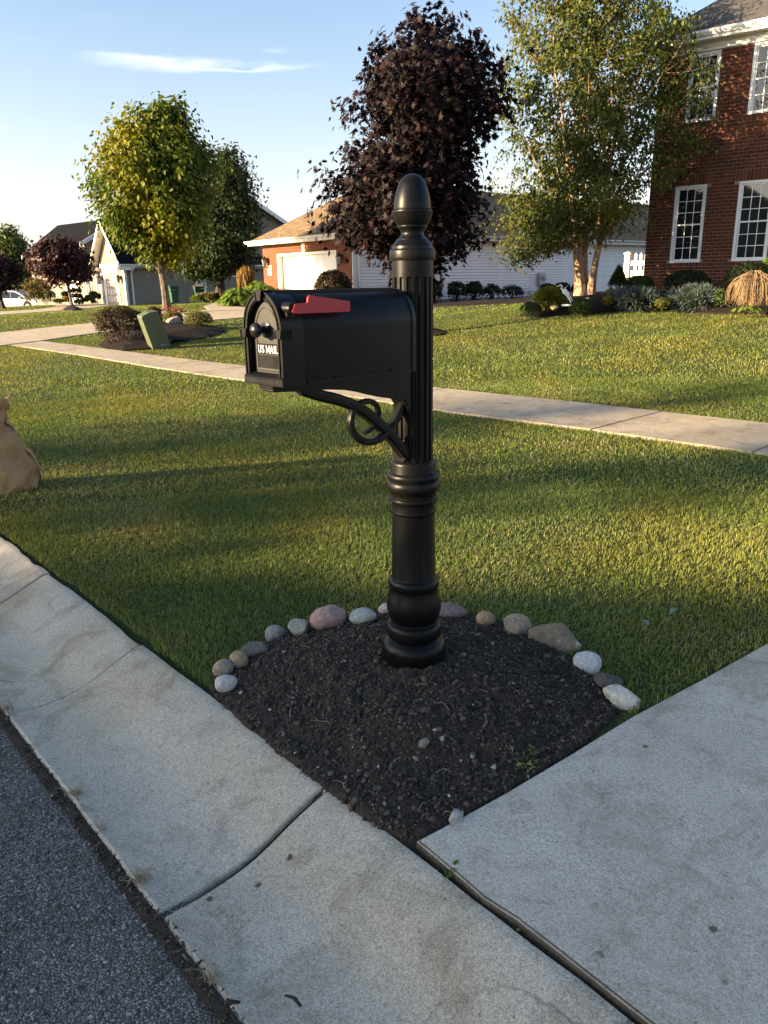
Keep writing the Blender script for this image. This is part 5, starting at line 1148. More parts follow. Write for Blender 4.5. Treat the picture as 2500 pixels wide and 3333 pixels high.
# ================================================================== TREES AND SHRUBS
L_OVAL = ([(0, 0, 0), (.27, .30, .03), (.22, .68, .0), (0, 1, -.10), (-.22, .68, .0), (-.27, .30, .03), (0, .5, -.05)], [(0, 1, 6), (1, 2, 6), (2, 3, 6), (3, 4, 6), (4, 5, 6), (5, 0, 6)])
L_DIAM = ([(0, 0, 0), (.33, .42, .06), (0, 1, -.06), (-.33, .42, .06)], [(0, 1, 2), (0, 2, 3)])
_st = []
for k, (an, rr) in enumerate([(-90, .10), (-62, .34), (-28, .30), (0, .62), (22, .36), (50, .76), (68, .42), (90, .95), (112, .42), (130, .76), (158, .36), (180, .62), (208, .30), (242, .34)]):
    _st.append((rr * math.cos(rad(an)), .32 + rr * math.sin(rad(an)), -.10 * rr + (.05 if k % 2 else -.05)))
L_MAPLE = ([(0, .32, .04)] + _st, [(0, i + 1, (i + 1) % 14 + 1) for i in range(14)])
L_SLIVER = ([(0, 0, 0), (.10, .35, .02), (0, 1, -.05), (-.10, .35, .02)], [(0, 1, 2), (0, 2, 3)])
def palette(r, n, cols, jit=.22):
    cols = np.array(cols); w = r.integers(0, len(cols), n); c = cols[w]; return np.clip(c * (1 + r.normal(0, jit, (n, 1))) * (1 + r.normal(0, jit * .3, (n, 3))), .002, .9)
def tree(name, label, cat, base, stems, prof, ncl, lpc, leaf, lsize, cols, bark, spread=.3, seed=1, lmat='leaf', droop=.5, nlimb=14, lstart=.3, hole=.42, irr=.22, group=None, up=.35, center=None, shell=.45, sunlit=None, twig=True):
    """stems: list of polylines [(x,y,z,r)..] relative to base; prof: [(z, radius, cx, cy)] envelope rows; leaf cards in clumps around twig ends"""
    r = np.random.default_rng(seed); t = thing(name, label, cat, base, 0, group); tb = MB()
    for st in stems:
        P = spline([q[:3] for q in st], 8 * len(st)); rr = np.interp(np.linspace(0, len(st) - 1, len(P)), range(len(st)), [q[3] for q in st])
        # flare at the root
        rr = rr * (1 + .55 * np.exp(-np.array([p[2] for p in P]) / .16)); tb.tube(P, rr, 10)
    pz = np.array([p[0] for p in prof]); pr = np.array([p[1] for p in prof]); pcx = np.array([p[2] if len(p) > 2 else 0 for p in prof]); pcy = np.array([p[3] if len(p) > 3 else 0 for p in prof])
    def env(z, th):
        R = np.interp(z, pz, pr); k = 1 + irr * (vnoise(th * 1.6 + z * .0, z * 1.1, 1, seed) - .5) * 2 + irr * .7 * (vnoise(th * 4, z * 2.7, 1, seed + 5) - .5) * 2
        return R * k
    C = []
    while len(C) < ncl:
        z = r.uniform(pz[0], pz[-1], 4000); keep = r.random(4000) < (np.interp(z, pz, pr) / pr.max()) ** 1.6 + .03; z = z[keep]; th = r.uniform(-math.pi, math.pi, len(z))
        u = r.random(len(z)); rho = env(z, th) * (shell + (1 - shell) * u ** .6) * np.where(r.random(len(z)) < .25, r.random(len(z)), 1)
        x = np.interp(z, pz, pcx) + rho * np.cos(th); y = np.interp(z, pz, pcy) + rho * np.sin(th)
        nz = vnoise(x * 1.3 + z * .9, y * 1.3 - z * 1.1, 1.0 / max(spread * 2.2, .2), seed + 9); k = nz > hole - .25 * r.random(len(z))
        C += list(np.stack([x, y, z], -1)[k])
    C = np.array(C[:ncl])
    # limbs
    limb_pts = []
    for k in range(nlimb):
        st = stems[k % len(stems)]; P = np.array(spline([q[:3] for q in st], 24)); R_ = np.interp(np.linspace(0, len(st) - 1, 24), range(len(st)), [q[3] for q in st])
        s0 = lstart + (.93 - lstart) * ((k // len(stems)) + .5 * r.random()) / max(1, nlimb / len(stems)); i = int(s0 * 23); p0 = P[i]
        zt = p0[2] + (pz[-1] - p0[2]) * r.uniform(.25, .6); th = k * 2.4 + r.uniform(-.4, .4); R1 = float(env(np.array([zt]), np.array([th]))[0]) * r.uniform(.55, .85)
        e = np.array([np.interp(zt, pz, pcx) + R1 * math.cos(th), np.interp(zt, pz, pcy) + R1 * math.sin(th), zt]); m = p0 * .5 + e * .5 + np.array([0, 0, -.08 * R1]) + r.normal(0, .06 * R1 + .02, 3)
        Q = spline([p0, m, e], 12); r0 = max(R_[i] * r.uniform(.38, .58), .012); tb.tube(Q, np.linspace(r0, max(r0 * .22, .006), 12), 6); limb_pts += [np.r_[q, r0 * (1 - .75 * j / 11)] for j, q in enumerate(Q) if j > 2]
    for st in stems:
        P = spline([q[:3] for q in st], 20); limb_pts += [np.r_[q, .03] for q in P[int(20 * max(lstart, .3)):]]
    LP = np.array(limb_pts)
    if twig:
        for c in C[:: max(1, len(C) // 560)]:
            d = np.linalg.norm(LP[:, :3] - c, axis=1) + np.maximum(0, LP[:, 2] - c[2]) * 1.5; q = LP[np.argmin(d)]; m = (q[:3] + c) / 2 + r.normal(0, .05, 3) + np.array([0, 0, -.04]); rr0 = min(q[3] * .5, .022)
            tb.tube([q[:3], m, c], [rr0, rr0 * .6, .004], 4, cap=False)
    tb.build('trunk', bark, t)
    n = ncl * lpc; ci = np.repeat(np.arange(ncl), lpc); off = r.normal(0, 1, (n, 3)) * np.array([1, 1, .8]) * spread * .55 * r.uniform(.5, 1.35, (ncl, 1))[ci]
    P = C[ci] + off; axis = np.stack([np.interp(P[:, 2], pz, pcx), np.interp(P[:, 2], pz, pcy), P[:, 2] - .3], -1)
    outw = P - axis; outw /= np.linalg.norm(outw, axis=1, keepdims=True) + 1e-6
    nrm = outw * .8 + np.array([[0, 0, up]]) + r.normal(0, .55, (n, 3)); nrm /= np.linalg.norm(nrm, axis=1, keepdims=True)
    # leaf tip (y axis) droops
    tip = outw * .5 + r.normal(0, .55, (n, 3)) + np.array([[0, 0, -droop * 1.6]]); tip -= nrm * (tip * nrm).sum(1, keepdims=True); tip /= np.linalg.norm(tip, axis=1, keepdims=True) + 1e-6
    Rm = np.stack([np.cross(tip, nrm), tip, nrm], axis=2)
    col = palette(r, n, cols); clump = r.uniform(.75, 1.25, (ncl, 1)); col = col * clump[ci]
    if sunlit is not None:                                              # sunlit tint painted into the clumps that noise picks
        a = np.clip((vnoise(C[:, 0] * 1.0 + C[:, 2] * .4, C[:, 1] + C[:, 2] * .9, .8, seed + 3) - .5) * 3.2, 0, 1)[ci][:, None] * r.uniform(.2, 1, (n, 1)); col = col * (1 - a) + np.array([sunlit]) * a
    V, F, Cc = scatter(leaf[0], leaf[1], P, Rm, lsize * r.uniform(.65, 1.25, n), col)
    fast('crown', V, F, MT[lmat], t, Cc); return t
def base_of(px, py): p = onT(px, py); return p
def mpp(p): return np.dot(p - EYE, FWD) / FPX                     # metres per photo pixel at a point
def HZ_(px, p): return lambda y: float(atY(px, y, p[1])[2] - p[2])     # height above the foot for a photo row
def CR(px, p): return lambda y, x: float(atY(x, y, p[1])[0] - p[0])      # sideways offset from the foot for a photo point
def KR(px, p): return lambda y: mpp(atY(px, y, p[1]))                  # metres per photo pixel at that row
# --- green-gold maple left of the mailbox
p = base_of(546, 1021); k = mpp(p); H_ = HZ_(546, p); K_ = KR(546, p); C_ = CR(546, p)
tree('maple_tree', 'round green-gold tree, bare straight trunk behind the green utility box', 'tree', p,
     [[(0, 0, -.1, .17), (-.03, 0, H_(940), .14), (-.10, 0, H_(850), .125), (-.12, .05, H_(760), .10), (-.1, 0, H_(600), .06), (-.05, 0, H_(430), .02)], [(-.06, 0, H_(880), .09), (.3, .1, H_(800), .07), (.7, .2, H_(690), .045), (.9, .2, H_(560), .015)], [(-.08, 0, H_(885), .08), (-.6, -.1, H_(810), .06), (-1.0, -.1, H_(690), .04), (-1.3, -.1, H_(560), .012)]],
     [(H_(862), 27 * K_(862), C_(862, 548)), (H_(840), 54 * K_(840), C_(840, 545)), (H_(790), 104 * K_(790), C_(790, 526)), (H_(740), 153 * K_(740), C_(740, 520)), (H_(690), 171 * K_(690), C_(690, 512)), (H_(620), 173 * K_(620), C_(620, 520)), (H_(550), 176 * K_(550), C_(550, 510)), (H_(470), 162 * K_(470), C_(470, 502)), (H_(420), 135 * K_(420), C_(420, 500)), (H_(365), 76 * K_(365), C_(365, 530)), (H_(335), 25 * K_(335), C_(335, 572))],
     1250, 27, L_OVAL, .165, [(.065, .10, .010), (.09, .125, .012), (.125, .145, .014), (.05, .085, .011)], MT['bark_gray'], .42, 3, droop=.55, nlimb=18, hole=.41, irr=.36, sunlit=(.21, .19, .012), shell=.28)
# --- dark pear tree behind it, before the grey house
p = base_of(719, 978); p = atY(719, 976, 41.0); k = mpp(p); H_ = HZ_(719, p); K_ = KR(719, p); C_ = CR(719, p)
tree('pear_tree', 'dark green oval tree with forked low trunk before the grey side wall', 'tree', p,
     [[(0, 0, -.2, .27), (0, 0, H_(930), .25), (.02, 0, H_(880), .22), (.05, 0, H_(760), .13), (0, 0, H_(600), .04)], [(.05, 0, H_(900), .14), (.9, 0, H_(872), .10), (1.6, 0, H_(840), .05)], [(-.05, 0, H_(890), .13), (-.9, 0, H_(850), .08), (-1.7, .1, H_(830), .04)]],
     [(H_(898), 41 * K_(898), C_(898, 640)), (H_(865), 112 * K_(865), C_(865, 700)), (H_(830), 121 * K_(830), C_(830, 705)), (H_(760), 112 * K_(760), C_(760, 725)), (H_(680), 103 * K_(680), C_(680, 735)), (H_(600), 85 * K_(600), C_(600, 740)), (H_(520), 52 * K_(520), C_(520, 740)), (H_(488), 13 * K_(488), C_(488, 745))],
     950, 26, L_OVAL, .17, [(.030, .048, .015), (.042, .062, .020), (.06, .082, .028), (.026, .040, .015)], MT['bark_dark'], .5, 5, droop=.35, nlimb=20, hole=.42, shell=.4)
# --- big purple maple behind the post
p = base_of(1375, 1088); k = mpp(p); H_ = HZ_(1375, p); K_ = KR(1375, p); C_ = CR(1375, p); KPM = k
tree('purple_maple', 'tall dark purple-leaved maple standing right behind the mailbox post', 'tree', p,
     [[(0, 0, -.1, .10), (0, 0, H_(960), .085), (-.03, 0, H_(800), .075), (-.05, 0, H_(600), .055), (.0, 0, H_(400), .035), (-.05, 0, H_(100), .008)], [(-.02, 0, H_(800), .04), (.5, .1, H_(600), .03), (.6, .1, H_(300), .016), (.45, .1, H_(80), .005)]],
     [(H_(905), 25 * K_(905), C_(905, 1405)), (H_(870), 86 * K_(870), C_(870, 1350)), (H_(820), 166 * K_(820), C_(820, 1360)), (H_(760), 225 * K_(760), C_(760, 1312)), (H_(700), 248 * K_(700), C_(700, 1315)), (H_(630), 268 * K_(630), C_(630, 1310)), (H_(560), 254 * K_(560), C_(560, 1312)), (H_(500), 209 * K_(500), C_(500, 1350)), (H_(440), 200 * K_(440), C_(440, 1390)), (H_(330), 230 * K_(330), C_(330, 1385)), (H_(230), 216 * K_(230), C_(230, 1400)), (H_(150), 162 * K_(150), C_(150, 1380)), (H_(70), 90 * K_(70), C_(70, 1395)), (H_(15), 45 * K_(15), C_(15, 1410))],
     1100, 17, L_MAPLE, .118, [(.009, .0042, .0050), (.013, .0052, .0055), (.0075, .004, .005), (.022, .0085, .0085), (.011, .0065, .006)], MT['bark_dark'], .32, 8, 'leaf_dark', .75, nlimb=26, hole=.40, irr=.24, shell=.22)
# --- river birch (three trunks) before the brick house
p = atY(1900, 970, 20.7); k = mpp(p); H_ = HZ_(1900, p); K_ = KR(1900, p); C_ = CR(1900, p); _lean = [(970, 0), (500, 1)]; X_ = lambda x, y=None: (x - 1900) * k * .93
tree('river_birch', 'tall airy birch with three peeling tan trunks beside the brick house', 'tree', p,
     [[(-.05, 0, -.15, .165), (C_(900, 1885), 0, H_(900), .125), (C_(820, 1876), -.05, H_(820), .10), (C_(700, 1866), -.05, H_(700), .078), (C_(560, 1850), -.05, H_(560), .058), (C_(380, 1830), -.05, H_(380), .035), (C_(200, 1805), 0, H_(200), .02), (C_(-60, 1800), 0, H_(-60), .006)],
      [(.08, .15, -.15, .12), (C_(880, 1908), .18, H_(880), .085), (C_(760, 1912), .25, H_(760), .07), (C_(620, 1914), .3, H_(620), .056), (C_(450, 1905), .35, H_(450), .04), (C_(250, 1925), .4, H_(250), .022), (C_(-30, 1940), .4, H_(-30), .006)],
      [(.14, -.02, -.15, .13), (C_(880, 1930), -.1, H_(880), .088), (C_(780, 1948), -.15, H_(780), .07), (C_(640, 1965), -.2, H_(640), .055), (C_(470, 1990), -.3, H_(470), .038), (C_(330, 2050), -.35, H_(330), .024), (C_(180, 2120), -.35, H_(180), .008)]],
     [(H_(872), 23 * K_(872), C_(872, 1680)), (H_(850), 55 * K_(850), C_(850, 1690)), (H_(800), 129 * K_(800), C_(800, 1745)), (H_(760), 216 * K_(760), C_(760, 1830)), (H_(700), 247 * K_(700), C_(700, 1865)), (H_(650), 267 * K_(650), C_(650, 1890)), (H_(560), 308 * K_(560), C_(560, 1960)), (H_(450), 322 * K_(450), C_(450, 1975)), (H_(400), 313 * K_(400), C_(400, 1950)), (H_(300), 322 * K_(300), C_(300, 1955)), (H_(200), 317 * K_(200), C_(200, 1950)), (H_(100), 304 * K_(100), C_(100, 1935)), (H_(0), 267 * K_(0), C_(0, 1900)), (H_(-100), 184 * K_(-100), C_(-100, 1870)), (H_(-190), 55 * K_(-190), C_(-190, 1870))],
     1900, 27, L_DIAM, .092, [(.044, .070, .014), (.058, .085, .016), (.085, .105, .020), (.034, .054, .013), (.12, .12, .022)], MT['bark_birch'], .25, 14, droop=.8, nlimb=36, lstart=.26, hole=.51, irr=.26, shell=.12, up=.2, sunlit=(.17, .155, .03))
# --- small purple maple far left
p = base_of(237, 1003); k = mpp(p); H_ = HZ_(237, p); K_ = KR(237, p); C_ = CR(237, p)
tree('purple_maple', 'small round purple-leaved tree on a mulch ring far left before the grey house', 'tree', p,
     [[(0, 0, 0, .10), (-.12, 0, H_(940), .085), (-.22, 0, H_(890), .075), (-.3, 0, H_(840), .05), (-.3, 0, H_(790), .015)]],
     [(H_(922), 35 * K_(922), -10 * K_(922)), (H_(900), 75 * K_(900), -15 * K_(900)), (H_(865), 96 * K_(865), -19 * K_(865)), (H_(830), 95 * K_(830), -20 * K_(830)), (H_(800), 72 * K_(800), -18 * K_(800)), (H_(775), 28 * K_(775), -22 * K_(775))],
     260, 22, L_MAPLE, .19, [(.030, .010, .011), (.045, .014, .013), (.022, .009, .010), (.06, .02, .018)], MT['bark_gray'], .42, 21, 'leaf_dark', .6, nlimb=14, hole=.36, irr=.2)
# --- further trees at the far left
p = atY(8, 1004, 57.0); k = mpp(p); H_ = HZ_(8, p); K_ = KR(8, p); C_ = CR(8, p)
tree('dark_tree', 'dark purple tree cut by the left edge in front of the silver van', 'tree', p, [[(.1, 0, -.2, .13), (-.1, 0, H_(940), .11), (-.3, 0, H_(880), .08), (-.4, 0, H_(830), .02)]],
     [(H_(950), 30 * K_(950), -20 * K_(950)), (H_(925), 70 * K_(925), -20 * K_(925)), (H_(890), 85 * K_(890), -22 * K_(890)), (H_(855), 72 * K_(855), -24 * K_(855)), (H_(828), 25 * K_(828), -24 * K_(828))], 260, 22, L_MAPLE, .20, [(.016, .008, .009), (.024, .010, .011), (.012, .008, .008)], MT['bark_dark'], .5, 23, 'leaf_dark', .6, nlimb=12, hole=.34)
p = atY(62, 985, 92.0); k = mpp(p); H_ = HZ_(62, p); K_ = KR(62, p); C_ = CR(62, p)
tree('conical_tree', 'tall pale-green oval tree rising behind the silver van', 'tree', p, [[(0, 0, -.5, .3), (0, 0, H_(930), .26), (0, 0, H_(750), .05)]],
     [(H_(955), 35 * K_(955)), (H_(920), 55 * K_(920)), (H_(870), 62 * K_(870)), (H_(820), 56 * K_(820), -3 * K_(820)), (H_(780), 40 * K_(780), -4 * K_(780)), (H_(750), 25 * K_(750), -2 * K_(750)), (H_(738), 6 * K_(738))], 520, 18, L_OVAL, .34, [(.06, .085, .022), (.085, .11, .028), (.05, .07, .02)], MT['bark_gray'], .8, 25, nlimb=14, hole=.36)
p = atY(5, 985, 120.0); k = mpp(p); H_ = HZ_(5, p); K_ = KR(5, p); C_ = CR(5, p)
tree('far_tree', 'distant hazy green tree at the left edge behind the dark purple tree', 'tree', p, [[(0, 0, -.5, .3), (0, 0, H_(900), .1)]], [(H_(960), 30 * K_(960)), (H_(900), 45 * K_(900)), (H_(850), 42 * K_(850)), (H_(805), 12 * K_(805))], 300, 16, L_OVAL, .42, [(.07, .09, .03), (.09, .11, .04)], MT['bark_gray'], 1.0, 26, nlimb=8)
p = atY(147, 990, 72.0); k = mpp(p); H_ = HZ_(147, p); K_ = KR(147, p); C_ = CR(147, p)
tree('weeping_tree', 'small brown-green weeping tree between the van and the purple maple', 'tree', p, [[(0, 0, -.3, .09), (0, 0, H_(950), .08), (0, 0, H_(915), .03)]],
     [(H_(962), 40 * K_(962), -4 * K_(962)), (H_(945), 56 * K_(945), -4 * K_(945)), (H_(925), 52 * K_(925), -4 * K_(925)), (H_(908), 20 * K_(908), -6 * K_(908))], 220, 20, L_OVAL, .20, [(.10, .075, .025), (.13, .095, .03), (.07, .065, .022)], MT['bark_gray'], .45, 27, droop=1.0, nlimb=10, hole=.36)
# --- shrubs
SH_COL = {'green': [(.045, .075, .018), (.06, .09, .02), (.035, .06, .016)], 'dark': [(.018, .03, .012), (.026, .038, .014), (.014, .022, .010)], 'gold': [(.16, .17, .02), (.21, .20, .025), (.12, .14, .02)], 'brownred': [(.05, .028, .018), (.07, .04, .022), (.035, .022, .014), (.05, .045, .016)],
          'orange': [(.26, .15, .02), (.20, .14, .02), (.30, .18, .03)], 'blue': [(.075, .105, .095), (.10, .135, .125), (.055, .08, .07)], 'olive': [(.10, .10, .018), (.14, .13, .022), (.07, .08, .016)], 'lime': [(.12, .19, .03), (.16, .22, .035), (.09, .15, .025)]}
def shrub(name, label, base, size, cols, n=1500, leaf=L_OVAL, ls=.05, seed=1, boxy=0.0, group=None, cat='shrub', rough=.10, flat=.0, cone=False, stems=True, rz=0, par=None, spiky=0):
    """size: (rx, ry, height); foliage on a lumpy shell over an inner mass of leaves"""
    r = np.random.default_rng(seed); t = par or thing(name, label, cat, base, rz, group); rx, ry, h = size
    d = r.normal(0, 1, (n, 3)); d[:, 2] = np.where(r.random(n) < .8, np.abs(d[:, 2]), d[:, 2]); d /= np.linalg.norm(d, axis=1, keepdims=True)
    e = 2 + 4 * boxy; q = d / (np.abs(d) ** e).sum(1, keepdims=True) ** (1 / e)
    lump = 1 + rough * 2 * (vnoise(q[:, 0] * 2.2 + q[:, 2], q[:, 1] * 2.2 - q[:, 2], 1.6, seed) - .5)
    dep = 1 - .30 * r.random(n) ** 2
    P = q * (lump * dep)[:, None]
    if cone: f = 1 - .85 * np.clip((P[:, 2] + .2) / 1.2, 0, 1); P[:, 0] *= f; P[:, 1] *= f
    zc = h * .45; P = np.stack([P[:, 0] * rx, P[:, 1] * ry, zc + P[:, 2] * np.where(P[:, 2] > 0, h - zc, zc)], -1); P[:, 2] = np.maximum(P[:, 2], .01)
    nr = d * .9 + r.normal(0, .5, (n, 3)) + np.array([[0, 0, .25]]); nr /= np.linalg.norm(nr, axis=1, keepdims=True)
    tip = d * spiky + r.normal(0, .6, (n, 3)) + np.array([[0, 0, .25]]); tip -= nr * (tip * nr).sum(1, keepdims=True) * (0 if spiky > 1 else 1); tip /= np.linalg.norm(tip, axis=1, keepdims=True) + 1e-6
    if spiky > 1: nr = np.cross(tip, r.normal(0, 1, (n, 3))); nr /= np.linalg.norm(nr, axis=1, keepdims=True)
    Rm = np.stack([np.cross(tip, nr), tip, nr], axis=2); c = palette(r, n, cols, .25)
    V, F, C = scatter(leaf[0], leaf[1], P, Rm, ls * r.uniform(.6, 1.3, n), c); fast('foliage', V, F, MT['leaf'], t, C)
    if stems:
        s_ = MB()
        for i in range(9):
            a = r.uniform(0, 6.28); u = r.uniform(.2, .6); s_.tube([(.1 * rx * math.cos(a), .1 * ry * math.sin(a), -.03), (u * rx * .6 * math.cos(a), u * ry * .6 * math.sin(a), h * .4), (u * rx * math.cos(a), u * ry * math.sin(a), h * .8)], [.018 * h + .004, .012 * h + .003, .003], 5, cap=False)
        s_.build('stem', MT['bark_dark'], t)
    return t
def sh(name, label, px0, px1, pyt, pyb, cols, n, leaf, ls, seed, boxy=0, Y=None, depth=None, sink=0, **kw):
    """shrub standing at photo columns px0..px1 with its foot at row pyb and crest at row pyt"""
    px = (px0 + px1) / 2; p = onT(px, pyb) if Y is None else atY(px, pyb, Y); k = mpp(p); rx = (px1 - px0) / 2 * k; ry = depth or rx
    d = np.array([p[0], p[1]]) / math.hypot(p[0], p[1]); p = p + np.array([d[0], d[1], 0]) * ry * .75
    h = (pyb - pyt) * k * 1.04 * (1 + ry * .75 / math.hypot(p[0], p[1])); p[2] = min(p[2], T1(p[0], p[1]) + .12) if Y is None else p[2]
    return shrub(name, label, (p[0], p[1], p[2] - sink), (rx * 1.03, ry, h + sink), SH_COL[cols] if isinstance(cols, str) else cols, n, leaf, ls, seed, boxy, **kw)
# bed with the utility box
sh('barberry_hedge', 'clipped dark reddish hedge on the mulch left of the green utility box', 330, 470, 1018, 1131, 'brownred', 5200, L_OVAL, .05, 31, .55, depth=.45, cat='hedge', rough=.16)
sh('barberry_bush', 'dark reddish bush just behind the green utility box, left of the pink flowers', 488, 528, 1008, 1085, 'brownred', 1500, L_OVAL, .05, 32, .3, rough=.16)
t = sh('sedum', 'pink-topped flowering sedum above the boulder', 530, 598, 1018, 1072, [(.14, .15, .03), (.18, .17, .035), (.10, .12, .03)], 1500, L_OVAL, .055, 33, cat='flowers')
r = np.random.default_rng(34)
def flower_heads(t, rx, ry, h, n, cols, s, seed):
    r = np.random.default_rng(seed); P = []
    for i in range(n):
        a = r.uniform(0, 6.28); u = math.sqrt(r.random()); c = np.array([u * rx * math.cos(a), u * ry * math.sin(a), h * (1.0 - .35 * u * u) + r.uniform(-.02, .03)])
        for j in range(34): P.append(c + r.normal(0, 1, 3) * np.array([.05, .05, .012]))
    P = np.array(P); m = len(P); c = palette(r, m, cols, .2); V, F, C = scatter([(0, 0, .5), (.5, 0, 0), (0, .5, 0), (-.5, 0, 0), (0, -.5, 0)], [(0, 1, 2), (0, 2, 3), (0, 3, 4), (0, 4, 1)], P, rots(r.normal(0, .4, (m, 3)) + np.array([[0, 0, 1.]]), r.uniform(0, 6, m)), s * r.uniform(.7, 1.3, m), c); fast('flower_head', V, F, MT['leaf'], t, C)
flower_heads(t, .42, .40, .60, 26, [(.36, .10, .10), (.42, .14, .13), (.28, .07, .07), (.40, .20, .14)], .03, 34)
sh('boxwood', 'rounded green-gold boxwood at the right end of the mulch bed by the boulder', 605, 692, 1021, 1082, 'olive', 3800, L_OVAL, .035, 35, .15, rough=.08)
# shrubs by the grey house
for i, (a, c, yt, yb, lab) in enumerate(((417, 454, 965, 992, 'brown round shrub by the downspout of the grey house'), (474, 507, 965, 990, 'dark ball shrub at the grey wall left of the green bin'), (591, 626, 959, 984, 'dark ball shrub between the two green bins'))):
    sh('ball_shrub', lab, a, c, yt, yb, 'brownred' if i == 0 else 'dark', 1100, L_OVAL, .11, 41 + i, .3, rough=.08)
sh('ball_shrub', 'small dark shrub at the right foot of the plain green bin', 571, 592, 969, 986, 'dark', 600, L_OVAL, .10, 44, .2)
# entry plants
for i, (a, c, yt, yb, cols, lab, Y) in enumerate(((230, 265, 941, 958, 'green', 'green mushroom-clipped topiary near the white entry door', 60.), (238, 269, 958, 979, 'brownred', 'reddish shrub under the mushroom-clipped topiary', 60.), (205, 225, 951, 972, 'dark', 'dark shrub left of the mushroom topiary', 60.5), (150, 182, 952, 981, 'green', 'clipped green block hedge left of the entry', 64.), (178, 210, 975, 988, 'green', 'low spreading shrub left of the second driveway', 60.), (208, 228, 968, 982, 'orange', 'low orange-yellow shrub by the entry', 60.), (244, 272, 977, 990, 'green', 'low juniper at the entry bed corner', 58.), (268, 287, 972, 981, 'dark', 'low dark shrub in the middle of the entry bed', 59.), (281, 300, 963, 977, 'green', 'left low ball of the cloud-pruned shrub', 58.5), (294, 316, 951, 966, 'green', 'topmost ball of the cloud-pruned shrub by the tan garage', 58.7), (310, 329, 958, 974, 'green', 'right ball of the cloud-pruned shrub by the tan garage', 58.5), (293, 309, 964, 979, 'green', 'middle front ball of the cloud-pruned shrub', 58.2), (298, 309, 977, 985, 'green', 'tiny green mound at the front of the entry bed', 57.))):
    sh('topiary' if 'topiary' in lab or 'ball' in lab else 'entry_shrub', lab, a, c, yt, yb, cols, 620, L_OVAL, .12, 50 + i, .25, Y=Y, rough=.06, stems=True)
# bed at the right of the second bin: grass plume, hosta, shrubs
p = atY(803, 958, 37.0); k = mpp(p)
fg = thing('plume_grass', 'tall tan ornamental plume grass left of the brick garage corner', 'ornamental grass', (p[0], p[1], p[2] - .1)); r = np.random.default_rng(60)
n = 900; a = r.uniform(0, 6.28, n); u = np.sqrt(r.random(n)); hh = (958 - 873) * k * r.uniform(.55, 1.05, n) * (1 - .22 * u ** 2); bx_ = np.stack([u * .25 * np.cos(a), u * .25 * np.sin(a), 0 * u], -1); tx = np.stack([u * 28 * k * np.cos(a), u * 28 * k * np.sin(a), hh], -1); w = np.stack([-np.sin(a * 7), np.cos(a * 7), 0 * a], -1) * .011
V = np.stack([bx_ - w, bx_ + w, (bx_ * .5 + tx * .5) + w * .8 + [0, 0, .1], (bx_ * .5 + tx * .5) - w * .8 + [0, 0, .1], tx], 1).reshape(-1, 3); o = (np.arange(n) * 5)[:, None]; F = np.concatenate([o + [[0, 1, 2]], o + [[0, 2, 3]], o + [[3, 2, 4]]])
g = r.random((n, 1)); fast('blade', V, F, MT['leaf'], fg, np.repeat(np.array([[.10, .10, .03]]) * (1 - g) + np.array([[.28, .20, .07]]) * g, 5, 0))
m = r.random(n) < .6; top = tx[m]; n2 = len(top); V, F, C = scatter([(0, 0, -.20), (.028, 0, 0), (0, 0, .26), (-.028, 0, 0), (0, .028, 0), (0, -.028, 0)], [(0, 1, 2), (0, 2, 3), (0, 4, 2), (0, 2, 5)], top - [0, 0, .12], rots((top - bx_[m]) * [.5, .5, 1], r.uniform(0, 6, n2)), r.uniform(.8, 1.3, n2), palette(r, n2, [(.42, .28, .11), (.50, .35, .15), (.36, .24, .09)], .15)); fast('plume', V, F, MT['leaf'], fg, C)
def hosta(name, label, px, py, Y, R, h, n, cols, seed, L=.34):
    p = atY(px, py, Y); t = thing(name, label, 'plant', p); r = np.random.default_rng(seed); a = r.uniform(0, 6.28, n); u = np.sqrt(r.random(n)); P = np.stack([u * R * .75 * np.cos(a), u * R * .75 * np.sin(a), h * (1 - .75 * u ** 2) * r.uniform(.6, 1, n)], -1)
    out_ = np.stack([np.cos(a), np.sin(a), 0 * a], -1); nr = out_ * .7 + np.array([[0, 0, .9]]) + r.normal(0, .25, (n, 3)); nr /= np.linalg.norm(nr, axis=1, keepdims=True); tip = out_ + np.array([[0, 0, -.5]]); tip -= nr * (tip * nr).sum(1, keepdims=True); tip /= np.linalg.norm(tip, axis=1, keepdims=True)
    V, F, C = scatter(L_OVAL[0], L_OVAL[1], P, np.stack([np.cross(tip, nr), tip, nr], axis=2), L * r.uniform(.7, 1.2, n), palette(r, n, cols, .18)); fast('leaf', V, F, MT['leaf'], t, C)
    s_ = MB()
    for i in range(12): b_ = r.uniform(0, 6.28); s_.tube([(0, 0, -.05), (R * .25 * math.cos(b_), R * .25 * math.sin(b_), h * .5)], [.012, .008], 4, cap=False)
    s_.build('stem', MT['bark_dark'], t); return t
hosta('hosta', 'bright lime-green hosta at the bend of the far driveway', 775, 992, 33.5, .95, .75, 260, SH_COL['lime'], 61)
hosta('hosta', 'yellow-green hosta leaning against the brick garage corner', 845, 950, 34.2, .8, .5, 160, SH_COL['lime'], 62)
sh('gold_shrub', 'yellow-green shrub behind the bright hosta, below the plume grass', 765, 830, 945, 985, 'olive', 1800, L_OVAL, .10, 63, Y=36.2)
sh('brown_shrub', 'brown rounded shrub right of the pear trunk', 731, 778, 949, 982, 'brownred', 1600, L_OVAL, .08, 64, Y=38.5); sh('brown_shrub', 'smaller brown shrub touching the pear trunk', 721, 742, 951, 977, 'brownred', 900, L_OVAL, .08, 65, Y=39.2)
sh('yellow_perennial', 'yellow-green perennial in front of the brown rounded shrub', 738, 765, 962, 984, 'olive', 800, L_SLIVER, .25, 66, Y=37.4, spiky=2, cat='plant')
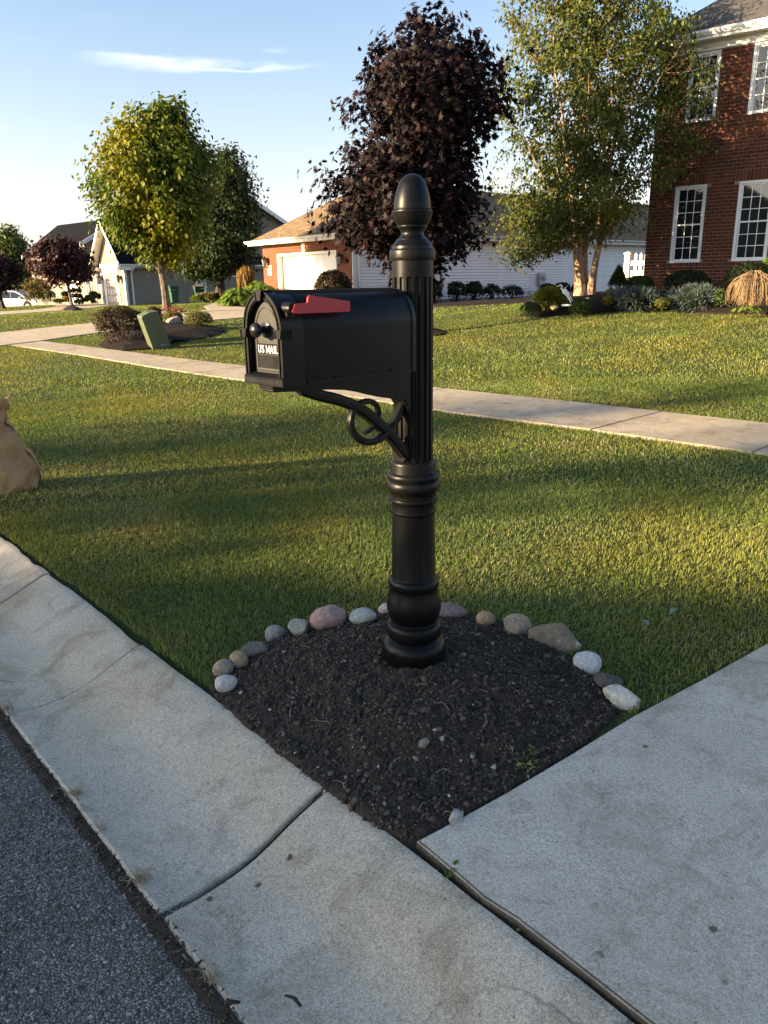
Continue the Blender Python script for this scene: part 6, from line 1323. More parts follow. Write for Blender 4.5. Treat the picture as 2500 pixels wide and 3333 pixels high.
t = sh('dry_hydrangea', 'faded tan hydrangea heads under the pear tree', 668, 715, 955, 980, 'olive', 900, L_OVAL, .12, 67, Y=39.5, cat='flowers'); flower_heads(t, .75, .5, .42, 24, [(.32, .25, .19), (.40, .33, .26), (.22, .16, .12)], .06, 68)
sh('daylily', 'tuft of green blade leaves before the tan-lidded bin', 632, 668, 968, 983, 'lime', 700, L_SLIVER, .22, 69, Y=40., spiky=2.5, cat='plant', stems=False)
sh('brown_bush', 'round brown-leaved bush before the white garage door', 1028, 1142, 897, 1010, 'brownred', 5200, L_OVAL, .085, 70, .1, Y=29.0, rough=.12)
# dark clipped shrubs along the white wall
for i, (a, c, yt, yb, bx_, lab) in enumerate(((1392, 1436, 925, 1000, .35, 'dark vase-clipped shrub half hidden by the mailbox post'), (1459, 1514, 925, 993, .3, 'dark vase-clipped shrub, second along the white wall from the post'), (1515, 1570, 925, 989, .3, 'dark vase-clipped shrub, third along the white wall from the post'), (1571, 1632, 929, 986, .0, 'open leggy dark shrub between the clipped ones and the meter'), (1633, 1702, 934, 984, .1, 'open leggy dark shrub nearest left of the electric meter'), (1758, 1806, 930, 976, .4, 'dark clipped shrub just right of the electric meter'), (1806, 1852, 927, 974, .35, 'dark clipped shrub left of the birch trunks'), (1860, 1888, 932, 972, .35, 'dark clipped shrub partly behind the birch trunks'))):
    sh('wall_shrub', lab, a, c, yt, yb, 'dark', 1500 if bx_ > .15 else 900, L_OVAL, .085, 71 + i, bx_, Y=float(onplane((a + c) / 2, yb, _ps + GS * 1.3, GS)[1]), rough=.10 if bx_ > .15 else .28)
sh('wall_shrub', 'low dark shrub at the white wall right of the birch', 1958, 1995, 950, 972, 'dark', 700, L_OVAL, .08, 80, Y=float(onplane(1976, 972, _ps + GS * 1.2, GS)[1]))
# bed of the brick house
sh('gold_thread_cypress', 'bright yellow feathery shrub left of the birch', 1752, 1830, 953, 1000, 'gold', 3800, L_SLIVER, .13, 81, Y=18.6, spiky=1.6, rough=.2); sh('boxwood', 'low green mound at the left tip of the brick house bed', 1694, 1762, 988, 1033, 'green', 3600, L_OVAL, .035, 82, Y=18.2, rough=.08)
sh('boxwood', 'green clipped mound in front of the birch trunks', 1852, 1932, 978, 1025, 'green', 4200, L_OVAL, .032, 83, .1, Y=17.8, rough=.07); sh('spirea', 'small orange-gold round shrub right of the birch', 1959, 1999, 964, 994, 'orange', 1500, L_OVAL, .035, 84, Y=18.0)
sh('dwarf_spruce', 'small upright conical evergreen before the white fence', 1984, 2034, 880, 968, 'green', 3600, L_SLIVER, .09, 85, Y=19.6, cone=True, spiky=1.5, rough=.15); sh('arborvitae_tuft', 'yellow-green tuft at the foot of the conical evergreen', 1985, 2025, 952, 975, 'lime', 900, L_SLIVER, .09, 86, Y=18.8, spiky=1.5)
sh('boxwood', 'round sunlit boxwood at the left corner of the brick house', 2028, 2124, 904, 970, 'green', 4600, L_OVAL, .045, 87, .1, Y=19.8, rough=.07); sh('boxwood', 'big dark green boxwood under the left window of the brick house', 2172, 2290, 890, 970, 'dark', 5200, L_OVAL, .045, 88, .1, Y=18.6, rough=.07, depth=.7)
sh('boxwood', 'dark boxwood behind the weeping bare shrub by the brick wall', 2366, 2490, 866, 985, 'dark', 4200, L_OVAL, .045, 89, .1, Y=17.0, depth=.6)
sh('juniper', 'blue-grey spreading juniper at the brick house corner', 1996, 2140, 955, 1010, 'blue', 5200, L_SLIVER, .13, 90, .2, Y=17.6, spiky=1.3, rough=.22, depth=.8); sh('juniper', 'blue-grey spreading juniper below the left brick house window', 2192, 2330, 952, 1012, 'blue', 5200, L_SLIVER, .13, 91, .1, Y=16.6, spiky=1.3, rough=.25, depth=.75)
sh('spirea', 'small yellow-brown round shrub between the two blue junipers', 2130, 2180, 975, 1005, 'olive', 1500, L_OVAL, .035, 92, Y=16.9); sh('evergreen_tuft', 'small green leafy plant left of the weeping bare shrub', 2325, 2372, 948, 994, 'green', 1100, L_OVAL, .06, 93, Y=16.3)
sh('arborvitae', 'bright green upright shrub at the right edge by the brick wall', 2484, 2530, 850, 900, 'lime', 1300, L_SLIVER, .10, 94, Y=17.5, spiky=1.5)
# weeping bare shrub
p = atY(2445, 1000, 15.2); k = mpp(p); t = thing('weeping_shrub', 'brown leafless weeping shrub with hanging twigs before the brick house', 'shrub', p); r = np.random.default_rng(95); R, h = 80 * k, 118 * k; s_ = MB(); w_ = MB()
s_.tube([(0, 0, -.1), (.02, 0, h * .5), (0, .02, h * .9)], [.05, .04, .03], 7)
for i in range(420):
    a = r.uniform(0, 6.28); u = r.uniform(.25, 1.0); hh = h * r.uniform(.86, 1.0) * (1 - .18 * u * u); e = R * u; dx, dy = math.cos(a), math.sin(a); zf = h * r.uniform(0, .5) * (1.1 - u * .6)
    P = spline([(0, 0, h * .86), (dx * e * .45, dy * e * .45, hh), (dx * e * .85, dy * e * .85, hh * .86), (dx * e * (1 + r.normal(0, .05)), dy * e * (1 + r.normal(0, .05)), hh * .5), (dx * e * (1.03 + r.normal(0, .08)), dy * e * (1.03 + r.normal(0, .08)), max(zf, .03))], 11)
    (s_ if i % 9 == 0 else w_).tube(P, np.linspace(.013 if i % 9 == 0 else .006, .0022, 11), 4, cap=False)
MT['twig'] = m_bark('tan_twigs', (.14, .085, .045), (.34, .235, .13), 6, 6); s_.build('branch', MT['twig'], t); w_.build('twig', MT['twig'], t)
hosta('groundcover', 'bright green leafy sprout at the foot of the weeping bare shrub', 2430, 1012, 14.9, .35, .12, 60, SH_COL['lime'], 96, .09)
# ================================================================== PROPS
def rotz_to(p, extra=0): return math.atan2(-p[0], p[1]) + extra
# green utility pedestal, leaning
p = onT(522, 1134); k = mpp(p); up_ = thing('utility_pedestal', 'leaning green metal utility box on the grass at the mulch bed', 'utility box', p, rotz_to(p) + rad(16)); up_.rotation_euler = (rad(4), rad(-16.5), up_.rotation_euler[2])
w, h, dpt = 29 * k, 122 * k, .34
b = MB(); b.prism([(-w * .97, .0), (w * .97, .0), (w, h * .16), (w * .98, h * .165), (w * .98, h * .93), (w * .9, h * .965), (0, h * 1.0), (-w * .9, h * .965), (-w * .98, h * .93), (-w * .98, h * .165), (-w, h * .16)], 'y', -dpt / 2, dpt / 2); b.build('cabinet', MT['green_box'], up_, .02, 3)
b = MB(); b.box(-w * 1.02, w * 1.02, -dpt / 2 - .01, dpt / 2 + .01, 0, h * .16); b.build('base_band', MT['green_box'], up_, .008)
b = MB(); b.box(-w * .9, w * .9, -dpt / 2 - .008, -dpt / 2 + .01, h * .2, h * .9); b.build('door', MT['green_box'], up_, .004); b = MB(); b.tube([(w * .1, -dpt / 2 - .02, h * .12), (w * .1, -dpt / 2, h * .12)], .018, 10); b.tube([(w * .45, -dpt / 2 - .02, h * .1), (w * .45, -dpt / 2, h * .1)], .012, 10); b.build('lock_bolt', MT['chrome'], up_)
# stones: one generator for boulder, border stones and pebbles
def stone(name, label, cat, loc, size, mat, seed, rz=0, tilt=0, flat=None, cut=0, rough=.12, group=None, sub=3, cone=0):
    bm = bmesh.new(); bmesh.ops.create_icosphere(bm, subdivisions=sub, radius=1); rr = random.Random(seed); o3 = Vector((rr.uniform(0, 50), rr.uniform(0, 50), rr.uniform(0, 50)))
    pl_ = [(Vector((rr.gauss(0, 1), rr.gauss(0, 1), rr.gauss(0, .8))).normalized(), rr.uniform(.55, .8)) for _ in range(cut)]
    for v in bm.verts:
        q = v.co.copy(); d = 1 + rough * 2 * mnoise.noise(q * .9 + o3) + rough * .7 * mnoise.noise(q * 2.3 + o3) + .02 * mnoise.noise(q * 7 + o3); q = q * d
        for nn, dd in pl_:
            e = q.dot(nn) - dd
            if e > 0: q = q - nn * e * .88
        if cone: f = 1 - cone * max(0, q.z) * .75; q.x *= f; q.y *= f
        v.co = Vector((q.x * size[0], q.y * size[1], q.z * size[2]))
    for f in bm.faces: f.smooth = True
    me = bpy.data.meshes.new(name); bm.to_mesh(me); bm.free(); me.materials.append(mat); o = bpy.data.objects.new(name, me); COL.objects.link(o); o.location = loc; o.rotation_euler = (0, tilt, rz); return tag(o, label, cat, group)
RK = {'tan': m_rock('tan_stone', [(.20, .155, .115), (.33, .265, .20)]), 'grey': m_rock('grey_stone', [(.15, .145, .135), (.25, .245, .23)]), 'pale': m_rock('pale_stone', [(.34, .33, .30), (.48, .46, .43)], 7), 'pink': m_rock('pink_granite', [(.27, .165, .14), (.38, .26, .225)], 14, (.45, .40, .37)), 'green': m_rock('speckled_stone', [(.14, .15, .12), (.34, .33, .28)], 22, (.42, .38, .32)), 'slate': m_rock('slate_stone', [(.07, .066, .06), (.13, .122, .112)]),
      'brown': m_rock('brown_stone', [(.13, .10, .068), (.22, .175, .12)], 5, (.42, .37, .28)), 'red': m_rock('reddish_stone', [(.16, .105, .085), (.24, .165, .14)], 6), 'orange': m_rock('orange_stone', [(.25, .165, .095), (.36, .26, .16)], 8), 'blue': m_rock('bluewhite_stone', [(.33, .345, .36), (.52, .53, .54)], 9), 'dark': m_rock('dark_banded_stone', [(.055, .048, .042), (.11, .095, .085)], 5), 'yellow': m_rock('whiteyellow_stone', [(.36, .32, .22), (.55, .54, .50)], 7, (.20, .18, .15)), 'cream': m_rock('cream_stone', [(.42, .34, .27), (.52, .44, .36)], 6), 'greenish': m_rock('greygreen_stone', [(.23, .245, .225), (.38, .39, .36)], 17, (.46, .45, .42))}
def mound_pt(px, py):
    z = .11
    for _ in range(6):
        q = atZ(px, py, z); z = float(mound_h(np.array([q[0]]), np.array([q[1]]))[0]) if inpoly(np.array([q[0]]), np.array([q[1]]), MOUND)[0] else T1(q[0], q[1])
    return atZ(px, py, z)
ST = [(735.6, 2221, 68, 58, 'pale', 'pale banded round stone, first at the curb end of the mulch ring', 0, .10, 0), (729, 2174, 66, 61, 'tan', 'tan round stone beside the pale banded one at the curb end', 0, .08, 0), (778, 2148, 59, 60, 'orange', 'speckled tan stone, third from the curb end of the ring', 0, .1, 0), (837, 2110, 92, 50, 'slate', 'flat dark slate wedge lying among the left ring stones', 4, .10, -.25), (897, 2061, 66, 56, 'grey', 'grey egg-shaped stone right of the slate wedge', 0, .08, -.15), (978, 2042, 72, 51, 'green', 'mottled green-grey stone left of the large pink one', 2, .12, .25), (1070, 2010, 104, 77, 'pink', 'large pink granite stone, biggest left of the post', 1, .10, -.12), (1179, 2006, 84, 55, 'greenish', 'speckled grey-green oval stone just left of the post', 0, .07, -.12), (1258, 1982, 50, 40, 'cream', 'cream stone peeping out left of the post base', 0, .08, 0), (1448, 1990, 132, 48, 'red', 'long reddish-brown stone peeping out right of the post base', 0, .07, .06), (1581, 2013, 62, 47, 'orange', 'small orange-brown round stone right of the long reddish one', 0, .08, .1), (1677, 2033, 95, 72, 'tan', 'lumpy tan stone between the small orange one and the big brown one', 3, .14, .1), (1807, 2076, 154, 98, 'brown', 'big brown pyramid-shaped stone with pale flecks', 2, .10, .18), (1917, 2159, 92, 74, 'blue', 'blue-white wedge-shaped stone below the big brown one', 4, .1, .5), (1976, 2219, 84, 50, 'dark', 'dark flat banded stone between two white stones', 1, .08, .15), (2018, 2269, 106, 74, 'yellow', 'white and yellowish angular stone at the driveway end of the ring', 4, .1, .12)]
for i, (px, py, w, h, m, lab, cut, ro, tl) in enumerate(ST):
    p = mound_pt(px, py + h * .36); k = mpp(p); rx, rzz = w / 2 * k, h / 2 * k * .98; ry = rx * (.80 if w < 90 else .62)
    d = np.array([p[0], p[1]]) / math.hypot(p[0], p[1]); q = p + np.array([d[0], d[1], 0]) * ry * .3; fac = 1.04 + (.1 if cut else 0)
    stone('border_stone', lab, 'stone', (q[0], q[1], p[2] + rzz * .62), (rx * fac, ry * fac, rzz * fac), RK[m], 100 + i, rotz_to(q), tl, cut=cut, rough=ro, group='stones ringing the mulch mound', cone=.75 if i == 12 else 0, sub=4)
p = onT(563, 1078); k = mpp(p); stone('boulder', 'tan angular boulder below the pink flowers beside the utility box', 'boulder', (p[0], p[1] + .2, p[2] + .18), (31 * k, .4, 24 * k), RK['tan'], 140, .3, -.2, cut=5, sub=4)
p = atY(1804, 1006, 17.6); k = mpp(p); stone('rock', 'orange sandstone rock in the bed left of the birch', 'rock', (p[0], p[1], p[2] + .03), (14 * k, 11 * k, 8.5 * k), m_rock('sandstone', [(.36, .21, .11), (.50, .33, .19)], 6), 141, .2, -.1, cut=4)
p = atY(727, 977, 37.5); k = mpp(p); stone('rock', 'pale rounded rock at the edge of the far driveway bend', 'rock', (p[0], p[1], p[2]), (10 * k, 9 * k, 7 * k), RK['pale'], 142, 0, 0, cut=2)
PB = [(1415, 2377, 11, 'pale oblong pebble on the mulch below the post, nearest the post'), (1500, 2477, 10, 'pale pebble in the middle of the mulch, right of centre'), (1148, 2435, 8, 'thin pale pebble on the left slope of the mulch'), (962, 2452, 8, 'white pebble at the curb edge of the mulch'), (1462, 2592, 10, 'bright white quartz pebble near the driveway edge of the mulch'), (880, 2312, 9, 'pale pebble near the left stones on the mulch'), (1125, 2530, 10, 'pale flat pebble low on the mulch left of its bottom corner'), (1216, 2570, 8, 'grey-white pebble nearest the bottom corner of the mulch')]
for i, (px, py, s, lab) in enumerate(PB):
    p = mound_pt(px, py); k = mpp(p); stone('pebble', lab, 'pebble', (p[0], p[1], p[2] + s * k * .22), (s * k * .75, s * k * .5, s * k * .42), RK['pale'], 150 + i, i * 1.3, 0, cut=1, sub=3)
# kraft yard-waste bag at the left
p = onT(28, 1608); q0 = onT(118, 1570); k = mpp(p); bag = thing('yard_waste_bag', 'brown paper yard-waste bag on the lawn at the left edge', 'paper bag', (p[0] - 55 * k, p[1] + .13, p[2]), rotz_to(p, rad(-10)))
_cr = random.Random(9); CREASE = [(_cr.gauss(0, 1), _cr.gauss(0, .6), _cr.gauss(0, 1), _cr.uniform(1.8, 4.2), _cr.uniform(.020, .040), _cr.random()) for _ in range(9)]
hb = 262 * k; n = 120; V = []; F = []; L_ = 70; r = random.Random(4)
for j in range(L_ + 1):
    t_ = j / L_; z = hb * t_; sw = 148 * k * (1 - .70 * max(0, (t_ - .12)) ** 1.05) * (1 if t_ > .1 else .93 + .7 * t_); sdp = .20 * (1 - .60 * t_) + .012; e = 3.2 if t_ < .75 else 2.2
    for i in range(n):
        a = 2 * math.pi * i / n; c, s_ = math.cos(a), math.sin(a); x = math.copysign(abs(c) ** (2 / e), c) * sw; y = math.copysign(abs(s_) ** (2 / e), s_) * sdp
        cr = 0
        for kx, ky, kz, fq, am, ph in CREASE: w_ = abs(((x * kx + y * ky + z * kz) * fq + ph) % 1 - .5) * 2; cr += am * max(0, 1 - w_ * 2.2) * max(0, mnoise.noise(Vector((x * 2.1 + ph * 9, z * 2.1, y * 2))) + .35) * 1.5
        cr += .03 * abs(mnoise.noise(Vector((x * 2 - z * 2.5, z * 2.2, 5))))
        d = math.hypot(x, y) + 1e-6; V.append((x * (1 - cr * 1.1 / d * .8), y - math.copysign(cr, y), z + .012 * mnoise.noise(Vector((x * 6, y * 6, t_ * 5)))))
for j in range(L_):
    for i in range(n): F.append((j * n + i, j * n + (i + 1) % n, (j + 1) * n + (i + 1) % n, (j + 1) * n + i))
F.append(tuple(reversed(range(n)))); b = MB(); b.add(V, F, 0, True); b.build('bag_body', MT['paper'], bag)
V = []; F = []                                                            # crumpled rolled-over top
for j in range(11):
    t_ = j / 10; z = hb * (.985 + .16 * math.sin(t_ * 3.0)) + .0; sc_ = .30 + .09 * math.sin(t_ * 5) + .05 * t_
    for i in range(n):
        a = 2 * math.pi * i / n; w_ = 1 + .24 * mnoise.noise(Vector((math.cos(a) * 2.2, math.sin(a) * 2.2, t_ * 4))); V.append((148 * k * sc_ * math.cos(a) * w_ * 1.15, .20 * sc_ * math.sin(a) * w_ * 1.4, z + .03 * mnoise.noise(Vector((math.cos(a) * 3, math.sin(a) * 3, t_ * 3)))))
for j in range(10):
    for i in range(n): F.append((j * n + i, j * n + (i + 1) % n, (j + 1) * n + (i + 1) % n, (j + 1) * n + i))
F.append(tuple(10 * n + i for i in range(n))); b = MB(); b.add(V, F, 0, False); b.build('folded_top', MT['paper'], bag)
# wheelie bins
def bin_(label, px0, px1, pyt, pyb, Y, mat, lidmat, logo, rz):
    px = (px0 + px1) / 2; p = atY(px, pyb, Y); k = mpp(p); w, h = (px1 - px0) / 2 * k, (pyb - pyt) * k; t = thing('wheelie_bin', label, 'bin', p, rz, 'wheelie bins by the grey house'); b = MB()
    secs = [(0, .72, .70), (.03, .74, .72), (.62, .86, .88), (.64, .93, .94), (.70, .97, .98), (.92, 1.0, 1.0)]; vs = []; fs = []
    for z, a, c in secs:
        for (sx, sy) in ((-1, -.8), (-.8, -1), (.8, -1), (1, -.8), (1, .8), (.8, 1), (-.8, 1), (-1, .8)): vs.append((sx * w * a, sy * w * c * 1.05, z * h))
    for j in range(len(secs) - 1):
        for i in range(8): fs.append((j * 8 + i, j * 8 + (i + 1) % 8, (j + 1) * 8 + (i + 1) % 8, (j + 1) * 8 + i))
    fs += [tuple(reversed(range(8))), tuple(40 + i for i in range(8))]; b.add(vs, fs); b.build('bin_body', mat, t, .012)
    b = MB(); vs = []
    for z, a in ((.92, 1.07), (.955, 1.09), (.99, .98), (1.0, .6)):
        for (sx, sy) in ((-1, -.85), (-.85, -1), (.85, -1), (1, -.85), (1, .85), (.85, 1), (-.85, 1), (-1, .85)): vs.append((sx * w * a, sy * w * a * 1.05, z * h))
    b.add(vs, [(j * 8 + i, j * 8 + (i + 1) % 8, (j + 1) * 8 + (i + 1) % 8, (j + 1) * 8 + i) for j in range(3) for i in range(8)] + [tuple(reversed(range(8))), tuple(24 + i for i in range(8))]); b.build('lid', lidmat, t, .008)
    b = MB(); b.tube([(-w * .7, w * 1.15, h * .88), (w * .7, w * 1.15, h * .88)], .02, 8); b.build('handle', MT['iron'], t)
    for sx in (-1, 1): b = MB(); b.tube([(sx * w * .7, w * .78, .13), (sx * w * .86, w * .78, .13)], .13, 14); b.build('wheel', MT['tire'], t)
    yb = -w * 1.005
    lg = letters('WM', 0, 0, .15, .22, 0, .006, 'logo', t, MT['white_ink'], 1, .22); lg.rotation_euler = (rad(-4.5), 0, rad(-90)); lg.location = (-.30, yb * (1.0 if logo else .99), h * .76)
    m_ = MB()
    for i in range(5): m_.box(.10 + i * .05 - (.0 if logo else .25), .135 + i * .05 - (.0 if logo else .25), yb - .012, yb + .01, h * (.775 if logo else .72), h * (.80 if logo else .735))
    m_.build('label_print', MT['white_ink'], t); return t
bin_('plain green wheelie bin with green lid behind the gold-green tree trunk', 553, 584, 931, 985, 46.0, MT['bin'], MT['bin'], False, rad(24)); bin_('dark green wheelie bin with tan lid by the side door', 633, 668, 931, 975, 45.0, MT['bin_dark'], MT['lid_tan'], True, rad(14))
# silver minivan
p = atY(62, 1000, 74.0); k = mpp(p); vs_ = 38 * k; vn = thing('minivan', 'silver minivan parked at the far left edge', 'minivan', (p[0], p[1], p[2] - .22), rad(-9)); Lh, Ww, Hh = 2.75, .98, 1.72
prof = [(-2.62, .38), (-2.66, .75), (-2.60, 1.05), (-2.42, 1.50), (-2.2, 1.66), (-1.2, 1.735), (0, 1.73), (.45, 1.66), (.85, 1.48), (1.45, 1.10), (1.62, 1.04), (2.25, .92), (2.52, .78), (2.60, .58), (2.56, .34), (2.40, .24), (-2.5, .26)]
def lofty(prof, w0, mat, name, par, tum):
    b = MB(); n_ = len(prof); V = []; F = []
    for y, s_ in ((-1, 0), (-.93, 1), (.93, 1), (1, 0)):
        for x, z in prof:
            inset = tum * max(0, z - .95) ** 1.1; yy = (w0 - inset) * (1 if y > 0 else -1); xx, zz = (x, z) if s_ else (x * .985, .26 + (z - .26) * .975 if z > .26 else z + .02)
            V.append((xx, yy * (1.0 if not s_ else .93), zz))
    for j in range(3):
        for i in range(n_): F.append((j * n_ + i, j * n_ + (i + 1) % n_, (j + 1) * n_ + (i + 1) % n_, (j + 1) * n_ + i))
    F += [tuple(range(n_)), tuple(3 * n_ + i for i in reversed(range(n_)))]; b.add(V, F); return b.build(name, mat, par, .02, 2)
bdy = lofty(prof, Ww, MT['silver'], 'body', vn, .20)
def side_poly(pts, y, th, mat, name, par):
    for sg in (-1, 1):
        b = MB(); V = [(x, sg * (y - .20 * max(0, z - .95) ** 1.1 * 1.0), z) for x, z in pts] + [(x, sg * (y + th - .20 * max(0, z - .95) ** 1.1), z) for x, z in pts]; n_ = len(pts); b.add(V, [tuple(range(n_)), tuple(2 * n_ - 1 - i for i in range(n_))] + [(i, (i + 1) % n_, n_ + (i + 1) % n_, n_ + i) for i in range(n_)]); b.build(name, mat, par)
side_poly([(-2.40, 1.08), (-2.28, 1.50), (-1.35, 1.60), (-1.30, 1.06)], Ww, .004, MT['glass'], 'window', vn); side_poly([(-1.25, 1.06), (-1.28, 1.60), (-.15, 1.62), (-.12, 1.04)], Ww, .004, MT['glass'], 'window', vn); side_poly([(-.06, 1.04), (-.08, 1.61), (.35, 1.56), (.72, 1.38), (1.16, 1.08), (1.10, 1.03)], Ww, .004, MT['glass'], 'window', vn)
b = MB(); b.add([(.62, -.66, 1.60), (.62, .66, 1.60), (1.52, .82, 1.085), (1.52, -.82, 1.085)], [(0, 1, 2, 3)]); b.build('windscreen', MT['glass'], vn)
for x in (-1.52, 1.52):
    for sg in (-1, 1):
        b = MB(); b.tube([(x, sg * (Ww - .22), .33), (x, sg * (Ww + .01), .33)], .335, 28, smooth=False); wq = b.build('wheel', MT['tire'], vn, .03); b = MB(); b.lathe([(0, .0), (.05, .0), (.06, .012), (.20, -.01), (.22, .012), (.235, .012), (.235, -.02)], 24)
        for i in range(7): a = 2 * math.pi * i / 7; b.obox((.04 * math.cos(a) - .02 * math.sin(a), .04 * math.sin(a) + .02 * math.cos(a), .0), (.18 * math.cos(a), .18 * math.sin(a), -.004), (.045 * math.sin(a), -.045 * math.cos(a), 0), (0, 0, .012))
        rm_ = b.build('rim', MT['chrome'], wq); rm_.location = (x, sg * (Ww + .016), .33); rm_.rotation_euler = (rad(-90 * sg), 0, 0); b = MB(); b.tube([(x, sg * (Ww - .02), .36), (x, sg * (Ww + .004), .36)], .42, 26, smooth=False); b.build('wheel_arch', MT['tire'], vn)
for sg in (-1, 1):
    b = MB(); b.box(.85, 1.05, sg * Ww, sg * (Ww + .2), 1.02, 1.18); b.build('mirror', MT['silver'], vn, .03); b = MB(); b.box(-.42, -.2, sg * (Ww + .002), sg * (Ww + .03), .90, .935); b.box(.02, .24, sg * (Ww + .002), sg * (Ww + .03), .89, .925); b.build('door_handle', MT['chrome'], vn, .008)
    b = MB(); b.box(2.18, 2.50, sg * .62, sg * .90, .70, .86); b.build('headlight', MT['lampglass'], vn, .03); b = MB(); b.box(-2.64, -2.50, sg * .75, sg * .93, .9, 1.3); b.build('tail_light', MT['red'], vn, .02); b = MB(); b.box(-2.2, .2, sg * .64 - .02, sg * .64 + .02, 1.74, 1.79); b.build('roof_rail', MT['iron'], vn, .01)
    b = MB()
    for xq in (-1.27, -.10, 1.0): b.box(xq - .004, xq + .004, sg * (Ww - .002), sg * (Ww + .0035), .42, 1.02)
    b.build('door_seam', MT['tire'], vn)
# white vinyl fence beside the brick house
fz = .95; q0 = atY(2039, 912, 24.0); k = mpp(q0); fn = thing('vinyl_fence', 'white vinyl picket-topped fence between the birch and the brick house', 'fence', (q0[0], q0[1], 0), math.atan2(HE[1], HE[0])); zt, zb_ = atY(2039, 822, 24.)[2], .75
def pk(y): return atY(2070, y, 23.6)[2]
b = MB(); b.box(-.08, .08, -.08, .08, zb_, zt - .04); b.build('post', MT['white_warm'], fn, .006); b = MB(); b.box(-.10, .10, -.10, .10, zt - .05, zt - .01); b.add([(-.1, -.1, zt - .01), (.1, -.1, zt - .01), (.1, .1, zt - .01), (-.1, .1, zt - .01), (0, 0, zt + .03)], [(0, 1, 4), (1, 2, 4), (2, 3, 4), (3, 0, 4)]); b.build('post_cap', MT['white_warm'], fn)
zA, zB, zC = pk(848), pk(866), pk(880)
for z0, z1 in ((zA - .14, zA), (zC - .12, zC), (zb_ + .02, zb_ + .14)): b = MB(); b.box(.08, 2.3, -.03, .03, z0, z1); b.build('rail', MT['white_warm'], fn, .004)
for i in range(14): x = .20 + i * .152; b = MB(); b.prism([(x, zC - .02), (x + .075, zC - .02), (x + .075, zt - .07), (x + .0375, zt - .01), (x, zt - .07)], 'y', -.014, .014); b.build('picket', MT['white_warm'], fn)
for i in range(15): b = MB(); b.box(.08 + i * .148, .08 + (i + 1) * .148 - .004, -.018, .018, zb_ + .1, zC - .1); b.build('fence_board', MT['white_warm'], fn)
# small things in the brick house bed
p = atY(1838, 992, 18.0); k = mpp(p); bd = thing('bird_ornament', 'white wading-bird garden ornament leaning forward in the bed', 'garden ornament', p); b = MB()
b.tube([(.16, 0, .0), (.10, 0, .12), (.03, 0, .22)], [.012, .014, .02], 7); b.tube([(.22, .03, .0), (.15, .02, .13), (.06, 0, .22)], [.012, .014, .02], 7); b.build('leg', MT['white'], bd)
b = MB(); b.tube([(.10, 0, .16), (.04, 0, .24), (-.03, 0, .30), (-.07, 0, .33)], [.015, .055, .05, .02], 10); b.tube([(-.06, 0, .325), (-.10, 0, .36), (-.07, 0, .41), (-.11, 0, .43), (-.2, 0, .40)], [.02, .015, .014, .02, .003], 8); b.build('bird_body', MT['white'], bd); b = MB(); b.tube([(.05, 0, .28), (-.02, 0, .36), (.06, .02, .42)], [.03, .03, .005], 7, flat=.4); b.build('wing', MT['white'], bd); b = MB(); b.box(-.06, .26, -.06, .08, -.03, .012); b.build('plinth', MT['white'], bd, .01)
p = atY(1911, 985, 18.3); k = mpp(p); b = MB(); b.prism([(-5.5 * k, -.1), (5.5 * k, -.1), (5 * k, 16 * k), (-5 * k, 17 * k)], 'y', -.006, .006); s_ = b.build('garden_marker', MT['white'], None, .002); s_.location = p; s_.rotation_euler = (rad(-8), 0, rotz_to(p, .2)); tag(s_, 'small white marker card standing before the birch trunks', 'garden marker')
# fallen leaves and weeds near the mound
MT['deadleaf'] = plain('fallen_leaf', (.28, .16, .09), .8, .2, 0, .3, 30); MT['palegreen'] = plain('pale_green_leaf', (.17, .23, .16), .7, .3, 0, .2, 20)
def fallen(label, px, py, L, mat, seed, onm=False):
    p = mound_pt(px, py) if onm else onT(px, py); r = random.Random(seed); b = MB(); V = [(v[0] * L, v[1] * L, v[2] * L * 2.5 + .3 * L * v[1] * (1 - v[1])) for v in L_OVAL[0]]; b.add(V, L_OVAL[1], 0, False); b.add([(v[0], v[1], v[2] - .0012) for v in V], [tuple(reversed(f)) for f in L_OVAL[1]]); o = b.build('fallen_leaf', mat); o.location = (p[0], p[1], p[2] + (.006 if onm else .03)); o.rotation_euler = (r.uniform(-.3, .3), r.uniform(-.3, .3), r.uniform(0, 6)); return tag(o, label, 'leaf')
fallen('small brown dead leaf on the shaded lawn right of the post', 1546, 1811, .028, MT['deadleaf'], 1); fallen('large pale green leaf lying on the lawn right of the stones', 2108, 2058, .055, MT['palegreen'], 2); fallen('pale green leaf on the lawn, farther of the two loose ones', 2200, 2000, .05, MT['palegreen'], 3); fallen('tiny orange leaf at the grass edge of the near driveway', 2397, 2138, .018, MT['deadleaf'], 4)
def weed(label, p, n, s, seed, cols):
    t = thing('weed', label, 'weed', p); r = np.random.default_rng(seed); P = r.normal(0, 1, (n, 3)) * np.array([s, s, s * .35]) + np.array([0, 0, s * .5]); P[:, 2] = np.maximum(P[:, 2], .004); nr = r.normal(0, .5, (n, 3)) + np.array([[0, 0, 1.]]); V, F, C = scatter(L_OVAL[0], L_OVAL[1], P, rots(nr, r.uniform(0, 6, n)), .016 * r.uniform(.6, 1.4, n), palette(r, n, cols, .2)); fast('leaf', V, F, MT['leaf'], t, C)
    b = MB()
    for i in range(8): a = r.uniform(0, 6.28); b.tube([(0, 0, -.01), (s * .6 * math.cos(a), s * .6 * math.sin(a), s * .5), (s * 1.2 * math.cos(a), s * 1.2 * math.sin(a), s * .6)], [.0012, .001, .0006], 4, cap=False)
    b.build('stem', MT['straw'], t); return t
GW_ = [(.10, .15, .03), (.15, .20, .05), (.07, .11, .025)]
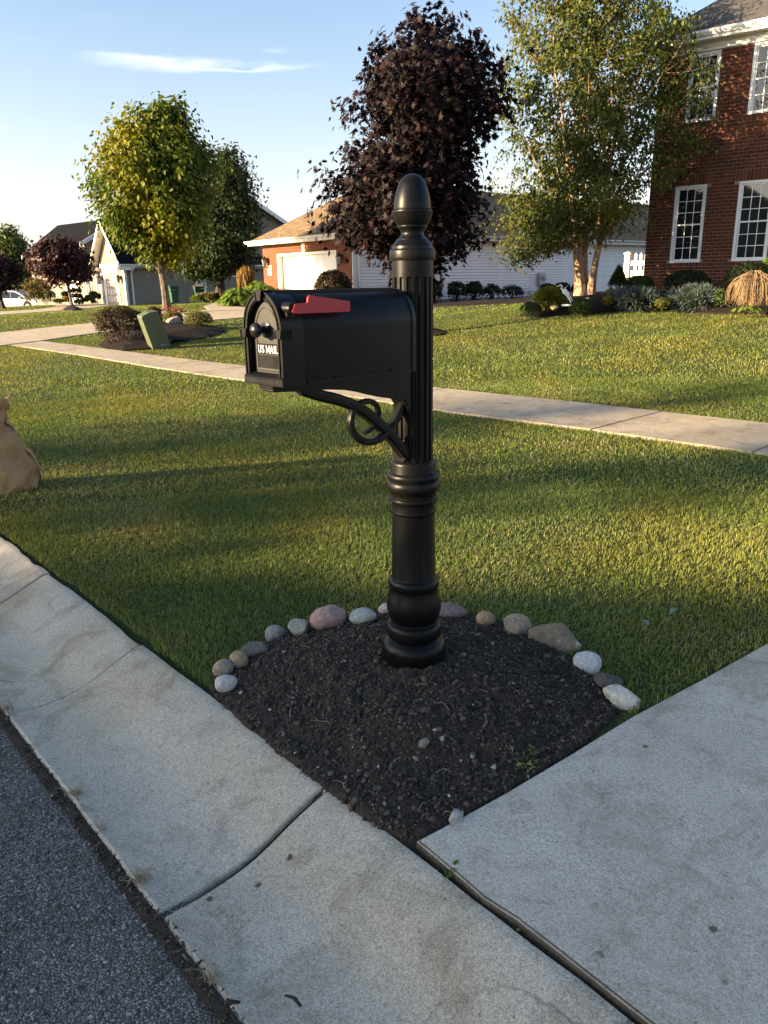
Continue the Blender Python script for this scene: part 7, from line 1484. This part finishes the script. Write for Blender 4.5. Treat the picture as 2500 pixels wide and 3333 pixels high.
p = atZ(1480, 2830, .075); weed('leafy green weed in the gap between curb and driveway', p, 46, .022, 5, GW_); p = atZ(1700, 3010, .07); weed('tiny weed lower down in the driveway gap', p, 14, .012, 6, GW_); p = mound_pt(1722, 2500); weed('small green weed at the driveway edge of the mulch', p, 26, .02, 7, GW_); p = mound_pt(1735, 2455); weed('sprig of weed just above the driveway-edge weed', p, 16, .016, 8, GW_)
def tuft(label, p, n, h, seed):
    t = MB(); r = random.Random(seed)
    for i in range(n):
        a = r.uniform(0, 6.28); L = h * r.uniform(.4, 1.2); x0, y0 = r.gauss(0, h * .2), r.gauss(0, h * .2); t.tube([(x0, y0, -.005), (x0 + math.cos(a) * L * .3, y0 + math.sin(a) * L * .3, L * .55), (x0 + math.cos(a) * L * .9, y0 + math.sin(a) * L * .9, L * r.uniform(.3, .9))], [.0012, .001, .0004], 4, cap=False)
    o = t.build('dry_grass_tuft', MT['straw']); o.location = p; return tag(o, label, 'grass tuft')
tuft('dry grass tuft at the street end of the wide curb joint', atZ(455, 2872, -.03), 42, .055, 1); tuft('dry grass tuft at the asphalt edge above the joint', atZ(245, 2590, -.03), 36, .045, 2); tuft('sparse dry tuft between the two larger ones at the curb', atZ(330, 2700, -.03), 14, .03, 3); tuft('low dry tuft near the bottom of the curb edge', atZ(690, 3190, -.03), 26, .04, 4); tuft('dry tuft at the left border where the curb meets the asphalt', atZ(20, 2310, -.03), 22, .05, 5)
p = atZ(955, 3262, -.006); b = MB(); b.tube([(-.024, 0, .005), (0, .004, .008), (.024, -.002, .005)], [.004, .006, .004], 6, flat=.5); o = b.build('bark_scrap', MT['bark_dark']); o.location = p; o.rotation_euler = (0, 0, -.6); tag(o, 'dark bark scrap lying on the curb near the bottom', 'bark')
# ================================================================== THE OTHER SIDE OF THE STREET (unseen behind the photographer; house and trees placed and shaped to shade the foreground)
SD2 = SUND[:2] / np.linalg.norm(SUND[:2]); SQ = np.array([-math.sin(SUN_AZ), math.cos(SUN_AZ)])   # towards the sun / across its beams
def across(q, dist): return SQ * q + SD2 * dist
OC = across(.7, 34.0)
oh = thing('unseen_house', 'unseen house across the street, grey gable roof shaped to shade the foreground', 'house', (OC[0], OC[1], 0), math.atan2(SD2[1], SD2[0]))
QR, hw_, ezz = 8.25, 6.6, 4.62
bx = MB(); bx.add([(-6, -hw_, -1), (6, -hw_, -1), (6, hw_, -1), (-6, hw_, -1), (-6, -hw_, ezz), (6, -hw_, ezz), (6, hw_, ezz), (-6, hw_, ezz), (-6, 0, QR - .2), (6, 0, QR - .2)], [(0, 1, 5, 4), (2, 3, 7, 6), (1, 2, 6, 9, 5), (3, 0, 4, 8, 7)]); bx.build('wall', MT['siding_tan'], oh)
roof_plane('roof', [(-6.4, hw_ + .4, ezz - .2), (6.4, hw_ + .4, ezz - .2), (6.4, 0, QR), (-6.4, 0, QR)], MT['sh_gray'], oh); roof_plane('roof', [(6.4, -hw_ - .4, ezz - .2), (-6.4, -hw_ - .4, ezz - .2), (-6.4, 0, QR), (6.4, 0, QR)], MT['sh_gray'], oh)
for i in range(3): window(oh, -5 + i * 3.5, -3.6 + i * 3.5, 1, 2.6, -hw_ - .02, .08, .03, 2, 2)
for i, (q, dist, hh, R, lab, n_) in enumerate(((5.1, 27., 9.6, 1.25, 'unseen young tree across the street nearest the gabled house', 150), (7.6, 38., 11.5, 1.4, 'unseen taller thin tree across the street, left of the young one', 250), (-9.5, 30., 9.5, 3.4, 'unseen broad tree across the street on the far side of the gabled house', 420), (15.5, 42., 9.2, 1.5, 'unseen slim tree across the street opposite the sidewalk bend', 150), (24.0, 46., 9.6, 1.6, 'unseen slim tree far up the street on its other side', 150))):
    c = across(q, dist)
    tree('unseen_tree', lab, 'tree', (c[0], c[1], -.1), [[(0, 0, 0, .13), (0, 0, hh * .4, .10), (0, 0, hh * .95, .02)]], [(hh * .22, R * .4), (hh * .4, R), (hh * .65, R * .95), (hh * .85, R * .6), (hh, .15)], n_, 22, L_OVAL, .2, [(.05, .08, .018), (.07, .10, .02)], MT['bark_gray'], .5, 300 + i, nlimb=12, hole=.45, twig=False)
# ================================================================== LAWNS
grass('lawn_grass', 2.4, 5.5, 12000, .029, .0031, 201, -36, 38)
grass('lawn_grass', 5.5, 11, 4400, .031, .0048, 202, -36, 38)
grass('lawn_grass', 11, 22, 1250, .042, .0115, 203)
grass('lawn_grass', 22, 48, 210, .045, .028, 204)
grass('lawn_grass', 48, 90, 32, .06, .075, 205)
# ------------------------------------------------------------------ sky colour with thin cirrus, exposure
pu, pv, wob, n1, n2 = CIRRUS_NODES
def sky_dir(px, py): d = ray(px, py); return d[0] / d[2], d[1] / d[2]
_a, _b = sky_dir(200, 170), sky_dir(1080, 225)
_dx, _dy = _b[0] - _a[0], _b[1] - _a[1]; _L = math.hypot(_dx, _dy); _ux, _uy = _dx / _L, _dy / _L
al = M(nt, 'ADD', M(nt, 'MULTIPLY', M(nt, 'SUBTRACT', pu, _a[0]), _ux), M(nt, 'MULTIPLY', M(nt, 'SUBTRACT', pv, _a[1]), _uy))
ac = M(nt, 'ADD', M(nt, 'MULTIPLY', M(nt, 'SUBTRACT', pu, _a[0]), -_uy), M(nt, 'MULTIPLY', M(nt, 'SUBTRACT', pv, _a[1]), _ux))
fr = M(nt, 'DIVIDE', al, _L)
ac2 = M(nt, 'ADD', M(nt, 'ADD', ac, wob), M(nt, 'MULTIPLY', M(nt, 'SUBTRACT', n1.outputs[0], .5), .42))
wid_ = M(nt, 'ADD', .04, M(nt, 'MULTIPLY', M(nt, 'SUBTRACT', n1.outputs[0], .36), .70))
wid_ = M(nt, 'MAXIMUM', wid_, .012); band = M(nt, 'SUBTRACT', 1.0, M(nt, 'DIVIDE', M(nt, 'ABSOLUTE', ac2), wid_)); band = M(nt, 'POWER', M(nt, 'MAXIMUM', band, 0), 1.3); band = M(nt, 'MULTIPLY', band, M(nt, 'MULTIPLY', n1.outputs[0], 1.5))
def rampf(fac, st):
    r_ = N(nt, 'ShaderNodeValToRGB'); e = r_.color_ramp.elements
    while len(e) < len(st): e.new(.5)
    for i, (p_, v_) in enumerate(st): e[i].position = p_; e[i].color = (v_, v_, v_, 1)
    nt.links.new(fac, r_.inputs[0]); return r_.outputs[0]
ends = rampf(fr, [(.02, 0), (.30, 1), (.72, 1), (.99, 0)])
streak = M(nt, 'MULTIPLY', M(nt, 'MULTIPLY', band, ends), .55)
wisp = M(nt, 'MULTIPLY', M(nt, 'MULTIPLY', rampf(n1.outputs[0], [(.56, 0), (.80, 1)]), rampf(n2.outputs[0], [(.46, 0), (.68, 1)])), .12)
cl = M(nt, 'MULTIPLY', M(nt, 'MINIMUM', M(nt, 'ADD', streak, wisp), 1.0), rampf(sp.outputs[2], [(.0, 0), (.06, 1)]))
# thin low haze: whitens the sky towards the horizon, all the way round
hzf = M(nt, 'MULTIPLY', M(nt, 'POWER', 2.718, M(nt, 'MULTIPLY', M(nt, 'MAXIMUM', sp.outputs[2], 0), -5.0)), .78)
_h = N(nt, 'ShaderNodeMix', data_type='RGBA'); nt.links.new(hzf, _h.inputs[0]); nt.links.new(sky.outputs[0], _h.inputs[6]); _bw = N(nt, 'ShaderNodeRGBToBW'); nt.links.new(sky.outputs[0], _bw.inputs[0]); _hc = N(nt, 'ShaderNodeMix', data_type='RGBA', blend_type='MULTIPLY'); _hc.inputs[0].default_value = 1
nt.links.new(_bw.outputs[0], _hc.inputs[6]); _hc.inputs[7].default_value = (1.52, 1.52, 1.62, 1); nt.links.new(_hc.outputs[2], _h.inputs[7]); HZ = _h.outputs[2]
mx = N(nt, 'ShaderNodeMix', data_type='RGBA'); nt.links.new(cl, mx.inputs[0]); nt.links.new(HZ, mx.inputs[6])
CLOUD = N(nt, 'ShaderNodeMix', data_type='RGBA', blend_type='ADD'); CLOUD.inputs[0].default_value = 1; nt.links.new(HZ, CLOUD.inputs[6]); CLOUD.inputs[7].default_value = (2.4, 2.3, 2.2, 1)
nt.links.new(CLOUD.outputs[2], mx.inputs[7]); nt.links.new(mx.outputs[2], bg.inputs[0]); nt.links.new(bg.outputs[0], out.inputs[0])
